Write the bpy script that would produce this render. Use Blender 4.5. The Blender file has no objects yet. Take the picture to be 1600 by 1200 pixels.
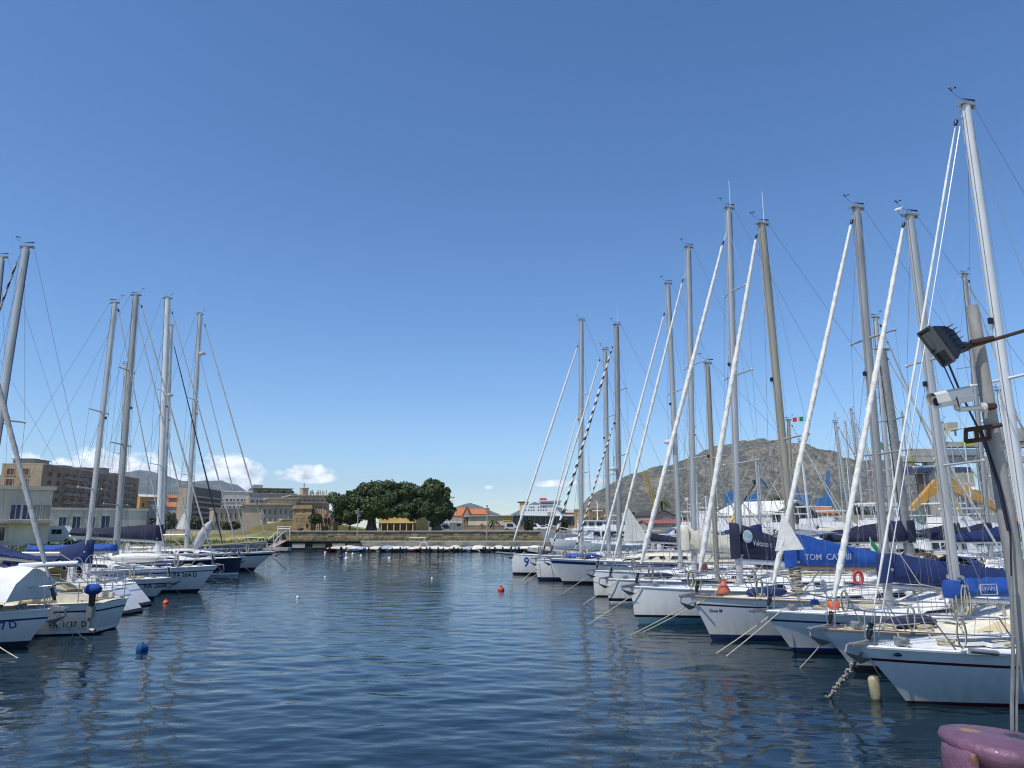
import bpy, math, random
import numpy as np
from mathutils import Vector, Matrix, noise
R = math.radians
random.seed(7)
scene = bpy.context.scene
COL = scene.collection

# ---------------------------------------------------------------- camera
FPX, HOR, CAMH = 1170.0, 825.0, 3.1           # focal length in photo pixels, horizon row, eye height above the water
PITCH = math.atan((HOR - 600) / FPX)
CP, SP = math.cos(PITCH), math.sin(PITCH)
cam_d = bpy.data.cameras.new("camera")
cam_d.sensor_width = 36.0
cam_d.lens = FPX / 1600 * 36.0
cam_d.clip_start, cam_d.clip_end = 0.1, 60000
cam = bpy.data.objects.new("camera", cam_d)
cam.location = (0, 0, CAMH)
cam.rotation_euler = (math.pi / 2 + PITCH, 0, 0)
COL.objects.link(cam)
scene.camera = cam

# ---------------------------------------------------------------- light
SUN_EL, SUN_AZ = 59.0, -130.0                 # azimuth clockwise from +Y (camera forward): behind the left shoulder
sd = Vector((math.sin(R(SUN_AZ)) * math.cos(R(SUN_EL)), math.cos(R(SUN_AZ)) * math.cos(R(SUN_EL)), math.sin(R(SUN_EL))))
sun_d = bpy.data.lights.new("sun", 'SUN')
sun_d.energy, sun_d.angle, sun_d.color = 3.8, R(0.5), (1.0, 0.955, 0.89)
sun = bpy.data.objects.new("sun", sun_d)
sun.rotation_euler = sd.to_track_quat('Z', 'Y').to_euler()
sun.location = (0, 0, 50)
COL.objects.link(sun)

world = bpy.data.worlds.new("World")
scene.world = world
world.use_nodes = True
NT = world.node_tree
for n in list(NT.nodes): NT.nodes.remove(n)
def wn(t, **kw):
    n = NT.nodes.new(t)
    for k, v in kw.items(): setattr(n, k, v)
    return n
def wm(op, a, b=None, clamp=False):
    n = wn('ShaderNodeMath', operation=op, use_clamp=clamp)
    for i, x in enumerate((a, b)):
        if x is None: continue
        if isinstance(x, (int, float)): n.inputs[i].default_value = x
        else: NT.links.new(x, n.inputs[i])
    return n.outputs[0]
sky = wn('ShaderNodeTexSky', sky_type='NISHITA', sun_disc=False)
sky.sun_elevation, sky.sun_rotation = R(SUN_EL), R(SUN_AZ)
sky.altitude, sky.air_density, sky.dust_density, sky.ozone_density = 0, 0.88, 0.08, 4.0
bg = wn('ShaderNodeBackground'); bg.inputs[1].default_value = 0.148
hsv = wn('ShaderNodeHueSaturation'); hsv.inputs['Saturation'].default_value = 1.15; hsv.inputs['Hue'].default_value = 0.503
NT.links.new(sky.outputs[0], hsv.inputs['Color']); NT.links.new(hsv.outputs[0], bg.inputs[0])
# fair-weather clouds low over the far hills, part of the sky at infinity
tc = wn('ShaderNodeTexCoord'); sep = wn('ShaderNodeSeparateXYZ')
NT.links.new(tc.outputs['Generated'], sep.inputs[0])
az = wm('MULTIPLY', wm('ARCTAN2', sep.outputs[0], sep.outputs[1]), 57.29578)
el = wm('MULTIPLY', wm('ARCSINE', sep.outputs[2]), 57.29578)
cmb = wn('ShaderNodeCombineXYZ')
NT.links.new(az, cmb.inputs[0]); NT.links.new(wm('MULTIPLY', el, 1.5), cmb.inputs[1])
def fbm(scale, detail, w):
    n = wn('ShaderNodeTexNoise', noise_dimensions='3D')
    n.inputs['Scale'].default_value, n.inputs['Detail'].default_value, n.inputs['Roughness'].default_value = scale, detail, 0.58
    cmb2 = wn('ShaderNodeVectorMath', operation='ADD'); cmb2.inputs[1].default_value = (0, 0, w)
    NT.links.new(cmb.outputs[0], cmb2.inputs[0]); NT.links.new(cmb2.outputs[0], n.inputs['Vector'])
    return n.outputs[0]
def px_dir(px, py):
    a, b = (px - 800) / FPX, (600 - py) / FPX
    return Vector((a, CP - b * SP, SP + b * CP))
def azel(px, py):
    d = px_dir(px, py).normalized()
    return math.degrees(math.atan2(d.x, d.y)), math.degrees(math.asin(d.z))
env = None
for (cx, cy, w, h, gain) in ((150, 742, 140, 42, 0.95), (225, 746, 90, 34, .8), (355, 748, 70, 40, 1.1), (478, 745, 58, 22, 1.15), (865, 757, 32, 8, 0.7), (765, 762, 8, 4, 0.35), (915, 752, 40, 10, .45)):
    a0, e0 = azel(cx, cy); a1, _ = azel(cx + w, cy); _, e1 = azel(cx, cy - h)
    u = wm('DIVIDE', wm('SUBTRACT', az, a0), abs(a1 - a0)); v = wm('DIVIDE', wm('SUBTRACT', el, e0), abs(e1 - e0))
    v = wm('ADD', wm('MAXIMUM', v, 0.0), wm('MULTIPLY', wm('MINIMUM', v, 0.0), 1.9))       # flat bases
    d2 = wm('ADD', wm('MULTIPLY', u, u), wm('MULTIPLY', v, v))
    e = wm('MULTIPLY', wm('SUBTRACT', 1.0, d2), gain)
    env = e if env is None else wm('MAXIMUM', env, e)
f1, f2 = fbm(0.48, 7, 5.3), fbm(0.8, 6, 9.7)
dens = wm('ADD', wm('MULTIPLY', env, 1.25), wm('MULTIPLY', wm('SUBTRACT', f1, 0.53), 4.2))
mask = wm('MULTIPLY', wm('MULTIPLY', dens, 1.5, True), wm('GREATER_THAN', env, -1.2))
mask = wm('MULTIPLY', mask, 0.92)
shade = wm('ADD', 0.60, wm('MULTIPLY', wm('SUBTRACT', f2, 0.42), 1.5), True)
ccol = wn('ShaderNodeCombineXYZ')
for i, k in enumerate((0.93, 0.96, 1.02)): NT.links.new(wm('MULTIPLY', shade, k), ccol.inputs[i])
bgc = wn('ShaderNodeBackground'); NT.links.new(ccol.outputs[0], bgc.inputs[0]); bgc.inputs[1].default_value = 1.8
mixs = wn('ShaderNodeMixShader'); NT.links.new(mask, mixs.inputs[0])
NT.links.new(bg.outputs[0], mixs.inputs[1]); NT.links.new(bgc.outputs[0], mixs.inputs[2])
wo = wn('ShaderNodeOutputWorld'); NT.links.new(mixs.outputs[0], wo.inputs[0])

scene.view_settings.view_transform = 'Standard'
scene.view_settings.look = 'None'
scene.view_settings.exposure = 0.13
scene.view_settings.gamma = 1.0
scene.view_settings.use_curve_mapping = False
scene.render.engine = 'CYCLES'
scene.cycles.use_denoising = True
scene.cycles.max_bounces = 6
scene.cycles.caustics_reflective = False
scene.cycles.caustics_refractive = False
scene.cycles.sample_clamp_indirect = 6
scene.cycles.filter_width = 1.15
scene.render.film_transparent = False

# ---------------------------------------------------------------- picture <-> place
CAM = Vector((0, 0, CAMH))
def on_z(px, py, z=0.0):
    d = px_dir(px, py); return CAM + d * ((z - CAMH) / d.z)
def at_y(px, py, Y):
    d = px_dir(px, py); return CAM + d * (Y / d.y)
def x_at(px, Y, z=2.6):                       # world x of a photo column at depth Y and height z
    depth = Y * CP + (z - CAMH) * SP
    return (px - 800) / FPX * depth
def z_at(py, Y): return at_y(800, py, Y).z

# ---------------------------------------------------------------- materials
MATS = {}
def mat(name, col, rough=0.5, metal=0.0, var=0.12, vscale=3.0, bump=0.0, bscale=30.0, coat=0.0, stretch=(1, 1, 1), col2=None, detail=5.0, spec=0.5, patch=None):
    if name in MATS: return MATS[name]
    m = bpy.data.materials.new(name); m.use_nodes = True
    nt = m.node_tree; b = nt.nodes['Principled BSDF']
    b.inputs['Roughness'].default_value = rough
    b.inputs['Metallic'].default_value = metal
    b.inputs['Coat Weight'].default_value = coat
    b.inputs['Coat Roughness'].default_value = 0.08
    b.inputs['Specular IOR Level'].default_value = spec
    c = tuple(col) + (1,)
    if var or col2:
        t = nt.nodes.new('ShaderNodeTexCoord'); mp = nt.nodes.new('ShaderNodeMapping')
        mp.inputs['Scale'].default_value = stretch
        nt.links.new(t.outputs['Object'], mp.inputs[0])
        nz = nt.nodes.new('ShaderNodeTexNoise'); nz.inputs['Scale'].default_value = vscale; nz.inputs['Detail'].default_value = detail
        nz.inputs['Roughness'].default_value = 0.62
        nt.links.new(mp.outputs[0], nz.inputs['Vector'])
        rp = nt.nodes.new('ShaderNodeValToRGB')
        lo, hi = patch or (0.3, 0.7)
        rp.color_ramp.elements[0].position, rp.color_ramp.elements[1].position = lo, hi
        d = col2 or tuple(max(0, x * (1 - var)) for x in col)
        u = tuple(min(1, x * (1 + (var * 0.6 if not col2 else 0))) for x in col)
        rp.color_ramp.elements[0].color = tuple(d) + (1,)
        rp.color_ramp.elements[1].color = tuple(u) + (1,)
        nt.links.new(nz.outputs[0], rp.inputs[0]); nt.links.new(rp.outputs[0], b.inputs['Base Color'])
        if bump:
            nb = nt.nodes.new('ShaderNodeTexNoise'); nb.inputs['Scale'].default_value = bscale; nb.inputs['Detail'].default_value = 4
            nt.links.new(mp.outputs[0], nb.inputs['Vector'])
            bp = nt.nodes.new('ShaderNodeBump'); bp.inputs['Strength'].default_value = bump; bp.inputs['Distance'].default_value = 0.03
            nt.links.new(nb.outputs[0], bp.inputs['Height']); nt.links.new(bp.outputs[0], b.inputs['Normal'])
    else:
        b.inputs['Base Color'].default_value = c
    MATS[name] = m
    return m
WHITE = mat('gelcoat_white', (0.83, 0.815, 0.78), 0.28, var=0.10, vscale=1.6, coat=0.3, stretch=(0.6, 1, 2.2), patch=(0.25, 0.6))
def hull_mat(name, col):
    m = mat(name, col, 0.25, var=0.07, vscale=2.2, coat=0.35, stretch=(2.5, 2.5, .5), detail=8)
    nt = m.node_tree; b = nt.nodes['Principled BSDF']; src = b.inputs['Base Color'].links[0].from_socket
    t = nt.nodes.new('ShaderNodeTexCoord'); sp_ = nt.nodes.new('ShaderNodeSeparateXYZ'); nt.links.new(t.outputs['Object'], sp_.inputs[0])
    nz = nt.nodes.new('ShaderNodeTexNoise'); nz.inputs['Scale'].default_value = 3.0; nz.inputs['Detail'].default_value = 8; mp = nt.nodes.new('ShaderNodeMapping'); mp.inputs['Scale'].default_value = (1.6, 1.6, .35)
    nt.links.new(t.outputs['Object'], mp.inputs[0]); nt.links.new(mp.outputs[0], nz.inputs['Vector'])
    mr = nt.nodes.new('ShaderNodeMapRange'); mr.inputs['From Min'].default_value, mr.inputs['From Max'].default_value, mr.inputs['To Min'].default_value, mr.inputs['To Max'].default_value = .12, .75, .75, .0
    nt.links.new(sp_.outputs[2], mr.inputs['Value'])
    mu = nt.nodes.new('ShaderNodeMath'); mu.operation = 'MULTIPLY'; mu.use_clamp = True; nt.links.new(mr.outputs[0], mu.inputs[0]); nt.links.new(nz.outputs[0], mu.inputs[1])
    mx = nt.nodes.new('ShaderNodeMix'); mx.data_type = 'RGBA'; nt.links.new(mu.outputs[0], mx.inputs['Factor']); nt.links.new(src, mx.inputs['A']); mx.inputs['B'].default_value = (.42, .36, .22, 1)
    nt.links.new(mx.outputs['Result'], b.inputs['Base Color']); return m
HULLW = hull_mat('hull_white', (0.86, 0.835, 0.785))
CREAM = mat('gelcoat_cream', (0.78, 0.73, 0.58), 0.35, var=0.10, vscale=2)
DECKW = mat('deck_white', (0.78, 0.775, 0.74), 0.55, var=0.10, vscale=4, bump=0.1)
DECKC = mat('deck_cream', (0.76, 0.70, 0.54), 0.6, var=0.1, vscale=4, bump=0.1)
TEAK = mat('teak', (0.36, 0.245, 0.15), 0.65, var=0.3, vscale=5, stretch=(1, 8, 8))
MAHOG = mat('varnished_wood', (0.17, 0.062, 0.028), 0.3, var=0.3, vscale=6, stretch=(1, 6, 6), coat=0.4)
NAVYH = mat('hull_navy', (0.012, 0.018, 0.045), 0.2, var=0.15, coat=0.5)
BLACK = mat('black_paint', (0.012, 0.012, 0.014), 0.4, var=0.2)
ANTIF = mat('antifoul_dark', (0.012, 0.016, 0.03), 0.7, var=0.35, vscale=6)
ANTIFB = mat('antifoul_blue', (0.02, 0.035, 0.11), 0.7, var=0.35, vscale=6)
AQUA = mat('antifoul_aqua', (0.16, 0.33, 0.38), 0.7, var=0.3, vscale=6)
MAROON = mat('stripe_maroon', (0.10, 0.012, 0.022), 0.35, var=0.15)
BLUES = mat('stripe_blue', (0.02, 0.03, 0.15), 0.35, var=0.15)
SILV = mat('mast_alloy', (0.50, 0.50, 0.49), 0.42, 0.35, var=0.14, vscale=1.3, stretch=(4, 4, 0.7))
SILVD = mat('mast_alloy_weathered', (0.36, 0.36, 0.35), 0.5, 0.35, var=0.18, vscale=1.3, stretch=(4, 4, 0.7))
WHMAST = mat('mast_white', (0.68, 0.69, 0.69), 0.35, var=0.10, vscale=1.3)
TANMAST = mat('mast_buff', (0.35, 0.325, 0.255), 0.5, var=0.2, vscale=1.5, stretch=(3, 3, 0.5))
STEEL = mat('stainless', (0.55, 0.55, 0.55), 0.25, 0.85, var=0.15, vscale=8)
WIRE = mat('rigging_wire', (0.20, 0.205, 0.215), 0.45, 0.5, var=0.15)
ROPE = mat('mooring_rope', (0.55, 0.50, 0.36), 0.9, var=0.3, vscale=12)
ROPED = mat('old_rope', (0.16, 0.15, 0.13), 0.9, var=0.5, vscale=10)
SAILC = mat('sail_white', (0.74, 0.725, 0.66), 0.8, var=0.14, vscale=3, bump=0.5, bscale=9)
GROOVE = mat('sail_groove_shade', (0.60, 0.585, 0.53), 0.8, var=0.2, vscale=5)  # shade in the furled sail's grooves, painted as a narrow greyer spiral
SAILG = mat('sail_grey', (0.45, 0.44, 0.42), 0.8, var=0.2, vscale=3, bump=0.5, bscale=9)
CANVN = mat('canvas_navy', (0.014, 0.018, 0.048), 0.85, var=0.3, vscale=3, bump=0.6, bscale=7)
CANVB = mat('canvas_blue', (0.010, 0.026, 0.11), 0.85, var=0.3, vscale=3, bump=0.6, bscale=7)
CANVR = mat('canvas_royal', (0.010, 0.070, 0.32), 0.8, var=0.3, vscale=3, bump=0.6, bscale=7)
CANVT = mat('canvas_tan', (0.62, 0.52, 0.30), 0.85, var=0.12, vscale=2, bump=0.4, bscale=8)
CANVW = mat('canvas_white', (0.74, 0.73, 0.67), 0.85, var=0.16, vscale=2, bump=0.9, bscale=4)
CANVC = mat('canvas_cream', (0.62, 0.58, 0.47), 0.85, var=0.2, vscale=3, bump=0.6, bscale=7)
CANVG = mat('canvas_grey', (0.20, 0.22, 0.25), 0.8, var=0.25, vscale=3, bump=0.5, bscale=7)
WINDK = mat('window_dark', (0.012, 0.015, 0.02), 0.08, var=0)
HATCH = mat('hatch_smoke', (0.05, 0.06, 0.085), 0.15, var=0)
GALV = mat('galvanised', (0.30, 0.30, 0.295), 0.55, 0.5, var=0.25, vscale=6)
RUBB = mat('rubber', (0.03, 0.03, 0.032), 0.7, var=0.2)
ORANGE = mat('orange_plastic', (0.75, 0.13, 0.035), 0.45, var=0.15)
RED = mat('red_paint', (0.55, 0.03, 0.03), 0.5, var=0.15)
GREENF = mat('flag_green', (0.01, 0.22, 0.07), 0.8, var=0.1)
BLUEP = mat('blue_plastic', (0.04, 0.16, 0.42), 0.4, var=0.15)
YELLOW = mat('yellow_paint', (0.62, 0.36, 0.03), 0.5, var=0.2, vscale=2)
LETTER = mat('lettering_dark', (0.02, 0.025, 0.05), 0.5, var=0)
LETTERB = mat('lettering_blue', (0.02, 0.05, 0.32), 0.5, var=0)
LETTERW = mat('lettering_white', (0.50, 0.53, 0.60), 0.7, var=.35, vscale=14)
LEATH = mat('rope_coil', (0.45, 0.40, 0.28), 0.9, var=0.4, vscale=20)

# ---------------------------------------------------------------- mesh builder
class MB:
    def __init__(s): s.v, s.f, s.m = [], [], []
    def add(s, vs, fs, mi=0):
        o = len(s.v); s.v += [tuple(v) for v in vs]
        s.f += [tuple(i + o for i in f) for f in fs]; s.m += [mi] * len(fs)
    def loft(s, rings, closed=True, caps=(True, True), mi=0, mis=None):
        n = len(rings[0]); vs = [p for r in rings for p in r]; o = len(s.v)
        s.v += [tuple(v) for v in vs]
        for i in range(len(rings) - 1):
            for j in range(n if closed else n - 1):
                k = (j + 1) % n
                s.f.append((o + i * n + j, o + i * n + k, o + (i + 1) * n + k, o + (i + 1) * n + j))
                s.m.append(mis(i, j) if mis else mi)
        if closed:
            if caps[0]: s.f.append(tuple(o + j for j in reversed(range(n)))); s.m.append(mi)
            if caps[1]: s.f.append(tuple(o + (len(rings) - 1) * n + j for j in range(n))); s.m.append(mi)
        return s
    def tube(s, pts, r=0.01, n=6, mi=0, flat=1.0, twist=None, caps=(True, True)):
        P = [Vector(p) for p in pts]; rings = []; u = None
        for i, p in enumerate(P):
            t = (P[min(i + 1, len(P) - 1)] - P[max(i - 1, 0)])
            t = t.normalized() if t.length > 1e-9 else Vector((0, 0, 1))
            if u is None:
                u = Vector((1, 0, 0)) if abs(t.x) < 0.85 else Vector((0, 0, 1))
            u = (u - t * u.dot(t)).normalized(); w = t.cross(u)
            rr = r if isinstance(r, (int, float)) else r[i]
            rg = []
            for j in range(n):
                a = 2 * math.pi * j / n
                q = rr if twist is None else rr * (1 + twist[0] * math.cos(2 * (a - twist[1] * i)))
                rg.append(p + u * (q * math.cos(a)) + w * (q * flat * math.sin(a)))
            rings.append(rg)
        mis = None
        if twist is not None and len(twist) > 2:
            mis = lambda i, j: 1 if ((j / n - twist[1] * i / (2 * math.pi)) % 1.0) < twist[2] else 0
        return s.loft(rings, True, caps, mi, mis)
    def box(s, c, size, rz=0.0, mi=0, rx=0.0, ry=0.0):
        hx, hy, hz = size[0] / 2, size[1] / 2, size[2] / 2
        M = Matrix.Rotation(rz, 3, 'Z') @ Matrix.Rotation(ry, 3, 'Y') @ Matrix.Rotation(rx, 3, 'X')
        c = Vector(c)
        vs = [c + M @ Vector((x * hx, y * hy, z * hz)) for z in (-1, 1) for x, y in ((-1, -1), (1, -1), (1, 1), (-1, 1))]
        s.add(vs, [(3, 2, 1, 0), (4, 5, 6, 7), (0, 1, 5, 4), (1, 2, 6, 5), (2, 3, 7, 6), (3, 0, 4, 7)], mi); return s
    def prism(s, poly, vec, mi=0):               # flat polygon (3-D points) pushed along vec
        n = len(poly); v = Vector(vec)
        vs = [Vector(p) for p in poly] + [Vector(p) + v for p in poly]
        s.add(vs, [tuple(reversed(range(n))), tuple(range(n, 2 * n))] + [(i, (i + 1) % n, n + (i + 1) % n, n + i) for i in range(n)], mi); return s
    def ell(s, c, rad, nu=10, nv=7, mi=0, rz=0.0):
        c = Vector(c); M = Matrix.Rotation(rz, 3, 'Z'); rings = []
        for i in range(nv + 1):
            a = -math.pi / 2 + math.pi * (0.02 + 0.96 * i / nv)
            rings.append([c + M @ Vector((rad[0] * math.cos(a) * math.cos(2 * math.pi * j / nu), rad[1] * math.cos(a) * math.sin(2 * math.pi * j / nu), rad[2] * math.sin(a))) for j in range(nu)])
        return s.loft(rings, True, (True, True), mi)
    def quad(s, a, b, c, d, mi=0): s.add([a, b, c, d], [(0, 1, 2, 3)], mi); return s
    def mesh(s, name, mats, smooth=None):
        me = bpy.data.meshes.new(name)
        me.from_pydata(s.v, [], s.f)
        for m in (mats if isinstance(mats, (list, tuple)) else [mats]): me.materials.append(m)
        if any(s.m): me.polygons.foreach_set('material_index', s.m)
        me.update()
        if smooth is not None:
            me.polygons.foreach_set('use_smooth', [True] * len(me.polygons))
            if smooth < 180: me.set_sharp_from_angle(angle=R(smooth))
        return me
    def build(s, name, mats, parent=None, smooth=40, loc=None, rz=None):
        o = bpy.data.objects.new(name, s.mesh(name, mats, smooth))
        COL.objects.link(o)
        if parent is not None: o.parent = parent
        if loc is not None: o.location = loc
        if rz is not None: o.rotation_euler = (0, 0, rz)
        return o
def link(name, me, parent=None, loc=(0, 0, 0), rz=0.0, sc=None):
    o = bpy.data.objects.new(name, me); COL.objects.link(o)
    if parent is not None: o.parent = parent
    o.location = loc; o.rotation_euler = (0, 0, rz)
    if sc: o.scale = sc if isinstance(sc, (tuple, list)) else (sc, sc, sc)
    return o
def tag(o, label=None, cat=None, group=None, kind=None):
    if label: o['label'] = label
    if cat: o['category'] = cat
    if group: o['group'] = group
    if kind: o['kind'] = kind
    return o
def thing(name, label, cat, loc=(0, 0, 0), rz=0.0, group=None):
    o = bpy.data.objects.new(name, None); COL.objects.link(o)
    o.empty_display_size = 0.3
    o.location = loc; o.rotation_euler = (0, 0, rz)
    return tag(o, label, cat, group)
def dup(root, loc, rz, label=None, group=None, sc=None):
    def cp(o, par):
        c = o.copy(); COL.objects.link(c)
        if par is not None: c.parent = par
        for ch in o.children: cp(ch, c)
        return c
    r = cp(root, None); r.location = loc; r.rotation_euler = (0, 0, rz)
    if sc: r.scale = (sc, sc, sc)
    return tag(r, label, None, group)
def text2d(body, height, squeeze=.80, bold=.018):
    cu = bpy.data.curves.new('lettering', 'FONT'); cu.body = body; cu.size = 1.0; cu.resolution_u = 2; cu.offset = bold
    ob = bpy.data.objects.new('lettering', cu); COL.objects.link(ob)
    dg = bpy.context.evaluated_depsgraph_get()
    me = bpy.data.meshes.new_from_object(ob.evaluated_get(dg))
    vs = [(v.co.x, v.co.y) for v in me.vertices]; fs = [tuple(p.vertices) for p in me.polygons]
    bpy.data.objects.remove(ob); bpy.data.curves.remove(cu); bpy.data.meshes.remove(me)
    hi = max(v[1] for v in vs); k = height / hi
    return [(x * k * squeeze, y * k) for x, y in vs], fs
def lerp(a, b, t): return a + (b - a) * t
def sstep(t): t = max(0.0, min(1.0, t)); return t * t * (3 - 2 * t)

# ---------------------------------------------------------------- water
def make_water():
    ys = [2.2]
    while ys[-1] < 210: ys.append(ys[-1] + max(0.030, ys[-1] * 0.0048))
    ys = np.array(ys); nu = 560
    u = np.linspace(-1, 1, nu); u = np.sign(u) * np.abs(u) ** 1.0
    Y = np.repeat(ys[:, None], nu, 1); X = u[None, :] * (Y * 0.85 + 6.0)
    dx = (Y * 0.85 + 6.0) * 2 / nu; dy = np.gradient(ys)[:, None] * np.ones_like(X)
    rng = np.random.default_rng(5)
    Z = np.zeros_like(X)
    for i in range(60):
        lam = 0.24 * (2.2 / 0.24) ** rng.random()
        th = rng.normal(R(12), R(26)); k = 2 * math.pi / lam
        if i % 4 == 0: th += math.pi * 0.35 * rng.normal()
        slope = 0.0120 * (lam / 0.7) ** -0.15
        w = np.clip(lam / (3.2 * np.maximum(dy * 1.0, dx * abs(math.sin(th)) )) - 0.6, 0, 1)
        patch = 0.65 + 0.5 * np.sin(X * 0.11 + i) * np.sin(Y * 0.085 + 2.3 * i)
        Z += w * patch * slope / k * np.sin(k * (X * -math.sin(th) + Y * math.cos(th)) + rng.random() * 6.28)
    nr = len(ys)
    co = np.stack([X, Y, Z], -1).reshape(-1, 3)
    idx = np.arange(nr * nu).reshape(nr, nu)
    q = np.stack([idx[:-1, :-1], idx[:-1, 1:], idx[1:, 1:], idx[1:, :-1]], -1).reshape(-1, 4)
    me = bpy.data.meshes.new('water')
    me.vertices.add(len(co)); me.vertices.foreach_set('co', co.ravel())
    me.loops.add(q.size); me.loops.foreach_set('vertex_index', q.ravel().astype(np.int32))
    me.polygons.add(len(q)); me.polygons.foreach_set('loop_start', (np.arange(len(q)) * 4).astype(np.int32))
    me.polygons.foreach_set('loop_total', np.full(len(q), 4, np.int32))
    me.update(calc_edges=True)
    me.polygons.foreach_set('use_smooth', [True] * len(q))
    m = bpy.data.materials.new('harbour_water'); m.use_nodes = True
    nt = m.node_tree; b = nt.nodes['Principled BSDF']
    b.inputs['Base Color'].default_value = (0.005, 0.016, 0.023, 1)
    b.inputs['Roughness'].default_value = 0.035
    b.inputs['IOR'].default_value = 1.333
    t = nt.nodes.new('ShaderNodeTexCoord'); hs = None
    for (sx, sy, rot, sc, amp) in ((0.55, 1.5, 14, 1.6, 0.011), (0.7, 2.0, -6, 3.4, 0.0062), (1, 1.7, 25, 9.0, 0.0016)):
        mp = nt.nodes.new('ShaderNodeMapping'); mp.inputs['Scale'].default_value = (sx, sy, 1); mp.inputs['Rotation'].default_value = (0, 0, R(rot))
        nt.links.new(t.outputs['Object'], mp.inputs[0])
        nz = nt.nodes.new('ShaderNodeTexNoise'); nz.inputs['Scale'].default_value = sc; nz.inputs['Detail'].default_value = 2.5
        nz.inputs['Distortion'].default_value = 0.4
        nt.links.new(mp.outputs[0], nz.inputs['Vector'])
        mu = nt.nodes.new('ShaderNodeMath'); mu.operation = 'MULTIPLY'; mu.inputs[1].default_value = amp
        nt.links.new(nz.outputs[0], mu.inputs[0])
        if hs is None: hs = mu.outputs[0]
        else:
            ad = nt.nodes.new('ShaderNodeMath'); ad.operation = 'ADD'; nt.links.new(hs, ad.inputs[0]); nt.links.new(mu.outputs[0], ad.inputs[1]); hs = ad.outputs[0]
    bp = nt.nodes.new('ShaderNodeBump'); bp.inputs['Distance'].default_value = 1.0
    ml = nt.nodes.new('ShaderNodeMapping'); ml.inputs['Scale'].default_value = (.045, .11, 1); ml.inputs['Rotation'].default_value = (0, 0, R(10)); nt.links.new(t.outputs['Object'], ml.inputs[0])
    nl = nt.nodes.new('ShaderNodeTexNoise'); nl.inputs['Scale'].default_value = 1.0; nl.inputs['Detail'].default_value = 4; nt.links.new(ml.outputs[0], nl.inputs['Vector'])
    mr = nt.nodes.new('ShaderNodeMapRange'); mr.inputs['From Min'].default_value, mr.inputs['From Max'].default_value, mr.inputs['To Min'].default_value, mr.inputs['To Max'].default_value = .35, .65, .55, 1.25
    nt.links.new(nl.outputs[0], mr.inputs['Value'])
    sy_ = nt.nodes.new('ShaderNodeSeparateXYZ'); nt.links.new(t.outputs['Object'], sy_.inputs[0])
    my = nt.nodes.new('ShaderNodeMapRange'); my.inputs['From Min'].default_value, my.inputs['From Max'].default_value, my.inputs['To Min'].default_value, my.inputs['To Max'].default_value = 16, 55, .85, 2.3     # breeze ruffles the open basin, the near corner is sheltered
    nt.links.new(sy_.outputs[1], my.inputs['Value'])
    mm = nt.nodes.new('ShaderNodeMath'); mm.operation = 'MULTIPLY'; nt.links.new(mr.outputs[0], mm.inputs[0]); nt.links.new(my.outputs[0], mm.inputs[1]); nt.links.new(mm.outputs[0], bp.inputs['Strength'])
    nt.links.new(hs, bp.inputs['Height']); nt.links.new(bp.outputs[0], b.inputs['Normal'])
    me.materials.append(m)
    o = bpy.data.objects.new('water', me); COL.objects.link(o)
    return tag(o, kind='structure')
make_water()
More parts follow.
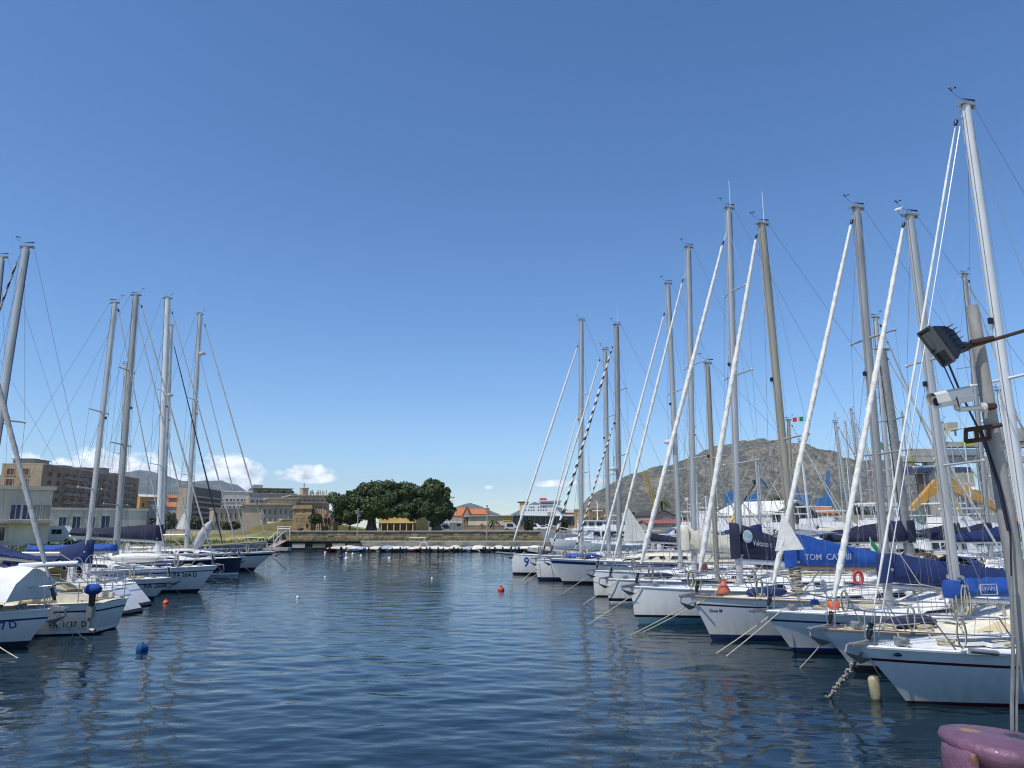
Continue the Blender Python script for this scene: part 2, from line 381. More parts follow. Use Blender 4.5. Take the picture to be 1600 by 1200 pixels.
# ---------------------------------------------------------------- yachts
class Yacht:
    """origin: stem at the waterline; +x forward, z up. Bow tip, masts and covers are found on the boat's own centre plane."""
    def __init__(s, name, label, ang, L, B, stem=None, tip=None, P=None, over=0.6, fb=1.1, stern=None, hull=HULLW, stripe=None, boot=BLUES, anti=ANTIF,
                 deck=DECKW, rail=WHITE, rake=0.35, group=None, sheerband=None, cat='sailing yacht', bootlo=0.05, boothi=0.15, sternw=0.30):
        s.sternw = sternw
        s.ang, s.L, s.B = R(ang), L, B
        s.dir = Vector((math.cos(s.ang), math.sin(s.ang), 0))
        if stern is not None:
            S = on_z(stern[0], stern[1], 0); P = S + s.dir * (L - over - rake)
        if P is None: P = on_z(stem[0], stem[1], 0)
        s.P = Vector((P[0], P[1], 0))
        if tip is not None: over, fb = s.loc(*tip)
        s.over, s.fb, s.rake = over, fb, rake
        s.root = thing(name, label, cat, s.P, s.ang, group)
        s.side = 1 if s.ang > R(90) else -1        # camera side in local y
        s.mats = [hull, stripe or hull, boot, anti, sheerband or hull]
        s.deckm = deck
        s.make_hull(stripe is not None, bootlo, boothi, rail, sheerband)
    def loc(s, px, py):
        n = Vector((-s.dir.y, s.dir.x, 0)); d = px_dir(px, py)
        t = n.dot(s.P - CAM) / n.dot(d); Q = CAM + d * t - s.P
        return Q.dot(s.dir), Q.z
    def world(s, x, y, z):
        n = Vector((-s.dir.y, s.dir.x, 0)); return s.P + s.dir * x + n * y + Vector((0, 0, z))
    def sheer(s, t):
        return s.fb * (0.83 + 0.17 * max(0.0, (t - 0.25) / 0.75) ** 1.8 + (0.03 * (0.25 - t) / 0.25 if t < 0.25 else 0))
    def hb(s, t):
        h = s.B / 2
        return h * (1 - s.sternw * ((0.42 - t) / 0.42) ** 2) if t < 0.42 else h * max(0.0, 1 - ((t - 0.42) / 0.58) ** 2.1)
    def xb(s, z): return s.over * (z / s.fb) ** (1.15 if z > 0 else 1) if z > 0 else z * 1.3
    def xs(s, z): return s.over - s.L + s.rake * (1 - max(z, 0) / s.fb) * (1.0) + (0 if z > 0 else -z * 1.2)
    def width(s, t, z, zs):
        if z >= 0:
            r = z / zs; return s.hb(t) * (1 - (1 - r) * (0.07 + 0.22 * t * t) - 0.05 * (1 - r) ** 2)
        return s.hb(t) * (0.88 - 0.22 * t * t) * max(0.05, 1 + z / 0.75)
    def hull_y(s, x, z):
        t = (x - s.xs(z)) / (s.xb(z) - s.xs(z)); t = max(0, min(1, t)); return s.width(t, z, s.sheer(t))
    def pt(s, t, zf):                              # point at the deck edge scaled inwards
        z = s.sheer(t); return lerp(s.xs(z), s.xb(z), t), s.hb(t), z
    def dx(s, t): return s.pt(t, 0)[0]
    def t_of(s, x): return max(0.0, min(1.0, (x - s.dx(0)) / (s.dx(1) - s.dx(0))))
    def deckz(s, x): return s.sheer(s.t_of(x)) + 0.04
    def make_hull(s, has_stripe, b0, b1, rail, sheerband):
        nS = 26; ts = [1 - (1 - i / nS) ** 1.35 for i in range(nS + 1)]
        rows = [('z', -0.6), ('z', -0.25), ('z', b0), ('z', b1), ('f', 0.3), ('f', 0.62), ('o', 0.24 if not sheerband else 0.25), ('o', 0.19 if not sheerband else 0.10), ('f', 1.0)]
        band = [3, 3, 2, 0, 0, 0, 4 if sheerband else (1 if has_stripe else 0), 0]
        mb = MB()
        for sd in (1, -1):
            rings = []
            for t in ts:
                zs = s.sheer(t); rg = []
                for k, v in rows:
                    z = v if k == 'z' else (lerp(b1, zs, v) if k == 'f' else zs - v)
                    rg.append((lerp(s.xs(z), s.xb(z), t), sd * s.width(t, z, zs), z))
                rings.append(rg if sd > 0 else rg[::-1])
            nb = len(band)
            mb.loft(rings, False, mis=(lambda i, j: band[j]) if sd > 0 else (lambda i, j: band[nb - 1 - j]))
            if sd > 0: st = rings[0]
        n = len(st)
        for j in range(n - 1):
            a, b = st[j], st[j + 1]
            mb.quad((a[0], -a[1], a[2]), (a[0], a[1], a[2]), (b[0], b[1], b[2]), (b[0], -b[1], b[2]), band[j])
        mb.build('hull', s.mats, s.root, 35)
        d = MB(); rings = []
        for t in ts:
            z = s.sheer(t) - 0.012; x = lerp(s.xs(z), s.xb(z), t); w = s.hb(t) * 0.995
            rings.append([(x, w * q, z + 0.05 * (1 - q * q) * min(1, s.hb(t))) for q in (-1, -0.6, -0.2, 0.2, 0.6, 1)])
        d.loft([r[::-1] for r in rings], False); d.build('deck', s.deckm, s.root, 60)
        r = MB()
        for sd in (1, -1):
            r.tube([(lerp(s.xs(s.sheer(t)), s.xb(s.sheer(t)), t), sd * s.hb(t), s.sheer(t) + 0.012) for t in ts], 0.03, 5, flat=0.9)
        r.build('toe_rail', rail, s.root, 60)
        s.ts = ts
    # -------- deck works
    def cabin(s, t0=0.30, t1=0.74, h=0.42, w=0.60, m=None, wins=3, winm=WINDK, wl=(0.36, 0.70), winh=(0.35, 0.72), hatches=(0.80, 0.62)):
        mb = MB(); m = m or s.deckm; N = 14
        def sec(t):
            x = s.dx(t); k = sstep((t1 - t) / 0.24) ** 0.8; hh = max(0.02, h * (0.08 + 0.92 * k)); ww = s.hb(t) * w * (0.75 + 0.25 * k); z = s.sheer(t) - 0.02
            return x, ww, hh, z
        rings = []
        for i in range(N + 1):
            x, ww, hh, z = sec(lerp(t0, t1, i / N))
            rings.append([(x, ww, z), (x, ww * 0.95, z + hh * 0.75), (x, ww * 0.80, z + hh), (x, 0, z + hh * 1.12), (x, -ww * 0.80, z + hh), (x, -ww * 0.95, z + hh * 0.75), (x, -ww, z)])
        mb.loft([r[::-1] for r in rings]); mb.build('coachroof', m, s.root, 30)
        s.ct, s.cw, s.csec = (t0, t1), w, sec
        for sd in (1, -1):
            for i in range(wins):
                a, b = lerp(wl[0], wl[1], i / wins), lerp(wl[0], wl[1], (i + 0.78) / wins)
                p = []
                for t, f in ((a, winh[0]), (b, winh[0]), (b - 0.01, winh[1]), (a + 0.006, winh[1])):
                    x, ww, hh, z = sec(t); p.append((x, sd * (ww * (1 - 0.05 * f / 0.75) + 0.004), z + hh * f))
                q = MB(); q.prism(p if sd < 0 else p[::-1], (0, sd * 0.012, 0)); q.build('cabin_window', winm, s.root, None)
        for t in hatches:
            x = s.dx(t); z = s.deckz(x) if t > t1 else s.csec(t)[3] + s.csec(t)[2] * 1.12
            hq = MB(); hq.box((x, 0, z + 0.03), (0.5, 0.5, 0.05)); ho = hq.build('hatch', [DECKW], s.root, None)
            g = MB(); g.box((x, 0, z + 0.06), (0.40, 0.40, 0.02)); g.build('hatch_glass', HATCH, ho, None)
        gr = MB()
        for sd in (1, -1):
            pts = [(s.dx(t), sd * s.csec(t)[1] * 0.72, s.csec(t)[3] + s.csec(t)[2] * 1.02 + 0.06) for t in (t0 + .06, t0 + .14, t0 + .22, t0 + .30)]
            gr.tube(pts, 0.014, 5)
            for p in pts: gr.tube([p, (p[0], p[1], p[2] - 0.06)], 0.014, 5)
        gr.build('handrail', TEAK, s.root, 60)
    def cockpit(s, t0=0.04, t1=0.29, wheel=True, seat=TEAK):
        for sd in (1, -1):
            mb = MB(); rings = []
            for i in range(6):
                t = lerp(t0, t1, i / 5); x, hb, z = s.dx(t), s.hb(t), s.sheer(t)
                h = 0.30 if 0 < i else 0.2
                rings.append([(x, sd * hb * 0.72, z), (x, sd * hb * 0.68, z + h), (x, sd * hb * 0.50, z + h), (x, sd * hb * 0.46, z)])
            mb.loft(rings if sd > 0 else [r[::-1] for r in rings]); mb.build('coaming', s.deckm, s.root, 30)
        f = MB(); x0, x1 = s.dx(t0), s.dx(t1); z = s.sheer(0.15)
        f.box(((x0 + x1) / 2, 0, z + 0.05), (x1 - x0, s.hb(0.15) * 0.88, 0.05)); f.build('cockpit_sole', seat, s.root, None)
        if wheel:
            w = MB(); xc = lerp(x0, x1, 0.3)
            w.tube([(xc, 0.42 * math.cos(a), z + 0.75 + 0.42 * math.sin(a)) for a in np.linspace(0, 2 * math.pi, 19)], 0.017, 5)
            for a in range(5):
                w.tube([(xc, 0, z + 0.75), (xc, 0.42 * math.cos(a * 1.257), z + 0.75 + 0.42 * math.sin(a * 1.257))], 0.012, 4)
            w.build('steering_wheel', STEEL, s.root, 60)
            p = MB(); p.box((xc + 0.15, 0, z + 0.42), (0.2, 0.22, 0.8)); p.build('binnacle', WHITE, s.root, None)
        for sd in (1, -1):
            wi = MB(); x = s.dx(t1 - 0.06); wi.tube([(x, sd * s.hb(.2) * .6, z + .28), (x, sd * s.hb(.2) * .6, z + .36), (x, sd * s.hb(.2) * .6, z + .44)], [0.085, 0.06, 0.075], 10)
            wi.build('winch', STEEL, s.root, 50)
    def sprayhood(s, m, t0=0.26, t1=0.36, h=0.85, w=0.66):
        mb = MB(); rings = []
        for i in range(5):
            f = i / 4; t = lerp(t0, t1, f); x = s.dx(t); hh = h * (1 - 0.72 * f ** 2.2) + s.csec(t)[2] * 0.2 * f; ww = s.hb(t) * w; z = s.sheer(t) - 0.02
            rings.append([(x, ww * math.cos(a), z + hh * max(0, math.sin(a)) ** 0.6) for a in np.linspace(0, math.pi, 9)])
        mb.loft(rings, False); mb.loft([[(p[0], p[1] * .98, p[2] * 1.0 - .012) for p in r[::-1]] for r in rings], False)
        o = mb.build('sprayhood', m, s.root, 60)
        wd = MB(); t = t1 - 0.02; x = s.dx(t) + 0.06
        for a, b in ((-0.42, -0.05), (0.05, 0.42)):
            z = s.sheer(t) + s.csec(t)[2] * 0.9
            wd.quad((x + .16, a, z), (x + .16, b, z), (x - .10, b, z + .30), (x - .10, a, z + .30))
        wd.build('sprayhood_window', WINDK, o, None)
    def bimini(s, m, t0=0.05, t1=0.22, z=1.95):
        mb = MB(); rings = []; zz = s.sheer(0.1)
        for i in range(5):
            t = lerp(t0, t1, i / 4); x = s.dx(t); ww = s.hb(t) * 0.8; dz = -0.10 * (2 * i / 4 - 1) ** 2
            rings.append([(x, ww * q, zz + z + dz - 0.16 * q ** 4) for q in (-1, -.6, -.2, .2, .6, 1)])
        mb.loft([r[::-1] for r in rings], False); mb.loft([[(p[0], p[1], p[2] - .02) for p in r] for r in rings], False)
        o = mb.build('bimini', m, s.root, 60)
        f = MB()
        for t in (t0 + .02, t1 - .02):
            for sd in (1, -1): f.tube([(s.dx(lerp(t0, t1, .5)), sd * s.hb(.1) * .85, zz), (s.dx(t), sd * s.hb(t) * .79, zz + z - .15)], 0.014, 5)
        f.build('bimini_frame', STEEL, s.root, 60)
    def clutter(s, seed=1):
        rng = random.Random(seed); x = s.over - .9; z = s.deckz(x)
        w = MB(); w.box((x, 0, z + .04), (.22, .14, .09)); w.tube([(x, -.15, z + .09), (x, .15, z + .09)], .05, 10); w.build('windlass', GALV, s.root, 40)
        for t, k in ((.06, .9), (.42, .93), (.60, .93), (.93, .7)):
            for sd in (1, -1):
                c = MB(); X, Yy, Z = s.dx(t), sd * s.hb(t) * k, s.sheer(t) + .03; c.tube([(X - .12, Yy, Z + .05), (X + .12, Yy, Z + .05)], .014, 5); c.tube([(X, Yy, Z - .02), (X, Yy, Z + .05)], .02, 5); c.build('cleat', STEEL, s.root, 60)
        if hasattr(s, 'ct'):
            for sd in (1, -1):
                t = lerp(*s.ct, .70); X, ww, hh, Z = s.csec(t); Z += hh
                v = MB(); v.tube([(X, sd * ww * .5, Z), (X, sd * ww * .5, Z + .14), (X + .05, sd * ww * .5, Z + .22), (X + .12, sd * ww * .5, Z + .23)], [.04, .04, .06, .085], 9); v.build('vent_cowl', (STEEL, WHITE, STEEL)[seed % 3], s.root, 60)
                r_ = MB(); a, b_ = lerp(*s.ct, .62), lerp(*s.ct, .04); P = []
                for i in range(8): q = s.csec(lerp(a, b_, i / 7)); P.append((q[0], sd * (.18 + .3 * i / 7), q[3] + q[2] * 1.10 + .015))
                r_.tube(P, .011, 4); r_.build('deck_line', (ROPE, CANVR, ROPED)[(seed + (sd > 0)) % 3], s.root, 60)
                wi = MB(); q = s.csec(s.ct[0] + .02); wi.tube([(q[0], sd * q[1] * .6, q[3] + q[2]), (q[0], sd * q[1] * .6, q[3] + q[2] + .1), (q[0], sd * q[1] * .6, q[3] + q[2] + .2)], [.08, .055, .07], 10); wi.build('winch', STEEL, s.root, 50)
        for k in range(2):
            c = MB(); t = rng.uniform(.72, .88); X, Yy, Z = s.dx(t), rng.uniform(-.4, .4) * s.hb(t), s.sheer(t) + .06
            for i in range(7): c.tube([(X + (.16 + rng.uniform(-.03, .03)) * math.cos(a), Yy + (.15 + rng.uniform(-.03, .03)) * math.sin(a), Z + .012 * i) for a in np.linspace(0, 6.28, 11)], .012, 4)
            c.build('rope_coil', (ROPE, LEATH)[k], s.root, 60)
        c = MB(); t = .86; X, Yy, Z = s.dx(t), s.side * s.hb(t) * .97, s.sheer(t) + .6
        for i in range(6): c.tube([(X + .10 * math.sin(a) + .02 * i - .05, Yy + .03 * i * s.side * .5, Z - .26 + .26 * math.cos(a)) for a in np.linspace(0, 6.28, 9)], .011, 4)
        c.build('hanging_coil', ROPE, s.root, 60)
        if seed % 2 == 0:
            c = MB(); t = .80; c.ell((s.dx(t), 0, s.sheer(t) + .16), (.75, .28, .16), 10, 6, rz=.1); c.build('sail_bag', (CANVB, CANVW, CANVN, CANVC)[seed % 4], s.root, 60)
        for k in range(3):
            t = (.30, .45, .58)[k]; sd = s.side; f = MB(); X, Z = s.dx(t), s.sheer(t); Yy = sd * (s.hb(t) + .11)
            f.tube([(X, Yy, Z - .78), (X, Yy, Z - .74), (X, Yy, Z - .25), (X, Yy, Z - .2)], [.05, .10, .10, .04], 10); f.tube([(X, Yy, Z - .2), (X, sd * s.hb(t) * .96, Z + .3)], .008, 4); f.build('side_fender', (WHITE, CANVB, CREAM)[seed % 3], s.root, 60)
    # -------- rig
    def mast(s, top, foot, m=SILV, r=0.115, spr=(0.38, 0.68), sprl=0.95, frac=0.97, wr=None, head=True, vane=True, antenna=False, radar=None, onroof=True, shrouds=True, backstay=True, zfoot=None, spread=True):
        """top, foot: photo points (foot sets only where it stands) or local (x, z)"""
        xt, zt = s.loc(*top) if top[0] > 60 or top[1] > 60 else top
        xf = s.loc(*foot)[0] if foot[0] > 60 or foot[1] > 60 else foot[0]
        zf = (s.deckz(xf) - 0.06 if not (onroof and hasattr(s, 'ct') and s.ct[0] < s.t_of(xf) < s.ct[1]) else s.csec(s.t_of(xf))[3] + s.csec(s.t_of(xf))[2]) if zfoot is None else zfoot
        s.mx = lambda z: lerp(xf, xt, (z - zf) / (zt - zf)); s.zt, s.zf, s.mr = zt, zf, r
        Y = max(10, s.P.y); wr = wr or max(0.006, 0.00017 * Y)
        mb = MB(); N = 9
        mb.tube([(s.mx(lerp(zf, zt, i / N)), 0, lerp(zf, zt, i / N)) for i in range(N + 1)], [r * (1 if i < 6 else 1 - 0.10 * (i - 5) / 4) for i in range(N + 1)], 12, flat=0.72)
        mb.box((s.mx(zf) , 0, zf + .03), (r * 3, r * 2.6, 0.06))
        mo = mb.build('mast', m, s.root, 50)
        s.mo = mo
        k = MB(); k.tube([(s.mx(z) - r * 1.02, 0, z) for z in (zf + .9, zt - .15)], max(.012, r * .10), 4); k.build('sail_track', RUBB, mo, None)
        for yy in (-.4, .45): k = MB(); k.tube([(s.mx(z) + r * dx_, yy * r, z) for z, dx_ in ((zt - .1, .95), (lerp(zf, zt, .5), 1.15), (zf + .8, 1.0))], max(.006, .00014 * s.P.y), 4); k.build('halyard', (ROPE, WIRE)[yy > 0], mo, 60)
        k = MB(); z = lerp(zf, zt, .56); k.box((s.mx(z) + r + .04, 0, z), (.08, .07, .12)); k.build('steaming_light', BLACK, mo, None)
        for sd in (1, -1): k = MB(); k.tube([(s.mx(zf + 1) - .02, sd * r * .7, zf + 1.0), (s.mx(zf + 1), sd * (r * .7 + .14), zf + 1.0)], [.06, .045], 9); k.build('mast_winch', STEEL, mo, 50)
        if head:
            h = MB(); h.box((xt - 0.02, 0, zt + 0.02), (r * 3.2, r * 1.4, 0.05)); h.box((xt + r * 1.5, 0, zt - .01), (0.05, .04, .09)); h.box((xt - r * 1.7, 0, zt - .01), (0.05, .04, .09))
            h.build('masthead', SILVD, mo, None)
        if vane:
            v = MB()
            vr = max(.005, .00016 * s.P.y); v.tube([(xt, 0, zt), (xt + 0.05, 0, zt + 0.12), (xt + 0.32, 0, zt + 0.26)], vr, 4); v.tube([(xt + .32, 0, zt + .26), (xt + .32, 0, zt + .36)], vr, 4)
            for a in range(3): v.ell((xt + .32 + .06 * math.cos(a * 2.09), .06 * math.sin(a * 2.09), zt + .36), (.028, .028, .024), 6, 4)
            v.tube([(xt - .08, 0, zt), (xt - .08, 0, zt + .16)], vr, 4); v.prism([(xt - .26, 0, zt + .18), (xt + .06, 0, zt + .165), (xt + .06, 0, zt + .15), (xt - .26, 0, zt + .13)], (0, .008, 0))
            v.build('wind_vane', BLACK, mo, None)
        if antenna:
            a = MB(); a.tube([(xt - .06, 0.05, zt), (xt - .06, 0.05, zt + 1.1)], 0.012, 4); a.build('antenna', WHMAST, mo, 60)
        tips = []
        for i, fr in enumerate(spr if spread else ()):
            z = lerp(zf, zt, fr); L = sprl * (1 - 0.16 * i)
            for sd in (1, -1):
                p = MB(); tipp = (s.mx(z) - 0.18, sd * L, z + 0.05)
                p.tube([(s.mx(z), 0, z), tipp], [0.034, 0.024], 6); p.ell(tipp, (.045, .035, .045), 6, 5); p.build('spreader', m, mo, 60); tips.append((i, sd, tipp))
        zh = lerp(zf, zt, frac); xh = s.mx(zh)
        if shrouds:
            tm = s.t_of(s.mx(zf)); xc, hc, zc = s.pt(tm, 0); xc -= 0.15
            for sd in (1, -1):
                tp = [q[2] for q in tips if q[1] == sd]
                for path in ([(xh, 0, zh)] + tp[::-1] + [(xc, sd * hc * .94, zc)],
                             ([(s.mx(lerp(zf, zt, spr[0])) + .25, 0, lerp(zf, zt, spr[0]) - .1), (xc + .45, sd * hc * .92, zc)] if spread else [(xh, 0, zh - 1), (xc + .4, sd * hc * .9, zc)]),
                             ([(s.mx(lerp(zf, zt, spr[-1])), 0, lerp(zf, zt, spr[-1]) - .1)] + tp[:1] + [(xc - .3, sd * hc * .93, zc)]) if len(spr) > 1 and spread else None):
                    if path: q = MB(); q.tube(path, wr, 4); q.build('shroud', WIRE, s.root, 60)
        if backstay:
            x0, h0, z0 = s.pt(0.01, 0); q = MB(); q.tube([(xt - r * 2, 0, zt), (x0 + .1, 0, z0)], wr, 4)
            q.build('backstay', WIRE, s.root, 60)
            q = MB(); q.tube([(s.mx(zt) - r, .02, zt - .3), (s.mx(zf + 1.2) - r * 1.6, .1, zf + 1.2)], wr * .8, 4); q.build('halyard', WIRE, s.root, 60)
        if radar is not None:
            z = lerp(zf, zt, radar); q = MB(); x = s.mx(z) + r + .18
            q.tube([(x, 0, z), (x, 0, z + .05), (x, 0, z + .16), (x, 0, z + .2)], [.2, .25, .24, .12], 12); q.box((x - .15, 0, z - .04), (.3, .1, .06)); q.build('radar_dome', WHITE, mo, 50)
    def stay(s, top, bottom=None, m=SAILC, m2=None, r=0.085, twist=(0.16, 0.9), frac2=0.38, rs=.80, top_wire=0.03, drum=True, name='furled_sail', bare=0.05, wr=None):
        tx, tz = s.loc(*top) if top[0] > 60 or top[1] > 60 else top
        if bottom is None: bx, bz = s.over - 0.2, s.fb + 0.12
        else: bx, bz = s.loc(*bottom)
        zd = max(bz, s.sheer(s.t_of(bx)) + .02) if bottom is None else bz
        A, B = Vector((bx, 0, zd)), Vector((tx, 0, tz))
        mxz = min(s.zt, tz + (s.zt - tz) * .35) if hasattr(s, 'zt') else tz
        w = MB(); w.tube([A, B], wr or max(.008, .0002 * s.P.y), 4); ow = w.build('forestay', WIRE, s.root, 60)
        if hasattr(s, 'zt'):
            w2 = MB(); w2.tube([B, (s.mx(mxz) + s.mr * .5, 0, mxz)], .010, 4); w2.build('forestay', WIRE, ow, 60)
        N = 110; r *= rs; twist = (min(twist[0], .10),) + (.75 + .5 * ((s.P.y * 7.3) % 1.0),)
        pts = [A.lerp(B, lerp(bare, 0.985, i / N)) for i in range(N + 1)]
        rr = [r * (0.55 + 0.45 * sstep(i / N / 0.06)) * (1.0 if i / N < frac2 else lerp(1.0, 0.62, (i / N - frac2) / (1 - frac2))) * (1 + .05 * math.sin(i * 1.7) + .07 * math.sin(i * .23 + s.L) + .04 * math.sin(i * .61 + s.P.x)) for i in range(N + 1)]
        mb = MB(); mb.tube(pts, rr, 9, twist=tuple(twist) + ((0.42,) if m2 else (0.07,)))
        mb.build(name, [m, m2 or (GROOVE if m is SAILC else m)], s.root, 70)
        if drum:
            d = MB(); p = A.lerp(B, 0.012); q = A.lerp(B, 0.03); d.tube([A, p, p.lerp(q, .5), p.lerp(q, .8)], [.03, .06, .04, .06], 10); d.build('furler_drum', BLACK, s.root, 50)
            d = MB(); d.tube([B.lerp(A, .008), B, B.lerp(A, -.004)], [.035, .045, .025], 8); d.build('halyard_swivel', BLACK, s.root, 50)
    def boom(s, z=None, length=3.6, m=SILV, r=0.075, drop=0.0, pts=None, forward=0.0):
        if pts: (x0, z0), (x1, z1) = s.loc(*pts[0]), s.loc(*pts[1])
        else:
            z0 = s.zf + (z or 1.0); x0 = s.mx(z0) - 0.1; x1, z1 = x0 - length, z0 + drop
        mb = MB(); mb.tube([(x0, 0, z0), (x1, 0, z1)], r, 10, flat=0.75); mb.build('boom', m, s.root, 60)
        s.bm = ((x0, z0), (x1, z1))
        q = MB(); q.tube([(x1, 0, z1), (s.dx(.06), 0, s.sheer(.1) + .3)], .012, 4); q.build('mainsheet', ROPE, s.root, 60); q = MB(); q.tube([(lerp(x0, x1, .3), 0, lerp(z0, z1, .3)), (s.mx(s.zf) - .2, 0, s.zf + .1)], .02, 5); q.build('boom_vang', ROPE, s.root, 60)
    def cover(s, tm, bm_, te, be, m=CANVN, w=0.22, collar=True, name='sail_cover', sag=0.25, px=True):
        a, b, c, d = [(s.loc(*p) if px else p) for p in (tm, bm_, te, be)]
        s.cv = (a, b, c, d, w)
        N = 22
        if collar:
            xm = s.mx(a[1]); sg = 1 if a[0] >= c[0] else -1
            pre = []
            for k, f in enumerate((0.0, .5, 1.0)):
                e = s.mr * 2.1 * sg * math.sin(f * math.pi / 2); wv = max(.02, (s.mr * 1.5 + .03) * math.cos(f * math.pi / 2 * .93))
                h = a[1] - b[1]
                pre.append([(a[0] + e, wv * q[0], b[1] - .05 + h * q[1] * 1.03) for q in ((0, 0), (.8, .02), (1, .3), (1, .62), (.8, .95), (0, 1.0), (-.8, .95), (-1, .62), (-1, .3), (-.8, .02))])
            mb = MB(); mb.loft(pre); ocol = mb.build('cover_collar', m, s.root, 60)
        rings = []
        rng = random.Random(len(s.root['label']))
        for i in range(N + 1):
            f = i / N; x = lerp(a[0], c[0], f); zb = lerp(b[1], d[1], f); g = f + sag * f * (1 - f)
            ztp = lerp(a[1], c[1], min(1, g)); wv = w * (1 - 0.30 * f) * (0.6 + .4 * sstep(f / .12)); h = ztp - zb; j = lambda: rng.uniform(-.022, .022)
            rings.append([(x, 0, zb - .02), (x, wv * .8 + j(), zb + h * .08), (x, wv + j(), zb + h * .3 + j()), (x, wv * .62 + j(), zb + h * .62), (x, wv * .2, zb + h * .93), (x, 0, ztp + j()), (x, -wv * .2, zb + h * .93), (x, -wv * .62 + j(), zb + h * .62), (x, -wv + j(), zb + h * .3), (x, -wv * .8, zb + h * .08)])
        if a[0] < c[0]: rings = [r[::-1] for r in rings]
        mb = MB(); mb.loft([r[::-1] for r in rings]); return mb.build(name, m, s.root, 50)
    # -------- fittings
    def rails(s, n=5, t0=0.16, t1=0.80, h=0.62, pulpit=True, pushpit=True, pr=0.014):
        wr = max(.005, .00013 * s.P.y)
        if pulpit:
            mb = MB(); tp = [0.80, 0.87, 0.94, 0.985]
            top = [(s.dx(t), s.hb(t) * .96, s.sheer(t) + h) for t in tp]; bow = (s.over + .12, 0, s.fb + h + .06)
            ring = top + [(s.over + .08, .12, s.fb + h + .05), (s.over + .08, -.12, s.fb + h + .05)] + [(x, -y, z) for x, y, z in top[::-1]]
            mb.tube(ring, pr, 6)
            mid = [(s.dx(t), s.hb(t) * .97, s.sheer(t) + h * .5) for t in tp]
            for sd in (1, -1):
                mb.tube([(x, sd * y, z) for x, y, z in mid], pr * .85, 5)
                for t, dt in ((0.80, .03), (0.90, .035), (0.975, -.005)):
                    mb.tube([(s.dx(t), sd * s.hb(t) * .96, s.sheer(t) + h), (s.dx(t - dt), sd * s.hb(t - dt) * .96, s.sheer(t - dt))], pr, 6)
            mb.build('pulpit', STEEL, s.root, 60)
        if pushpit:
            mb = MB(); tp = [0.14, 0.07, 0.015]
            for hh in (h, h * .5):
                a = [(s.dx(t), s.hb(t) * .95, s.sheer(t) + hh) for t in tp]
                mb.tube(a + [(a[-1][0], 0, a[-1][2])] + [(x, -y, z) for x, y, z in a[::-1]], pr, 6)
            for t in tp:
                for sd in (1, -1): mb.tube([(s.dx(t), sd * s.hb(t) * .95, s.sheer(t) + h), (s.dx(t), sd * s.hb(t) * .95, s.sheer(t))], pr, 5)
            mb.build('pushpit', STEEL, s.root, 60)
        ts = [lerp(t0, t1, i / (n - 1)) for i in range(n)]
        for sd in (1, -1):
            for t in ts[:-1] if pulpit else ts:
                q = MB(); q.tube([(s.dx(t), sd * s.hb(t) * .96, s.sheer(t)), (s.dx(t), sd * s.hb(t) * .95, s.sheer(t) + h)], .0125, 5); q.build('stanchion', STEEL, s.root, 60)
            for hh in (h - .01, h * .52):
                q = MB(); q.tube([(s.dx(t), sd * s.hb(t) * .95, s.sheer(t) + hh) for t in ts], wr, 4); q.build('lifeline', WIRE, s.root, 60)
    def anchor(s, drop=0.0):
        mb = MB(); x, z = s.over + .14, s.fb + .06
        mb.box((s.over - .08, 0, s.fb + .05), (.5, .16, .05)); mb.tube([(x - .45, 0, z + .06), (x + .12, 0, z - .02), (x + .16, 0, z - .16 - drop)], .028, 6)
        for sd in (1, -1): mb.prism([(x + .18, 0, z - .14 - drop), (x - .22, sd * .17, z - .26 - drop), (x - .10, sd * .04, z - .34 - drop)], (0.02, sd * .015, .02))
        mb.build('anchor', GALV, s.root, 30)
    def bowroller(s):
        mb = MB(); mb.box((s.over + .05, 0, s.fb + .02), (.5, .14, .08)); mb.tube([(s.over + .26, -.09, s.fb + .02), (s.over + .26, .09, s.fb + .02)], .05, 8); mb.build('bow_roller', STEEL, s.root, 40)
    def hulltext(s, body, px, height, m=LETTER, z=None):
        x, z0 = s.loc(*px); y = s.hull_y(x, z0)
        # refine for the parallax of the near side
        for _ in range(3):
            d = px_dir(*px); nrm = Vector((-s.dir.y, s.dir.x, 0)); t = nrm.dot(s.P + nrm * (s.side * y) - CAM) / nrm.dot(d); Q = CAM + d * t - s.P
            x, z0 = Q.dot(s.dir), Q.z; y = s.hull_y(x, z0)
        vs, fs = text2d(body, height); mb = MB(); sg = -1 if s.side > 0 else 1
        P = []
        for vx, vy in vs:
            X, Z = x + sg * vx, z0 + vy; P.append((X, s.side * (s.hull_y(X, Z) + .006), Z))
        mb.add(P, fs); return mb.build('lettering', m, s.root, None)
    def covertext(s, body, px, height, m=LETTERW, yoff=None, slope=0.0, parent=None, squeeze=1.0):
        y = s.cv[4] * 1.02 if yoff is None else yoff
        nrm = Vector((-s.dir.y, s.dir.x, 0)); d = px_dir(*px); t = nrm.dot(s.P + nrm * (s.side * y) - CAM) / nrm.dot(d); Q = CAM + d * t - s.P
        x, z0 = Q.dot(s.dir), Q.z; sg = -1 if s.side > 0 else 1
        vs, fs = text2d(body, height, squeeze, .006); mb = MB()
        mb.add([(x + sg * vx, s.side * (y + .02), z0 + vy + slope * vx) for vx, vy in vs], fs)
        return mb.build('lettering', m, parent or s.root, None), x, z0, max(v[0] for v in vs)
def line(name, label, a, b, r=0.014, m=ROPE, sag=0.0, group=None, n=8, cat='rope'):
    a, b = Vector(a), Vector(b); mb = MB()
    pts = [Vector((0, 0, 0)) + (b - a) * (i / n) - Vector((0, 0, sag * 4 * (i / n) * (1 - i / n))) for i in range(n + 1)]
    mb.tube(pts, r, 5); return tag(mb.build(name, m, None, 60, loc=a), label, cat, group)
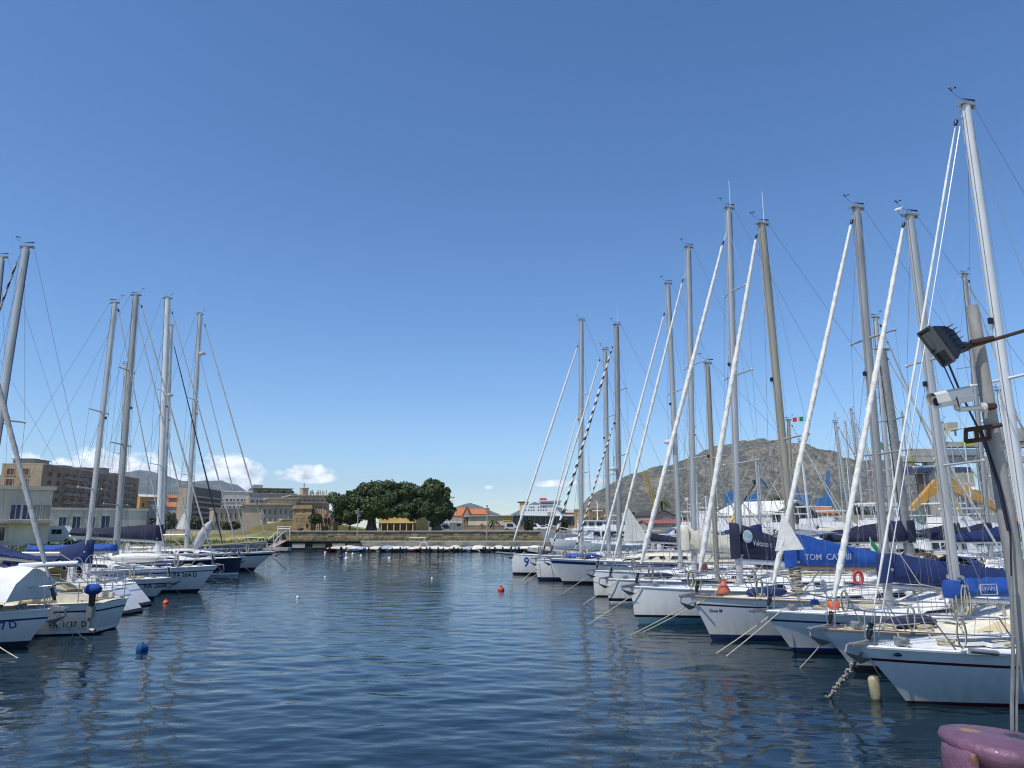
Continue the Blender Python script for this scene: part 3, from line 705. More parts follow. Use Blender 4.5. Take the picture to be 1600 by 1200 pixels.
# ---------------------------------------------------------------- right-hand row of yachts, bows towards the channel
AR = 194
GR = 'yachts moored along the right side of the channel'
b = Yacht('sailing_yacht', 'white sloop with thin maroon stripes, nearest boat on the right', AR, 10.5, 3.3, (1418, 1100), (1343, 1011), stripe=MAROON, boot=MAROON, deck=DECKW, group=GR, bootlo=-.02, boothi=.06)
b.cabin(0.30, 0.72, 0.40, 0.60, wins=3, hatches=()); b.cockpit(); b.rails(6); b.anchor()
b.mast((1509, 165), (1603, 800), WHMAST, r=0.115, spr=(0.45,), sprl=1.0, zfoot=None); b.stay((1494, 190), None, SAILC, r=0.030, twist=(.1, .9), frac2=.9)
b.boom(1.0, 3.6)
q = MB(); p0 = b.loc(1497, 200); q.tube([(b.over - .35, .08, b.fb + .2), (p0[0], .05, p0[1])], .012, 5); q.build('halyard', WHMAST, b.root, 60)
for (px0, py0, w, l) in ((1560, 1003, .62, 1.25), (1497, 1003, .4, .5)):
    hx, hz = b.loc(px0, py0); z = b.deckz(hx) + .06; hq = MB(); hq.box((hx, .15, z), (l, w, .06)); ho = hq.build('hatch', DECKW, b.root, None); g = MB(); g.box((hx, .15, z + .035), (l * .86, w * .84, .02)); g.build('hatch_glass', HATCH, ho, None)
pl = MB(); xx, zz = b.loc(1445, 1003); x2, z2 = b.loc(1612, 1019); pl.tube([(xx, 1.0, zz), (lerp(xx, x2, .22), 1.05, lerp(zz, z2, .22))], .045, 8, mi=1); pl.tube([(lerp(xx, x2, .22), 1.05, lerp(zz, z2, .22)), (x2 - 2, 1.25, z2 - .06)], .032, 8)
pl.build('spinnaker_pole', [WHMAST, CANVG], b.root, 60)
pt_ = MB(); xq, zq = b.loc(1389, 1019); pt_.ell((xq, b.hull_y(xq, zq) - .005, zq), (.13, .02, .035), 12, 6); pt_.build('hull_port', WINDK, b.root, 60)
R1 = b
b = Yacht('sailing_yacht', 'cream decked white yacht with bright blue boom cover lettered in a frame', AR, 11.5, 3.6, (1335, 1050), (1284, 984), deck=DECKC, boot=ANTIF, rail=TEAK, group=GR)
b.cabin(0.28, 0.76, 0.46, 0.62, m=CREAM, wins=4, hatches=(0.69,)); b.cockpit(); b.rails(6, h=.68); b.bowroller(); b.anchor(.05)
b.mast((1421, 337), (1491, 880), SILV, r=0.125, spr=(0.36, 0.62), sprl=1.05, wr=.006); b.stay((1412, 350), None, SAILC, r=0.085, twist=(.22, .8), frac2=.55)
b.boom(pts=((1492, 936), (1625, 944)), r=.06, m=WHMAST); b.cover((1489, 903), (1492, 931), (1625, 903), (1625, 931), CANVR, w=.24, sag=.0)
b.covertext('IRWIN', (1528.5, 923), .115, LETTERW, squeeze=.95)
x, z = b.loc(1526, 929); fr = MB(); y = b.cv[4] + .03; x += .10
for (cx, cz, sx, sz) in ((x - .19, z + .25, .47, .016), (x - .19, z + .02, .47, .016), (x + .04, z + .135, .016, .23), (x - .42, z + .135, .016, .23)): fr.box((cx, y, cz), (sx, .02, sz))
fr.build('lettering_frame', LETTERW, b.root, None)
b.sprayhood(CANVB)
coil = MB(); x0 = b.mx(b.zf + .3)
for i in range(16):
    a0 = i * .7; coil.tube([(x0 + .16 * math.cos(a0) + .16 * math.cos(t) * .5, .16 * math.sin(a0) + .05, b.zf + .55 + .34 * math.sin(t) - .02 * (i % 4)) for t in np.linspace(0, 6.2, 9)], .014, 4)
coil.build('rope_coil', LEATH, b.root, 60)
R2 = b
b = Yacht('sailing_yacht', 'white yacht with blue wedge on its coachroof and large navy boom awning', AR, 12.5, 3.8, (1240, 1021), (1190, 955), boot=BLUES, stripe=BLUES, group=GR)
b.cabin(0.28, 0.74, 0.50, 0.62, wins=3, hatches=(0.80, 0.66), winh=(.3, .6)); b.cockpit(); b.rails(6, h=.68); b.bowroller()
b.mast((1338, 325), (1388, 935), SILVD, r=0.13, spr=(0.36, 0.65), sprl=1.05, vane=True); b.stay((1331, 345), None, SAILC, r=0.09, twist=(.22, .8), frac2=.5)
b.boom(pts=((1384, 915), (1600, 930)), r=.07); b.cover((1383, 862), (1384, 908), (1600, 893), (1600, 928), CANVB, w=.26, sag=.25)
aw = MB(); p = [b.loc(1393, 866), b.loc(1421, 911), b.loc(1490, 925), b.loc(1540, 895)]
aw.tube([(p[0][0], .32, p[0][1]), (p[1][0], .36, p[1][1]), (p[2][0], .36, p[2][1])], .014, 5); aw.build('awning_rope', LETTERW, b.root, 60)
bl = MB(); t0, t1 = .42, .66
pts = []
for t, f in ((t0, .35), (t1, .52), (t0, .72)):
    x, ww, hh, z = b.csec(t); pts.append((x, ww * (1 - .05 * f / .75) + .003, z + hh * f))
bl.prism(pts[::-1], (0, .006, 0)); bl.build('roof_wedge', BLUES, b.root, None)
cl = MB(); p = [b.loc(1222, 800), b.loc(1211, 861), b.loc(1247, 858)]
cl.prism([(p[0][0], 0, p[0][1]), (p[1][0], 0, p[1][1]), (p[2][0], .25, p[2][1])], (0, .012, 0)); cl.build('sail_clew', SAILC, b.root, None)
R3 = b
b = Yacht('sailing_yacht', 'white yacht with teak rail, deep navy bottom and blue lettered boom cover', AR, 12.0, 3.7, (1112, 1000), (1078, 932), deck=DECKW, boot=ANTIFB, anti=ANTIFB, rail=TEAK, stripe=ANTIF, group=GR, sheerband=None, bootlo=.02, boothi=.16)
b.cabin(0.30, 0.74, 0.36, 0.58, wins=3, hatches=(0.66,)); b.cockpit(); b.rails(6, h=.66); b.bowroller(); b.anchor(.08)
b.mast((1190, 350), (1244, 905), TANMAST, r=0.13, spr=(0.40,), sprl=1.05, antenna=True); b.stay((1182, 368), None, SAILC, r=0.10, twist=(.25, .85), frac2=.45)
b.boom(pts=((1236, 886), (1392, 888)), m=TEAK, r=.07); b.cover((1236, 832), (1235, 884), (1388, 866), (1390, 886), CANVR, w=.27, sag=.1)
b.covertext('TOM  CAT  III', (1257, 875), .175, LETTERW, squeeze=1.05)
b.hulltext('Duna M', (1108, 956), .085)
wrap = MB()
for i in range(14):
    x0 = b.mx(b.zf + .1 + i * .07); wrap.tube([(x0 + .17 * math.cos(t), .15 * math.sin(t), b.zf + .1 + i * .07 + .05 * math.sin(t + i)) for t in np.linspace(0, 6.28, 9)], .022, 4)
wrap.build('rope_coil', LEATH, b.root, 60)
wb = MB(); sg = 1
R4 = b
b = Yacht('sailing_yacht', 'plumb bowed white yacht with navy boom cover bearing a badge', AR, 12.5, 3.9, (993, 975), (985, 917), boot=BLACK, anti=AQUA, stripe=None, group=GR, bootlo=.22, boothi=.30)
b.cabin(0.28, 0.74, 0.45, 0.60, wins=3, hatches=(0.80, 0.64)); b.cockpit(); b.rails(6); b.bowroller(); b.anchor()
b.mast((1138, 325), (1155, 895), SILV, r=0.125, spr=(0.30, 0.53, 0.76), sprl=1.15, antenna=True, frac=.93); b.stay((1130, 378), None, SAILC, r=0.10, twist=(.2, .8), frac2=.5)
b.boom(pts=((1150, 876), (1300, 884)), m=WHMAST, r=.09); b.cover((1150, 816), (1150, 871), (1300, 862), (1300, 881), CANVN, w=.25, sag=.35)
b.covertext('Vulcano c', (1176, 852), .19, LETTERW, slope=-.10, squeeze=.68)
bd = MB(); x, z = b.loc(1161, 838); bd.ell((x, .30, z), (.19, .02, .22), 14, 8); bd.build('cover_badge', mat('badge_pale', (.45, .55, .6), .6, var=.4, vscale=9), b.root, 60)
R5 = b
b = Yacht('sailing_yacht', 'teak railed yacht with buff wooden mast, set back behind the badge cover yacht', AR, 11.0, 3.4, P=Vector((7.4, 29.6, 0)), over=1.0, fb=1.15, deck=DECKC, rail=MAHOG, group=GR)
b.cabin(0.30, 0.72, 0.4, 0.58, m=CREAM, wins=3); b.cockpit(); b.rails(5); b.mast((1105, 567), (1120, 892), TANMAST, r=0.10, spr=(0.55,), sprl=.8); b.boom(.9, 3.2, m=TANMAST)
bd = MB(); x, z = b.loc(1088, 888); bd.box((x, .5, z), (.42, .05, .36), rx=.3); bd.build('seat_board', MAHOG, b.root, None)
b = Yacht('sailing_yacht', 'white sloop with double black waterline stripe and cream boom cover', AR, 12.0, 3.8, (952, 943), (946, 905), boot=BLACK, anti=WHITE, group=GR, bootlo=.10, boothi=.22)
b.cabin(0.28, 0.72, 0.45, 0.6, wins=3); b.cockpit(); b.rails(5); b.anchor(.1)
b.mast((1075, 386), (1084, 870), SILV, r=0.13, spr=(0.34, 0.62), sprl=1.15, frac=.92); b.stay((1067, 437), None, SAILC, r=0.075, twist=(.1, .8), frac2=.6)
b.boom(pts=((1075, 862), (1205, 872)), m=WHMAST); b.cover((1072, 820), (1072, 858), (1200, 852), (1200, 869), CANVC, w=.32, sag=.5); b.sprayhood(CANVG)
R6 = b
b = Yacht('sailing_yacht', 'slim plumb bowed white sloop left of the double striped one', AR, 12.0, 3.7, (929, 932), (926, 892), boot=BLACK, group=GR, bootlo=.02, boothi=.06)
b.cabin(0.28, 0.72, 0.42, 0.6, wins=3); b.cockpit(); b.rails(5); b.anchor(.05)
b.mast((1043, 443), (1063, 870), SILV, r=0.125, spr=(0.33, 0.60), sprl=1.15, frac=.90, radar=.42); b.stay((1038, 490), None, SAILC, r=0.075, twist=(.1, .8), frac2=.6, wr=.012)
b.boom(1.0, 4.2, m=WHMAST); b.sprayhood(CANVN)
R7 = b
b = Yacht('sailing_yacht', 'white yacht with broad blue band under its rail and overhanging bow', AR, 12.5, 3.9, (880, 912), (858, 873), boot=ANTIF, sheerband=BLUES, deck=DECKC, group=GR)
b.cabin(0.28, 0.74, 0.50, 0.62, wins=3, m=CREAM); b.cockpit(); b.rails(5); b.anchor(.1)
b.mast((963, 507), (968, 865), SILVD, r=0.15, spr=(0.42, 0.70), sprl=1.2, antenna=True, radar=.36); b.stay((957, 542), (861, 862), SAILC, CANVN, r=0.095, twist=(.1, .6), frac2=.7, wr=.012)
b.stay((961, 655), (895, 871), SAILC, CANVN, r=0.06, twist=(.1, .6), frac2=.8, drum=False)
b.boom(pts=((984, 846), (1066, 849)), m=WHMAST); b.cover((986, 826), (984, 844), (1062, 840), (1062, 847), CANVN, w=.3, sag=.2)
cl = MB(); p = [b.loc(976, 790), b.loc(971, 846), b.loc(1011, 845)]; cl.prism([(p[0][0], .3, p[0][1]), (p[1][0], .3, p[1][1]), (p[2][0], .5, p[2][1])], (0, .02, 0)); cl.build('sail_clew', SAILC, b.root, None)
R8 = b
b = Yacht('sailing_yacht', 'white plumb bowed sloop with blue sail heaped on its foredeck', AR, 11.5, 3.7, (840, 907), (836, 874), boot=BLUES, group=GR, bootlo=.08, boothi=.2)
b.cabin(0.28, 0.72, 0.42, 0.6, wins=3); b.cockpit(); b.rails(5); b.anchor(.1)
b.mast((945, 546), (951, 856), SILV, r=0.13, spr=(0.38, 0.66), sprl=1.1); b.stay((937, 562), (849, 862), SAILC, r=0.075, twist=(.1, .8), frac2=.6)
b.stay((903, 645), (846, 866), SAILC, r=0.06, twist=(.1, .8), frac2=.6, drum=False); b.boom(1.0, 4)
hp = MB(); rng = random.Random(3)
for i in range(14):
    t = .62 + .2 * rng.random(); hp.ell((b.dx(t), rng.uniform(-.5, .9), b.sheer(t) + .18 + .12 * rng.random()), (.5, .3, .2), 8, 5, rz=rng.random() * 3)
hp.build('heaped_sail', mat('sail_blue', (.05, .12, .5), .8, var=.3, bump=.6, bscale=6), b.root, 60)
R9 = b
b = Yacht('sailing_yacht', 'white racing yacht numbered 9, farthest bow of the right row', AR, 12.5, 3.9, (801, 898), (799, 866), boot=BLACK, group=GR, bootlo=.04, boothi=.16)
b.cabin(0.28, 0.70, 0.35, 0.55, wins=2); b.cockpit(); b.rails(5, pulpit=False); b.anchor(.05)
b.mast((908, 500), (908, 858), SILV, r=0.155, spr=(0.33, 0.66), sprl=1.2, frac=.90); b.stay((903, 540), (797, 862), SAILC, r=0.095, twist=(.1, .8), frac2=.7)
b.boom(1.0, 4.6); b.hulltext('9', (818, 885), .62, LETTERB)
bs = MB(); bs.tube([(b.over - .2, 0, b.fb), (b.over + 1.1, 0, b.fb + .12)], [.10, .07], 8); bs.build('bowsprit', GALV, b.root, 60)
R10 = b

# ---------------------------------------------------------------- left-hand row
GL = 'yachts moored along the left side of the channel'
AL = 1
b = Yacht('sailing_yacht', 'white yacht under a white tarpaulin tent, nearest on the left', AL, 10.5, 3.4, (42, 1010), (86, 952), boot=ANTIF, stripe=BLUES, group=GL)
b.cabin(0.28, 0.74, 0.42, 0.6, wins=3); b.rails(6, h=.62); b.anchor(.1); b.bowroller()
b.mast((-118, 270), (-100, 900), WHMAST, r=.11, spr=(.5,), sprl=.95); b.stay((-88, 280), (86, 938), SAILG, r=0.085, twist=(.06, .3), frac2=.8)
b.boom(pts=((30, 884), (122, 880)), m=WHMAST, r=.07)
tn = MB(); x0, z0 = b.loc(59, 887); rg = []
for i in range(12):
    x = x0 - i * .45; rg.append([(x, -1.1, b.sheer(.5) + .45), (x, -.75, lerp(b.sheer(.5), z0, .72)), (x, -.3, z0 - .02), (x, 0, z0 + .03), (x, .3, z0 - .02), (x, .7, lerp(b.sheer(.5), z0, .72)), (x, 1.1, b.sheer(.5) + .45)])
rt = random.Random(4); rg = [[(p[0] + rt.uniform(-.05, .05), p[1] + rt.uniform(-.07, .07), p[2] + rt.uniform(-.08, .04)) for p in r] for r in rg]; tn.loft([r for r in rg]); tn.build('boom_tent', CANVW, b.root, 60)
b.hulltext('D', (14, 982), .20, LETTERB); b.hulltext('7', (1, 984), .20, LETTERB)
L1 = b
b = Yacht('sailing_yacht', 'white yacht stern out with dark registration letters and outboard motor', 181, 8.8, 3.0, sternw=.45, stern=(164, 986), over=.7, fb=1.05, rake=.25, boot=WHITE, stripe=ANTIF, rail=CREAM, deck=DECKC, group=GL)
b.cabin(0.30, 0.72, 0.45, 0.62, wins=3); b.cockpit(wheel=False); b.rails(6); b.mast((41, 386), (-32, 850), SILV, r=.13, spr=(.47,), sprl=1.0); b.stay((29, 402), (-150, 900), SAILG, CANVN, r=.06, twist=(.1, .6), drum=False)
b.boom(pts=((-30, 868), (95, 880))); b.cover((-25, 838), (-28, 866), (92, 872), (92, 879), CANVB, w=.3, sag=.9)
b.hulltext('PA  1137  D', (77, 981), .165)
cc = MB(); p = b.loc(88, 910); rg = []
for i in range(8):
    f = i / 7; x = lerp(b.loc(62, 905)[0], b.loc(112, 920)[0], f); zt = lerp(b.loc(70, 897)[1], b.loc(112, 921)[1], f ** 1.4); zb = b.sheer(.3) + .1
    rg.append([(x, 1.05 * math.cos(a), zb + (zt - zb) * math.sin(a) ** .7) for a in np.linspace(0, math.pi, 8)])
cc.loft(rg, False); cc.loft([r[::-1] for r in rg], False); cc.build('cockpit_cover', CANVT, b.root, 60)
om = thing('outboard_motor', 'outboard motor with bright blue cowl clamped on a stern rail', 'outboard motor', (at_y(143, 945, b.P.y - 1.5).x, b.P.y - 1.5, 0), 0)
k = MB(); zc = z_at(921, b.P.y - 1.5); k.ell((0, 0, zc), (.26, .17, .16), 12, 8); k.build('engine_cowl', CANVR, om, 60)
k = MB(); k.tube([(0, 0, zc - .08), (0, 0, zc - .75)], [.10, .07], 8); k.build('leg_housing', BLACK, om, 60)
k = MB(); k.box((0, 0, zc - .62), (.16, .2, .3)); k.tube([(0, 0, zc - .55), (0, 0, zc - 1.15)], .06, 8); k.tube([(-.02, 0, zc - 1.1), (.16, 0, zc - 1.15)], [.05, .08], 8); k.build('gearbox', GALV, om, 60)
L2 = b
for (sx, sy, lab, Lh) in ((215, 958, 'white yacht stern out with sloping scoop transom, nearer of the two', 9.5), (230, 947, 'white yacht stern out with sloping scoop transom, farther of the two', 9.5)):
    b = Yacht('sailing_yacht', lab, 178, Lh, 3.1, stern=(sx, sy), over=.7, fb=1.0, rake=-1.0, boot=ANTIF, group=GL, sternw=.62)
    b.cabin(0.30, 0.72, 0.45, 0.62, wins=3); b.cockpit(.12, .3); b.rails(5)
    if sx == 215:
        b.mast((3, 402), (-40, 850), SILV, r=.12, spr=(.47,), sprl=1.0); b.hulltext('D', (172, 953), .22, LETTERB); b.boom(1.0, 3.3); b.sprayhood(CANVT)
        L3 = b
    else: b.mast((-75, 440), (-95, 850), SILV, r=.11, spr=(.47,), sprl=1.0); b.sprayhood(CANVN); L4 = b
b = Yacht('sailing_yacht', 'white yacht lettered RA 2608 D with blue boom cover', AL, 10.5, 3.4, (240, 937), (272, 903), boot=BLUES, anti=ANTIFB, stripe=BLUES, group=GL)
b.cabin(0.28, 0.74, 0.45, 0.6, wins=3); b.cockpit(); b.rails(6); b.anchor(.05)
b.mast((180, 473), (137, 850), SILV, r=.12, spr=(.30, .58), sprl=1.0); b.stay((185, 484), None, SAILG, r=.035, twist=(.1, .6)); b.boom(pts=((138, 884), (5, 884)), m=WHMAST)
b.cover((139, 842), (139, 880), (10, 866), (8, 882), CANVB, w=.3, sag=1.0); b.hulltext('RA 2608 D', (225, 919), .21); b.sprayhood(CANVB); L5 = b
b = Yacht('sailing_yacht', 'white yacht lettered PA 264 D with azure boom cover', AL, 12.0, 3.9, (310, 925), (341, 884), boot=ANTIF, stripe=BLUES, group=GL)
b.cabin(0.28, 0.74, 0.48, 0.6, wins=4); b.cockpit(); b.rails(6); b.anchor(.1)
b.mast((213, 461), (179, 885), SILVD, r=.16, spr=(.20, .42, .70), sprl=1.2); b.stay((221, 478), None, SAILG, r=.055, twist=(.1, .6)); b.stay((217, 506), (307, 872), SAILG, r=.045, twist=(.1, .6), drum=False)
b.boom(pts=((178, 862), (40, 862)), m=SILVD); b.cover((176, 849), (176, 860), (44, 852), (44, 862), CANVR, w=.26, sag=.9); b.hulltext('PA 264 D', (271, 902), .22); L6 = b
tb = MB(); xq, zq = b.loc(225, 892); tb.ell((xq, -.7, b.deckz(xq) + .5), (1.4, .3, .22), 12, 8); tb.build('rolled_dinghy', CANVW, b.root, 60)
b = Yacht('sailing_yacht', 'dark navy hulled yacht with white waterline on the left', AL, 12.0, 3.9, (372, 898), (379, 871), hull=NAVYH, boot=WHITE, anti=ANTIF, group=GL, bootlo=.02, boothi=.14)
b.cabin(0.28, 0.74, 0.45, 0.6, wins=3); b.cockpit(); b.rails(5); b.anchor(.1)
b.mast((262, 466), (246, 878), WHMAST, r=.20, spr=(.33, .62), sprl=1.3, radar=.60); b.stay((269, 488), None, SAILG, r=.06, twist=(.1, .6)); b.stay((271, 537), (352, 866), CANVN, r=.06, twist=(.1, .6), drum=False)
b.boom(pts=((247, 846), (108, 838)), m=WHMAST, r=.10); b.cover((246, 819), (246, 844), (112, 826), (110, 836), CANVN, w=.35, sag=.5); L7 = b
b = Yacht('sailing_yacht', 'white yacht with dark sheer band and long overhanging bow, farthest on the left', AL, 12.5, 3.9, (396, 892), (431, 862), boot=ANTIF, sheerband=NAVYH, group=GL, bootlo=0, boothi=.25)
b.cabin(0.28, 0.74, 0.42, 0.6, wins=3); b.cockpit(); b.rails(5); b.anchor(.1)
b.mast((313, 491), (291, 858), SILV, r=.16, spr=(.30, .62), sprl=1.2, radar=.82); b.stay((320, 508), (420, 852), SAILG, r=.065, twist=(.1, .6)); b.stay((316, 572), (388, 861), SAILG, r=.05, twist=(.1, .6), drum=False); b.boom(1.0, 4)
cl = MB(); p = [b.loc(294, 788), b.loc(275, 826), b.loc(289, 827)]; cl.prism([(p[0][0], 0, p[0][1]), (p[1][0], 0, p[1][1]), (p[2][0], 0, p[2][1])], (0, .02, 0)); cl.build('sail_clew', SAILC, b.root, None)
sb = MB(); p0, p1 = b.loc(307, 858), b.loc(334, 814); sb.tube([(lerp(p0[0], p1[0], f), -.4, lerp(p0[1], p1[1], f)) for f in (0, .15, .5, .8, 1)], [.12, .3, .38, .34, .08], 10); sb.build('upright_dinghy', mat('dinghy_grey', (.42, .43, .44), .6, var=.15), b.root, 60)
L8 = b
for (top, foot, P, lab, c) in (((197, 568), (186, 850), (-33.5, 62.0), 'white yacht with short pale mast behind the azure cover yacht', CANVB), ((268, 509), (254, 850), (-33.8, 70.0), 'white yacht whose mast stands just right of the tall white one', CANVN)):
    b = Yacht('sailing_yacht', lab, AL, 10.5, 3.4, P=Vector((x_at(foot[0], P[1]) + 4.0, P[1], 0)), over=.7, fb=1.2, group=GL)
    b.cabin(.28, .74, .42, .6, wins=3); b.rails(4); b.mast(top, foot, SILV, r=.15, spr=(.5,), sprl=1.1); b.boom(1.0, 3.6); b.cover((b.mx(2.2) - .1, 3.1), (b.mx(2.2) - .1, b.zf + 1), (b.mx(2) - 3.5, b.zf + 1.35), (b.mx(2) - 3.5, b.zf + 1), c, px=False, sag=.4)

for i_, b_ in enumerate((R1, R2, R3, R4, R5, R6, R7, R8, R9, R10, L1, L2, L3, L4, L5, L6, L7, L8)): b_.clutter(i_ + 1)
# ---------------------------------------------------------------- second row on the right, across the pontoon, bows away from us
G2 = 'yachts in the rows behind the right side of the channel'
rows2 = [((1368, 496), (1395, 850), 37.0, SILV, .13, 'white yacht with rolled navy sail behind the navy boom awning', CANVN, CANVB),
         ((1378, 546), (1420, 845), 33.0, GALV, .22, 'white yacht with thick pale grey mast in the second row', CANVN, CANVG),
         ((1507, 428), (1545, 840), 41.0, SILVD, .15, 'white yacht with dark grey mast behind the lamp post', CANVN, CANVT),
         ((1232, 656), (1240, 850), 52.0, TANMAST, .13, 'white yacht with short buff mast behind the azure cover', None, CANVG),
         ((1305, 660), (1333, 845), 58.0, SILV, .12, 'white yacht with thin mast before the orange roofed hut', CANVC, CANVN),
         ((1250, 690), (1268, 845), 66.0, WHMAST, .12, 'white yacht with slim white mast right of the red flag', None, CANVN),
         ((1082, 672), (1092, 850), 64.0, WHMAST, .13, 'white yacht with white mast and dome behind the cream cover', None, CANVN),
         ((1470, 660), (1500, 845), 48.0, SILV, .11, 'white yacht with navy cover between the lamp post and the thick mast', CANVN, CANVG),
         ((1560, 610), (1600, 845), 36.0, WHMAST, .12, 'white yacht at the right edge behind the lamp post', CANVB, CANVB),
         ((1180, 712), (1190, 850), 75.0, SILV, .12, 'white yacht with low mast before the white marquee', CANVB, CANVN),
         ((1330, 640), (1352, 845), 80.0, SILV, .13, 'white yacht far back before the dark bushes', CANVN, CANVN)]
for i, (top, foot, Y, mm, r, lab, cov, hood) in enumerate(rows2):
    xm = x_at(foot[0], Y)
    b = Yacht('sailing_yacht', lab, 14, 11.0 + (i % 3), 3.7, P=Vector((xm + 4.6, Y + 1.1, 0)), over=.6, fb=1.25, group=G2, boot=(BLUES, ANTIF, MAROON)[i % 3], hull=(WHITE, WHITE, CREAM)[(i * 2) % 3])
    b.cabin(.28, .74, .45, .6, wins=3, hatches=(.64,)); b.cockpit(); b.rails(5)
    b.mast(top, foot, mm, r=r, spr=(.36, .66) if r > .125 else (.5,), sprl=1.1); b.stay((b.mx(b.zt) + .25, b.zt - .4), None, SAILC if i % 2 else SAILG, r=.06, twist=(.1, .7))
    b.boom(1.05, 4.0, m=(WHMAST, SILV)[i % 2])
    if cov: b.cover((b.mx(2.2) - .12, b.zf + 2.0), (b.mx(2.2) - .12, b.zf + 1.05), (b.mx(2) - 3.9, b.zf + 1.4), (b.mx(2) - 3.9, b.zf + 1.05), cov, px=False, sag=.4, w=.28)
    if hood: b.sprayhood(hood)
    if i in (1, 4, 7): b.bimini(hood)
# ---------------------------------------------------------------- land
GZ, UZ = 1.3, 2.55                              # quay level, upper ground level
grass_m = mat('dry_grass_ground', (0.36, 0.28, 0.115), 0.95, vscale=0.16, col2=(0.10, 0.115, 0.03), detail=9, bump=0.5, bscale=3, patch=(.36, .62))
grassg_m = mat('green_grass_ground', (0.20, 0.20, 0.055), 0.95, vscale=0.3, col2=(0.06, 0.09, 0.02), detail=9, bump=0.5, bscale=3)
plain_m = mat('plain_ground', (0.24, 0.21, 0.15), 0.95, vscale=0.01, col2=(0.10, 0.10, 0.06), detail=9)
conc = mat('quay_concrete', (0.47, 0.44, 0.38), 0.9, vscale=0.8, var=0.35, bump=0.3, bscale=12, detail=8)
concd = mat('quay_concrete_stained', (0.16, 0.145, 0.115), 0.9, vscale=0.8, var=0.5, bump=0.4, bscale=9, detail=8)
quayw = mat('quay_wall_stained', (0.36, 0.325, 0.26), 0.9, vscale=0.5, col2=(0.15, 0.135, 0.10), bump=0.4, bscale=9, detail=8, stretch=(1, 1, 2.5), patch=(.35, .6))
stone = mat('rubble_stone', (0.44, 0.34, 0.22), 0.95, vscale=0.9, col2=(0.20, 0.145, 0.09), bump=0.8, bscale=6, detail=9)
def sheet(name, poly, z, m, kind='structure', wall=None, wallm=None):
    mb = MB(); n = len(poly)
    mb.add([(x, y, z) for x, y in poly], [tuple(range(n))])
    if wall is not None:
        for i in range(n):
            a, b_ = poly[i], poly[(i + 1) % n]
            mb.quad((a[0], a[1], wall), (b_[0], b_[1], wall), (b_[0], b_[1], z), (a[0], a[1], z), 1)
    o = mb.build(name, [m, wallm or m], None, None); return tag(o, kind=kind)
sheet('ground', [(-9000, 118.5), (9000, 118.5), (9000, 16000), (-9000, 16000)], UZ - .02, plain_m, wall=-1, wallm=stone)
sheet('ground', [(-400, 4), (-25.2, 4), (-27.5, 24), (-33.2, 105.0), (-33.2, 118.7), (-400, 118.7)], GZ, grass_m, wall=-1, wallm=quayw)
sheet('grass_bank', [(-300, 24), (-29.0, 24), (-34.8, 105), (-34.8, 117.5), (-300, 117.5)], GZ + .006, grassg_m)
sheet('quay', [(-33.3, 105), (6.5, 105), (6.5, 118.6), (-33.3, 118.6)], GZ, conc, wall=-1, wallm=quayw)
sheet('grass_strip', [(-33.0, 109.2), (6.2, 109.2), (6.2, 118.4), (-33.0, 118.4)], GZ + .008, grassg_m)
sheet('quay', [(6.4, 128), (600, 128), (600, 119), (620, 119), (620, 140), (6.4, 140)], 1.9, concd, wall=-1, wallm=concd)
sheet('field', [(-46, 118.6), (8, 118.6), (8, 131), (-46, 131)], UZ + .006, grass_m)
sl = MB(); sl.prism([(-400, 110, GZ - .1), (-400, 118.6, UZ), (-400, 118.6, GZ - .1)], (364.6, 0, 0)); tag(sl.build('grass_slope', grass_m, None, None), kind='structure')
# quay edge blocks along the dark left length of the far quay
qb = MB()
rngq = random.Random(4)
blockme = []
for k in range(2):
    m_ = MB(); m_.box((0, 0, 0), (1.75, .10, .62)); blockme.append(m_.mesh('block', [concd, conc][k], None))
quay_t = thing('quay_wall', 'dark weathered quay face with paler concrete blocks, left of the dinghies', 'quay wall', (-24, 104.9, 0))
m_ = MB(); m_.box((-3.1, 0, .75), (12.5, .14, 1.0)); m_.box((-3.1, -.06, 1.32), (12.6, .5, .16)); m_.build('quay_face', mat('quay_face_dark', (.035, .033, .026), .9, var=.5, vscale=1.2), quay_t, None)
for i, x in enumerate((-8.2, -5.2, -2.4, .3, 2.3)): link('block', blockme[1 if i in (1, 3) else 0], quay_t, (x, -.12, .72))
# retaining wall of rubble stone, coursed
rw = thing('retaining_wall', 'low brown rubble retaining wall along the far quay', 'wall', (-12, 118.4, GZ))
mb = MB(); rngw = random.Random(9)
for r_ in range(4):
    x = -23.0
    while x < 20.2:
        w = rngw.uniform(.5, 1.3); h = .30; mb.box((x + w / 2, rngw.uniform(-.12, .0), .16 + r_ * .315), (w - .05, .3, h - .03), rz=rngw.uniform(-.03, .03)); x += w
o = mb.build('stone_courses', stone, rw, None); o['kind'] = 'stuff'
mb = MB(); mb.box((-1.4, .06, .62), (43.4, .2, 1.24)); mb.build('wall_core', stone, rw, None); mb = MB(); mb.box((-1.4, -.08, 1.33), (43.6, .6, .13)); mb.build('coping', conc, rw, None)

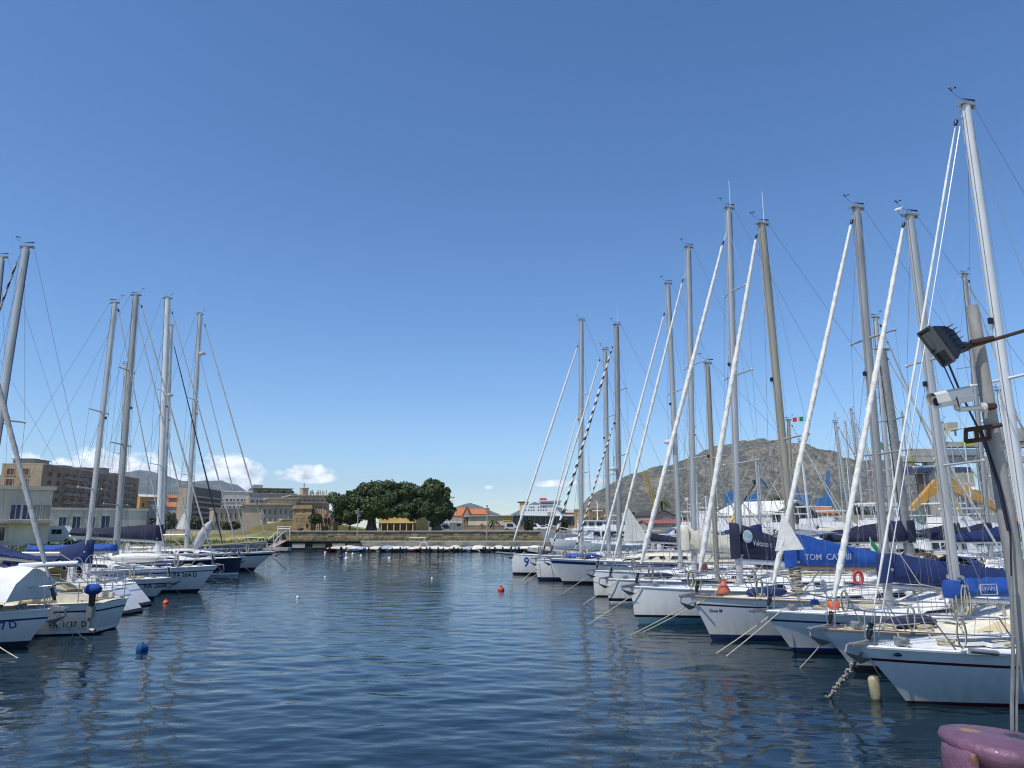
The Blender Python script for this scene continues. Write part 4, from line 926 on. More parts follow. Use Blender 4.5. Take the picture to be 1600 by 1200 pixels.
# ---------------------------------------------------------------- mountains
def ridge(name, pts, Y, front, back, seed, m, base=0.0, rough=0.5, nx=150, ny=70, label=None):
    xs_ = [x_at(p[0], Y, z_at(p[1], Y)) for p in pts]; zs_ = [z_at(p[1], Y) for p in pts]
    X = np.linspace(xs_[0], xs_[-1], nx); prof = np.interp(X, xs_, zs_)
    mb = MB(); vs = []
    for j in range(ny):
        f = j / (ny - 1); y = Y - front + f * (front + back)
        d = (y - Y) / (front if y < Y else back)
        fall = (1 - abs(d)) ** (0.95 if y < Y else 1.2)
        for i in range(nx):
            p = Vector((X[i] * .0022 + seed, y * .0022, seed * 1.7)); k = 1 - min(1, abs(d) * 4)
            n1 = 1 - abs(noise.noise(p * 1.0)) * 2; n2 = 1 - abs(noise.noise(p * 2.6)) * 2; n3 = noise.noise(p * 7.0); n4 = noise.noise(p * 17)
            amp = (1 - k * .82) * rough
            z = prof[i] * fall * (1 + amp * (0.30 * n1 + 0.24 * n2 - .2)) + (1 - k * .8) * prof[i] * rough * (.085 * n3 + .045 * n4) * fall ** .5
            z = min(z, prof[i] * y / Y * .99) if y < Y - 30 else z
            if abs(y - Y) < (front + back) / ny * 1.1 and rough > .9: z += prof[i] * (.030 * noise.noise(Vector((X[i] * .011, 3.3, 1))) + .022 * noise.noise(Vector((X[i] * .03, 1.3, 7))))
            vs.append((X[i], y, max(base, z) if j else base))
    mb.add(vs, [(j * nx + i, j * nx + i + 1, (j + 1) * nx + i + 1, (j + 1) * nx + i) for j in range(ny - 1) for i in range(nx - 1)])
    o = mb.build(name, m, None, 180); o['kind'] = 'structure'; return o
def mount_mat(name, rock, scrub, sc, cut=(.42, .60)):
    m = bpy.data.materials.new(name); m.use_nodes = True; nt = m.node_tree; b_ = nt.nodes['Principled BSDF']; b_.inputs['Roughness'].default_value = 0.95; b_.inputs['Specular IOR Level'].default_value = .1
    t = nt.nodes.new('ShaderNodeTexCoord'); n1 = nt.nodes.new('ShaderNodeTexNoise'); n1.inputs['Scale'].default_value = sc; n1.inputs['Detail'].default_value = 12; n1.inputs['Roughness'].default_value = .74
    nt.links.new(t.outputs['Object'], n1.inputs['Vector'])
    g = nt.nodes.new('ShaderNodeNewGeometry'); sp_ = nt.nodes.new('ShaderNodeSeparateXYZ'); nt.links.new(g.outputs['Normal'], sp_.inputs[0])
    ad = nt.nodes.new('ShaderNodeMath'); ad.operation = 'MULTIPLY_ADD'; nt.links.new(sp_.outputs[2], ad.inputs[0]); ad.inputs[1].default_value = .30; nt.links.new(n1.outputs[0], ad.inputs[2])
    rp = nt.nodes.new('ShaderNodeValToRGB'); rp.color_ramp.elements[0].position, rp.color_ramp.elements[1].position = cut[0] + .22, cut[1] + .22
    rp.color_ramp.elements[0].color = tuple(rock) + (1,); rp.color_ramp.elements[1].color = tuple(scrub) + (1,)
    nt.links.new(ad.outputs[0], rp.inputs[0]); nt.links.new(rp.outputs[0], b_.inputs['Base Color'])
    return m
MROCK = mount_mat('mountain_rock', (0.235, 0.198, 0.14), (0.062, 0.064, 0.038), .05)
MFAR = mount_mat('far_hill', (0.20, 0.18, 0.14), (0.08, 0.085, 0.05), .004)
ridge('mountain', [(890, 818), (918, 776), (950, 757), (985, 742), (1030, 730), (1060, 728), (1085, 712), (1110, 701), (1140, 698), (1165, 693), (1190, 690), (1215, 693), (1240, 706), (1285, 721), (1320, 718), (1350, 722), (1378, 728), (1395, 765), (1412, 800), (1430, 823)], 3900, 1500, 1500, 3.3, MROCK, rough=1.0, nx=300, ny=150)
ridge('hills', [(-500, 700), (-250, 690), (-100, 735), (20, 745), (110, 770), (185, 752), (215, 734), (240, 738), (270, 748), (300, 753), (345, 750), (368, 757), (395, 776), (440, 806), (480, 824)], 8200, 2500, 2000, 8.1, MFAR, rough=.5, nx=160, ny=60)
ridge('hills', [(640, 824), (690, 806), (715, 791), (735, 785), (752, 790), (775, 801), (790, 808), (812, 796), (835, 783), (862, 790), (900, 800), (940, 812), (980, 824)], 9000, 1500, 1500, 5.7, MFAR, rough=.5)
ridge('hills', [(860, 824), (900, 796), (930, 785), (960, 792), (1020, 824)], 8600, 1500, 1500, 2.2, MFAR, rough=.5, nx=60, ny=40)

# ---------------------------------------------------------------- buildings
def plaster(name, c, var=.25): return mat(name, c, 0.9, vscale=0.35, var=var, bump=0.2, bscale=6, detail=9, stretch=(1, 1, .5))
_wcache = {}
def window_mesh(w, h, frame, pane, sill=True):
    k = (round(w, 2), round(h, 2), frame.name, pane.name)
    if k in _wcache: return _wcache[k]
    t = min(w, h) * .12; mb = MB()
    mb.box((0, -.02, h / 2), (w, .05, h), mi=1)
    for x in (-w / 2, w / 2): mb.box((x, -.05, h / 2), (t, .14, h + t))
    mb.box((0, -.055, h), (w, .16, t)); mb.box((0, -.085, -t * .4), (w + t * 3, .22, t))
    if w > h * .3: mb.box((0, -.05, h / 2), (t * .6, .03, h), mi=0)
    _wcache[k] = mb.mesh('window', [frame, pane], None); return _wcache[k]
def bldg(name, label, pL, YL, pR, YR, pyt, D, wall, zb=UZ - .3, wins=None, frame=None, pane=None, roof='flat', roofm=None, cat='building', side=None, cornice=None, balc=None, over=.25, rh=2.0, wz=(.16, .9), hz=None, group=None):
    """front face runs between photo columns pL (depth YL) and pR (depth YR); pyt = photo row of its top at pL"""
    z1 = z_at(pyt, YL) if hz is None else hz
    A = Vector((x_at(pL, YL, (z1 + 3) / 2), YL, zb)); Bp = Vector((x_at(pR, YR, (z1 + 3) / 2), YR, zb)); d = Bp - A; W = d.length; a = math.atan2(d.y, d.x); H = z1 - zb
    t = thing(name, label, cat, A, a, group)
    mb = MB(); mb.box((W / 2, D / 2, H / 2), (W, D, H)); mb.build('wall', wall, t, None)
    rm = roofm or wall
    if roof == 'flat':
        r = MB(); ph = .35
        for (cx, cy, sx, sy) in ((W / 2, -over / 2 + .15, W + over * 2, over + .3), (W / 2, D + over / 2 - .15, W + over * 2, over + .3), (-over / 2 + .15, D / 2, over + .3, D - .3), (W + over / 2 - .15, D / 2, over + .3, D - .3)): r.box((cx, cy, H + ph / 2), (sx, sy, ph))
        r.build('parapet', cornice or rm, t, None)
    elif roof == 'gable':                        # ridge along the front
        r = MB(); o_ = over
        r.prism([(-o_, -o_, H - .1), (-o_, D / 2, H + rh), (-o_, D + o_, H - .1), (-o_, D + o_, H + .08), (-o_, D / 2, H + rh + .22), (-o_, -o_, H + .08)], (W + 2 * o_, 0, 0)); r.build('roof', rm, t, None)
        g = MB(); g.prism([(.02, .02, H - .02), (.02, D / 2, H + rh - .02), (.02, D - .02, H - .02)], (W - .04, 0, 0)); g.build('gable_wall', wall, t, None)
    elif roof == 'gablefront':
        r = MB(); o_ = over
        r.prism([(-o_, -o_, H - .1), (W / 2, -o_, H + rh), (W + o_, -o_, H - .1), (W + o_, -o_, H + .1), (W / 2, -o_, H + rh + .22), (-o_, -o_, H + .1)][::-1], (0, D + 2 * o_, 0)); r.build('roof', rm, t, None)
        g = MB(); g.prism([(.02, .02, H - .02), (W / 2, .02, H + rh - .02), (W - .02, .02, H - .02)][::-1], (0, D - .04, 0)); g.build('gable_wall', wall, t, None)
    fr = frame or wall; pn = pane or WINDK
    if wins:
        nc, nr, fw, fh = wins; cw, rh_ = W * .96 / nc, H * (wz[1] - wz[0]) / nr
        me = window_mesh(cw * fw, rh_ * fh, fr, pn); bal = None
        for r_ in range(nr):
            for c in range(nc):
                x, z = W * .02 + cw * (c + .5), H * wz[0] + rh_ * (r_ + .15)
                link('window', me, t, (x, 0, z))
                if balc and balc(c, r_):
                    k = ('balc', round(cw, 2), round(rh_, 2), fr.name)
                    if k not in _wcache:
                        q = MB(); q.box((0, -.55, 0), (cw * .96, 1.1, .16)); q.box((0, -1.07, rh_ * .17), (cw * .94, .06, rh_ * .32), mi=1)
                        for sx in (-1, 1): q.box((sx * cw * .45, -.55, rh_ * .17), (.06, 1.0, rh_ * .32), mi=1)
                        _wcache[k] = q.mesh('balcony', [conc, fr], None)
                    link('balcony', _wcache[k], t, (x, -.02, z - rh_ * .12))
    if side:                                     # windows on the left-hand side wall
        nc, nr, fw, fh = side; cw, rh_ = D * .9 / nc, H * (wz[1] - wz[0]) / nr; me = window_mesh(cw * fw, rh_ * fh, fr, pn)
        for r_ in range(nr):
            for c in range(nc): link('window', me, t, (0, D * .05 + cw * (c + .5), H * wz[0] + rh_ * (r_ + .15)), -math.pi / 2)
    t['W'], t['H'] = W, H
    return t
SHUT = mat('shutter_brown', (.07, .035, .022), .6, var=.4, vscale=.4)
REDSH = mat('shutter_red', (.13, .03, .025), .6, var=.5, vscale=.3)
BLUSH = mat('door_blue', (.05, .07, .14), .6, var=.3)
PALEF = mat('frame_pale', (.45, .42, .36), .8, var=.2)
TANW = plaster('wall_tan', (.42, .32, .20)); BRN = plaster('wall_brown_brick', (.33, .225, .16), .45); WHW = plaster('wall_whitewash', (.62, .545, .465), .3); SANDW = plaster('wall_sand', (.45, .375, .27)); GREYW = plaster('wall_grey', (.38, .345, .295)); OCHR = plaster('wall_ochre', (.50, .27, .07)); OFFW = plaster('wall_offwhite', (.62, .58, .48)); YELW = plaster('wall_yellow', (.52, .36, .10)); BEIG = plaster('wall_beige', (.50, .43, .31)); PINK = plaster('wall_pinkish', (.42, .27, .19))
TILE = mat('roof_tile', (.50, .17, .06), .85, var=.35, vscale=.8, stretch=(6, 1, 1)); DKROOF = mat('roof_dark', (.06, .05, .045), .8, var=.3); STONEF = mat('fort_stone', (.36, .25, .13), .95, vscale=.8, var=.45, bump=.8, bscale=4, detail=9)
# apartment block on the far left: long balconied face turned away from the sun, plain end wall lit
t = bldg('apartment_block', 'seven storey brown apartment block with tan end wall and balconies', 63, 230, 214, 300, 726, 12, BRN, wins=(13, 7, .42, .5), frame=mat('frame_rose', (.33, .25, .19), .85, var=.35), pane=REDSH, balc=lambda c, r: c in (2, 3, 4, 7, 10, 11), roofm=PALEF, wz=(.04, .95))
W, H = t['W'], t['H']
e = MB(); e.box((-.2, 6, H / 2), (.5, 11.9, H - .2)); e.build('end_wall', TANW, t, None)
me = window_mesh(2.2, 2.0, TANW, REDSH)
for (y, f) in ((9.3, .84), (9.3, .68), (9.3, .52), (5, .84), (5, .68), (5, .52), (9.3, .36), (5, .36)): link('window', me, t, (-.46, y, H * f), -math.pi / 2)
for (x, w, h) in ((6, 9, 1.8), (22, 6, 1.2), (38, 10, 1.6), (50, 5, 2.6), (60, 6, 1.3)):
    q = MB(); q.box((x, 7, H + h / 2 + .02), (w, 6, h)); q.box((x, 7, H + h + .1), (w + 1, 7, .16)); q.build('roof_shed', [GREYW], t, None)
am = MB()
for x in (44, 44.8): am.tube([(x, 5, H), (x, 5, H + 8)], .12, 4)
for k in range(6): am.tube([(43.6, 5, H + 2 + k), (45.2, 5, H + 2.6 + k)], .07, 4)
am.build('antenna_mast', GALV, t, None)
t = bldg('boatyard_building', 'two storey whitewashed building with blue doors, far left', -46, 68, 80, 71.6, 763, 14, WHW, zb=GZ, roof='flat')
W, H = t['W'], t['H']
for (px_, pn) in ((23, BLUSH), (42, BLUSH), (57, GREYW), (71, GREYW)):
    f = (px_ + 46) / 126; link('door', window_mesh(.85, 1.35, WHW, pn), t, (W * f, 0, H * .49))
q = MB(); q.box((W / 2, -.4, H * .43), (W + .4, .9, .14)); q.build('ledge', conc, t, None)
q = MB(); q.tube([(0, -.8, H * .43 + .9), (W * .42, -.8, H * .43 + .9)], .03, 4); q.tube([(0, -.8, H * .43 + .5), (W * .42, -.8, H * .43 + .5)], .02, 4); q.build('railing', GALV, t, None)
link('window', window_mesh(1.2, 1.3, WHW, WINDK), t, (W * .36, 0, H * .12))
t = bldg('warehouse', 'long low whitewashed warehouse with weathered blue doors', 78, 98, 229, 104, 797, 10, WHW, zb=GZ, roof='flat', over=.1)
W, H = t['W'], t['H']
for (px_, w, h) in ((97, .9, 1.6), (118, 1.0, 1.7), (142, .7, 1.6), (163, 1.1, 1.8)): link('door', window_mesh(w, h, OFFW, BLUSH), t, (W * (px_ - 78) / 151, 0, H * .40))
van = thing('parked_van', 'white parked van beside the whitewashed warehouse', 'van', (x_at(90, 84, 2), 84, GZ), R(8))
q = MB(); q.loft([[(x, y, z) for y, z in ((-.9, .3), (.9, .3), (.9, zt * .55), (.75, zt), (-.75, zt), (-.9, zt * .55))] for x, zt in ((-2.2, 1.9), (-2.1, 2.05), (.8, 2.05), (1.3, 1.5), (2.2, 1.1), (2.3, .6))]); q.build('body', WHITE, van, 30)
for x in (-1.4, 1.4):
    for y in (-.86, .86): q = MB(); q.tube([(x, y - .1, .33), (x, y + .1, .33)], .33, 12); q.build('wheel', RUBB, van, 40)
q = MB(); q.box((.2, -.88, 1.4), (1.0, .06, .5)); q.build('side_window', WINDK, van, None)
# town behind
bldg('town_house', 'ochre house beside the apartment block', 217, 330, 246, 334, 776, 14, OCHR, wins=(3, 3, .4, .5), pane=SHUT, roof='gable', roofm=OFFW, rh=1)
bldg('town_house', 'dark narrow house with white window frames left of the white masts', 229, 300, 252, 302, 783, 12, GREYW, wins=(3, 4, .5, .6), frame=WHITE, pane=WINDK)
bldg('town_house', 'pink house with tiled roof between the tall white masts and brown office', 262, 340, 284, 344, 778, 14, PINK, wins=(3, 4, .35, .5), pane=SHUT, roof='gable', roofm=TILE, rh=1.5)
bldg('town_house', 'low cream house with a tiled roof under the pink house', 250, 310, 284, 313, 792, 12, OFFW, wins=(4, 2, .35, .5), pane=SHUT, roof='gable', roofm=TILE, rh=2)
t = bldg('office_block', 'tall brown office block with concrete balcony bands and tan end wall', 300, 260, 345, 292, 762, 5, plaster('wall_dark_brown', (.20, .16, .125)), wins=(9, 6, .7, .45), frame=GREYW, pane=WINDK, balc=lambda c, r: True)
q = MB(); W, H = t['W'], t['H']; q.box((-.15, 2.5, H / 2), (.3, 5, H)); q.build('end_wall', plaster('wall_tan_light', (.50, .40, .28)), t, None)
t = bldg('modern_block', 'modern white block with set back glazed top floors', 344, 330, 392, 335, 768, 22, OFFW, wins=(8, 4, .75, .42), frame=WHITE, pane=WINDK, roofm=WHITE)
t2 = bldg('modern_block', 'grey stepped block with green roof terrace behind the palazzo', 388, 320, 462, 328, 771, 24, GREYW, wins=(10, 4, .7, .5), frame=PALEF, pane=WINDK, roofm=GREYW)
W, H = t2['W'], t2['H']; q = MB(); q.box((W * .5, 12, H + 1.2), (W * .86, 16, 2.4)); q.box((W * .5, 12, H + 2.5), (W * .9, 18, .25)); q.box((W * .22, 12, H + 3.4), (W * .2, 6, 1.7)); q.build('penthouse', GREYW, t2, None)
q = MB()
for i in range(60): q.ell((random.uniform(.1, .95) * W, random.uniform(1, 5), H + .3 + random.random()), (.9, .6, .6), 5, 4)
o = q.build('roof_garden', mat('shrub_green', (.055, .075, .025), .9, var=.5, vscale=.8), t2, None); o['kind'] = 'stuff'
bldg('town_house', 'plain sand coloured house with shuttered windows left of the palazzo', 333, 250, 394, 255.5, 795, 14, SANDW, wins=(8, 2, .3, .6), pane=SHUT, roofm=GREYW)
# palazzo: two lit wings with tall brown windows
t = bldg('palazzo', 'sand coloured palazzo wing with two rows of tall brown windows', 408, 200, 451, 202.8, 789, 14, SANDW, wins=(5, 2, .34, .62), frame=OFFW, pane=SHUT, roofm=SANDW, over=.6, wz=(.30, .92))
bldg('palazzo', 'sand coloured palazzo side wing in shade beside its main front', 451.6, 202.7, 459, 216, 789, 12, SANDW, wins=(3, 2, .34, .62), frame=OFFW, pane=SHUT, roofm=SANDW, over=.6, wz=(.30, .92))
bldg('palazzo', 'upper set back storey of the palazzo with small windows', 420, 212, 463, 215, 779.5, 12, SANDW, wins=(7, 1, .25, .22), pane=SHUT, roofm=SANDW, over=.6, wz=(.68, .9))
bldg('palazzo', 'pinkish main block of the palazzo behind the ruined fort', 456, 217, 512, 220.5, 786, 16, PINK, wins=(8, 2, .3, .5), frame=SANDW, pane=SHUT, roofm=PINK, over=.6, wz=(.5, .95))
t = bldg('palazzo', 'topmost block of the palazzo with a roof turret and cross', 456, 235, 514, 240, 774.5, 18, SANDW, wins=(8, 2, .25, .4), pane=SHUT, roofm=SANDW, over=.5, wz=(.68, .98))
W, H = t['W'], t['H']; q = MB(); q.box((W * .36, 4, H + 1.2), (W * .16, 5, 2.4)); q.box((W * .36, 4, H + 2.5), (W * .18, 5.6, .2)); q.build('turret', SANDW, t, None)
q = MB(); q.tube([(W * .36, 4, H + 2.5), (W * .36, 4, H + 4.2)], .1, 4); q.tube([(W * .36 - .4, 4, H + 3.6), (W * .36 + .4, 4, H + 3.6)], .1, 4); q.build('cross', GALV, t, None)
for i in range(14): q = MB(); q.box((W * (.5 + .035 * i), 2 + random.random() * 3, H + .5 + random.random()), (.25, .25, 1.4)); q.build('chimney', SANDW, t, None)
bldg('shed', 'dark green container below the palazzo', 441, 150, 461, 151, 813, 5, mat('container_green', (.05, .09, .08), .7, var=.2), roofm=GREYW, over=.05)
bldg('shed', 'low cream hut with two dark openings left of the green container', 418, 152, 441, 151, 818, 4, OFFW, wins=(2, 1, .3, .5), roofm=OFFW, over=.1)
# ruined fort: two blocks of bare stone with broken crown
t = thing('ruined_fort', 'tan stone fort ruin with broken right wall beside the round tree', 'ruin', (x_at(456, 140), 140, UZ - .2), R(-4))
rngf = random.Random(21); Wf = x_at(486, 140) - x_at(456, 140); Hf = z_at(793, 140) - UZ
q = MB()
for j in range(7):
    x = 0.0; zz = j * Hf / 7
    while x < Wf - .1:
        w = min(rngf.uniform(.35, .9), Wf - x)
        q.box((x + w / 2, rngf.uniform(-.05, .05) + 2.5, zz + Hf / 14), (w - .03, 5, Hf / 7 - .03)); x += w
q.build('stone_tower', STONEF, t, None)
q = MB(); q.box((Wf / 2, 2.5, Hf + .08), (Wf + .5, 5.5, .22)); q.box((Wf / 2, 2.5, Hf + .4), (Wf + .1, 5.1, .5)); q.build('cornice', STONEF, t, None)
q = MB(); q.box((Wf * .80, -.06, Hf * .28), (.28, .1, .75)); q.build('loophole', BLACK, t, None)
q = MB(); W2 = x_at(520, 140) - x_at(486, 140); n = 26
for i in range(n):
    f = (i + .5) / n; h = Hf * (1.02 - .10 * f - .32 * max(0, f - .45) + .10 * noise.noise(Vector((f * 9, 1.3, 4)))) * (1 if f < .9 else .8)
    for k in range(5): q.box((Wf + f * W2, 2.2 + rngf.uniform(-.12, .12), h * (k + .5) / 5), (W2 / n * .97, 3.2 + rngf.uniform(-.3, .3), h / 5 - .02))
q.build('ruined_wall', plaster('ruin_plaster', (.38, .28, .17), .5), t, None)
q = MB()
for (f, zf_) in ((.42, .5), (.55, .16), (.62, .5), (.72, .16), (.78, .5)): q.box((Wf + f * W2, .48, Hf * zf_), (.32, .4, .8))
q.build('opening', BLACK, t, None)
bk = MB(); bk.prism([(x_at(372, 145) + u_ * .052, 145, UZ + zz) for u_, zz in ((0, -.3), (60, .9), (130, 1.6), (200, 1.9), (300, 1.5), (420, .6), (520, -.3))], (0, 10, 0)); o = bk.build('mound', grass_m, None, 60); o['kind'] = 'structure'
# house under the big trees, canopy hut, tiled houses, long hall
t = bldg('house', 'yellow house in the shade of the big fig trees', 592, 148, 650, 147, 803, 10, YELW, wins=(6, 1, .4, .5), pane=SHUT, roofm=OFFW, over=.3, wz=(.12, .6)); 
q = MB(); W, H = t['W'], t['H']; q.box((W * .5, -1.2, H * .52), (W * 1.05, 2.4, .15)); q.build('porch_roof', OFFW, t, None)
for i in range(7): q = MB(); q.box((W * i / 6, -2.2, H * .26), (.16, .16, H * .5)); q.build('porch_post', OFFW, t, None)
t = thing('canopy_hut', 'pale flat roofed open hut sheltering a parked car', 'hut', (x_at(676, 250), 250, UZ)); Wc = x_at(722, 250) - x_at(676, 250); Hc = z_at(815.5, 250) - UZ
q = MB(); q.box((Wc / 2, 2, Hc), (Wc, 6, .3)); q.box((Wc / 2, -1.06, Hc - .05), (Wc + .1, .12, .5)); q.build('roof', OFFW, t, None)
q = MB(); q.box((Wc * .78, 2.2, Hc / 2 - .1), (Wc * .4, 4, Hc - .25)); q.build('wall', OFFW, t, None)
for f in (.02, .3, .56): q = MB(); q.box((Wc * f, -.2, Hc / 2), (.12, .12, Hc)); q.build('post', WHITE, t, None)
link('window', window_mesh(1.4, 1.0, WHITE, WINDK), t, (Wc * .88, .19, Hc * .4))
t = bldg('tiled_house', 'house with orange tiled roof and gabled end right of the big trees', 704, 330, 731, 330, 806, 7, BEIG, wins=(3, 1, .3, .5), pane=SHUT, roof='gable', roofm=TILE, rh=3.4)
bldg('tiled_house', 'pinkish gable front attached to the orange roofed house', 722, 322, 735, 322, 808, 16, PINK, wins=(2, 2, .3, .5), pane=SHUT, roof='gablefront', roofm=TILE, rh=4.2)
bldg('tiled_house', 'farther orange tiled roof behind the gabled house', 733, 360, 762, 360, 803.5, 16, BEIG, roof='gable', roofm=TILE, rh=2.6)
t = bldg('long_hall', 'long beige hall with overhanging flat roof and yellow sign', 731, 312, 802, 300, 807, 30, BEIG, zb=UZ, roofm=GREYW, over=1.1)
W, H = t['W'], t['H']; q = MB(); q.box((W * .87, -.12, H * .72), (W * .17, .2, .9)); sgn = q.build('sign', mat('sign_yellow', (.75, .42, .02), .5, var=.1), t, None)
q = MB()
for i, w in enumerate((.12, .2, .16, .1, .2, .14)): q.box((W * .87 - 1.3 + i * .5, -.25, H * .72), (w * 2, .05, .36))
q.build('sign_lettering', RED, sgn, None)
t = bldg('long_hall', 'dark glazed hall continuing the beige hall towards the ferry', 802.5, 300, 905, 325, 806.5, 30, mat('glass_wall_dark', (.03, .03, .03), .25, var=.4, vscale=.4), zb=UZ, roofm=GREYW, over=1.5)
W, H = t['W'], t['H']
for i in range(12): q = MB(); q.box((W * (i + .5) / 12, -.15, H / 2), (.3, .25, H)); q.build('mullion', GREYW, t, None)
bw = thing('boundary_wall', 'low brownish boundary wall before the long hall', 'wall', (x_at(725, 270), 270, UZ)); q = MB(); ww = x_at(905, 270) - x_at(725, 270); q.box((ww / 2, 0, .7), (ww, .4, 1.4)); q.box((ww / 2, 0, 1.43), (ww + .1, .6, .12)); q.build('wall', plaster('wall_rust', (.30, .20, .13), .4), bw, None)
t = bldg('stone_house', 'ruined tan stone house with arched opening behind the grey ship', 921, 150, 946, 151, 797, 8, STONEF, zb=1.9, wins=(2, 1, .3, .35), pane=BLACK, roofm=STONEF, over=.1, wz=(.35, 1.0))
q = MB(); q.prism([(-1.6, .5, 0), (0, .5, 0), (0, .5, 3.6), (-.5, .5, 3.4)], (0, 5, 0)); q.build('buttress', STONEF, t, None)
bldg('shed', 'dark roofed open shed on the far right quay', 1020, 170, 1056, 172, 806, 10, GREYW, zb=1.9, roof='gablefront', roofm=DKROOF, rh=1.1)
t = bldg('long_shed', 'long low shed with faded red roof', 1012, 165, 1082, 166, 818, 8, GREYW, zb=1.9, roof='gable', roofm=mat('roof_red_faded', (.30, .10, .08), .8, var=.25), rh=.6)
bldg('long_shed', 'low pale grey terminal building with flat roof', 985, 260, 1030, 262, 803, 12, OFFW, zb=1.9, wins=(8, 1, .6, .4), roofm=WHITE)
t = bldg('marquee', 'large white marquee tent with dark open gable', 1112, 150, 1206, 138, 806, 15, CANVW, zb=1.9, roof='gable', roofm=CANVW, rh=2.6, over=.2)
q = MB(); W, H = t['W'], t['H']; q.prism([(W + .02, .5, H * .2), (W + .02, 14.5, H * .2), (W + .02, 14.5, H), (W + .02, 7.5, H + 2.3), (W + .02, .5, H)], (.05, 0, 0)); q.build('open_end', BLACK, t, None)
bldg('marquee', 'smaller white tent left of the large marquee', 1085, 160, 1113, 158, 812, 10, CANVW, zb=1.9, roof='gable', roofm=CANVW, rh=1.5, over=.1)
bldg('hut', 'small hut with orange tiled roof among the moored boats', 1262, 150, 1312, 152, 802, 8, BEIG, zb=1.9, roof='gable', roofm=TILE, rh=1.3, wins=(4, 1, .25, .4))
t = bldg('yard_wall', 'long sandy yard wall behind the far boats', 1310, 150, 1440, 140, 808, 1, plaster('wall_sandy', (.40, .34, .24), .3), zb=1.9, over=.05)
bldg('container', 'green container at the end of the sandy yard wall', 1422, 135, 1446, 135, 797, 3, mat('container_seagreen', (.13, .21, .18), .7, var=.25), zb=1.9, over=.02)
# ---------------------------------------------------------------- trees
def leafmat(name, c): return mat(name, c, 0.6, var=.55, vscale=.9, detail=6, spec=.3)
FIG = leafmat('leaf_fig', (.072, .105, .034)); OLIVE = leafmat('leaf_olive', (.060, .085, .022)); DULL = leafmat('leaf_dull', (.055, .060, .030)); LIME = leafmat('leaf_pale', (.10, .115, .035))
BARK = mat('bark', (.10, .085, .065), .95, var=.4, bump=.6, bscale=8, stretch=(1, 1, .3))
def crown_mb(lobes, n, leaf, rng):
    mb = MB(); vs, fs = [], []
    tot = sum((l[3] * l[4] * l[5]) ** .75 for l in lobes)
    for (cx, cy, cz, rx, ry, rz) in lobes:
        k = int(n * (rx * ry * rz) ** .75 / tot)
        for _ in range(k):
            while True:
                d = Vector((rng.gauss(0, 1), rng.gauss(0, 1), rng.gauss(0, 1)))
                if d.length > .1: break
            d.normalize(); r = rng.random() ** .28
            bump = 1 + .22 * noise.noise(Vector((cx + d.x * 2.6, cy + d.y * 2.6, cz + d.z * 2.6)) * 1.3) + .12 * noise.noise(Vector((d.x, d.y, d.z)) * 7 + Vector((cx, cy, cz)))
            p = Vector((cx + d.x * rx * r * bump, cy + d.y * ry * r * bump, cz + d.z * rz * r * bump))
            s_ = leaf * rng.uniform(.6, 1.3); nrm = (d + Vector((rng.gauss(0, .7), rng.gauss(0, .7), rng.gauss(.3, .7)))).normalized()
            u = nrm.orthogonal().normalized(); u = Matrix.Rotation(rng.random() * 6.28, 3, nrm) @ u; w = nrm.cross(u)
            o = len(vs); vs += [p - u * s_ - w * s_ * .35, p + u * s_ * .1 - w * s_ * .62, p + u * s_ + w * s_ * .1, p - u * s_ * .1 + w * s_ * .62]; fs.append((o, o + 1, o + 2, o + 3))
    mb.add(vs, fs); return mb
def expand(lobes, k, rng):
    out = []
    for (cx, cy, cz, rx, ry, rz) in lobes:
        out.append((cx, cy, cz, rx * .72, ry * .72, rz * .72))
        for _ in range(k):
            d = Vector((rng.gauss(0, 1), rng.gauss(-.3, 1), rng.gauss(.2, 1))).normalized(); q = rng.uniform(.26, .46)
            out.append((cx + d.x * rx * .82, cy + d.y * ry * .82, cz + d.z * rz * .82, rx * q, ry * q, rz * q))
    return out
def tree(name, label, x, y, z, trunkh, tr, lobes, n, leaf, m, seed=1, group=None, limbs=5, cat='tree'):
    t = thing(name, label, cat, (x, y, z), 0, group); rng = random.Random(seed)
    q = MB(); q.tube([(0, 0, -.2), (.02, 0, trunkh * .4), (.06, .03, trunkh)], [tr * 1.5, tr, tr * .75], 8)
    for i in range(limbs):
        l = rng.choice(lobes); q.tube([(.05, .03, trunkh * .85), (l[0] * .45, l[1] * .45, lerp(trunkh, l[2], .55)), (l[0] * .9, l[1] * .9, l[2])], [tr * .5, tr * .34, tr * .12], 6)
    q.build('trunk', BARK, t, 60); crown_mb(expand(lobes, 9, rng) if n > 5000 else lobes, n, leaf, rng).build('crown', m, t, None); return t
def lobes_px(spec, Y, x0, zb):
    return [(x_at(px, Y, 6) - x0, dy, z_at(py, Y) - zb, rp * Y / FPX, rp * Y / FPX * .9, rv * Y / FPX) for px, py, rp, rv, dy in spec]
Yt = 136; x0 = x_at(580, Yt)
tree('fig_tree', 'huge dark fig tree, left and widest of the pair', x0, Yt, UZ, 3.0, .8, lobes_px([(545, 790, 30, 22, -1), (572, 775, 32, 24, 0), (602, 775, 34, 23, 0), (632, 780, 30, 22, 1), (590, 790, 34, 20, -3), (535, 803, 22, 14, 0), (560, 805, 26, 12, -2), (622, 800, 28, 12, -2), (646, 797, 16, 16, 2), (586, 766, 20, 14, 0), (566, 768, 16, 12, 0), (618, 768, 18, 12, 0), (640, 780, 14, 13, 1)], Yt, x0, UZ), 40000, .23, FIG, 3, limbs=9)
x0 = x_at(682, Yt)
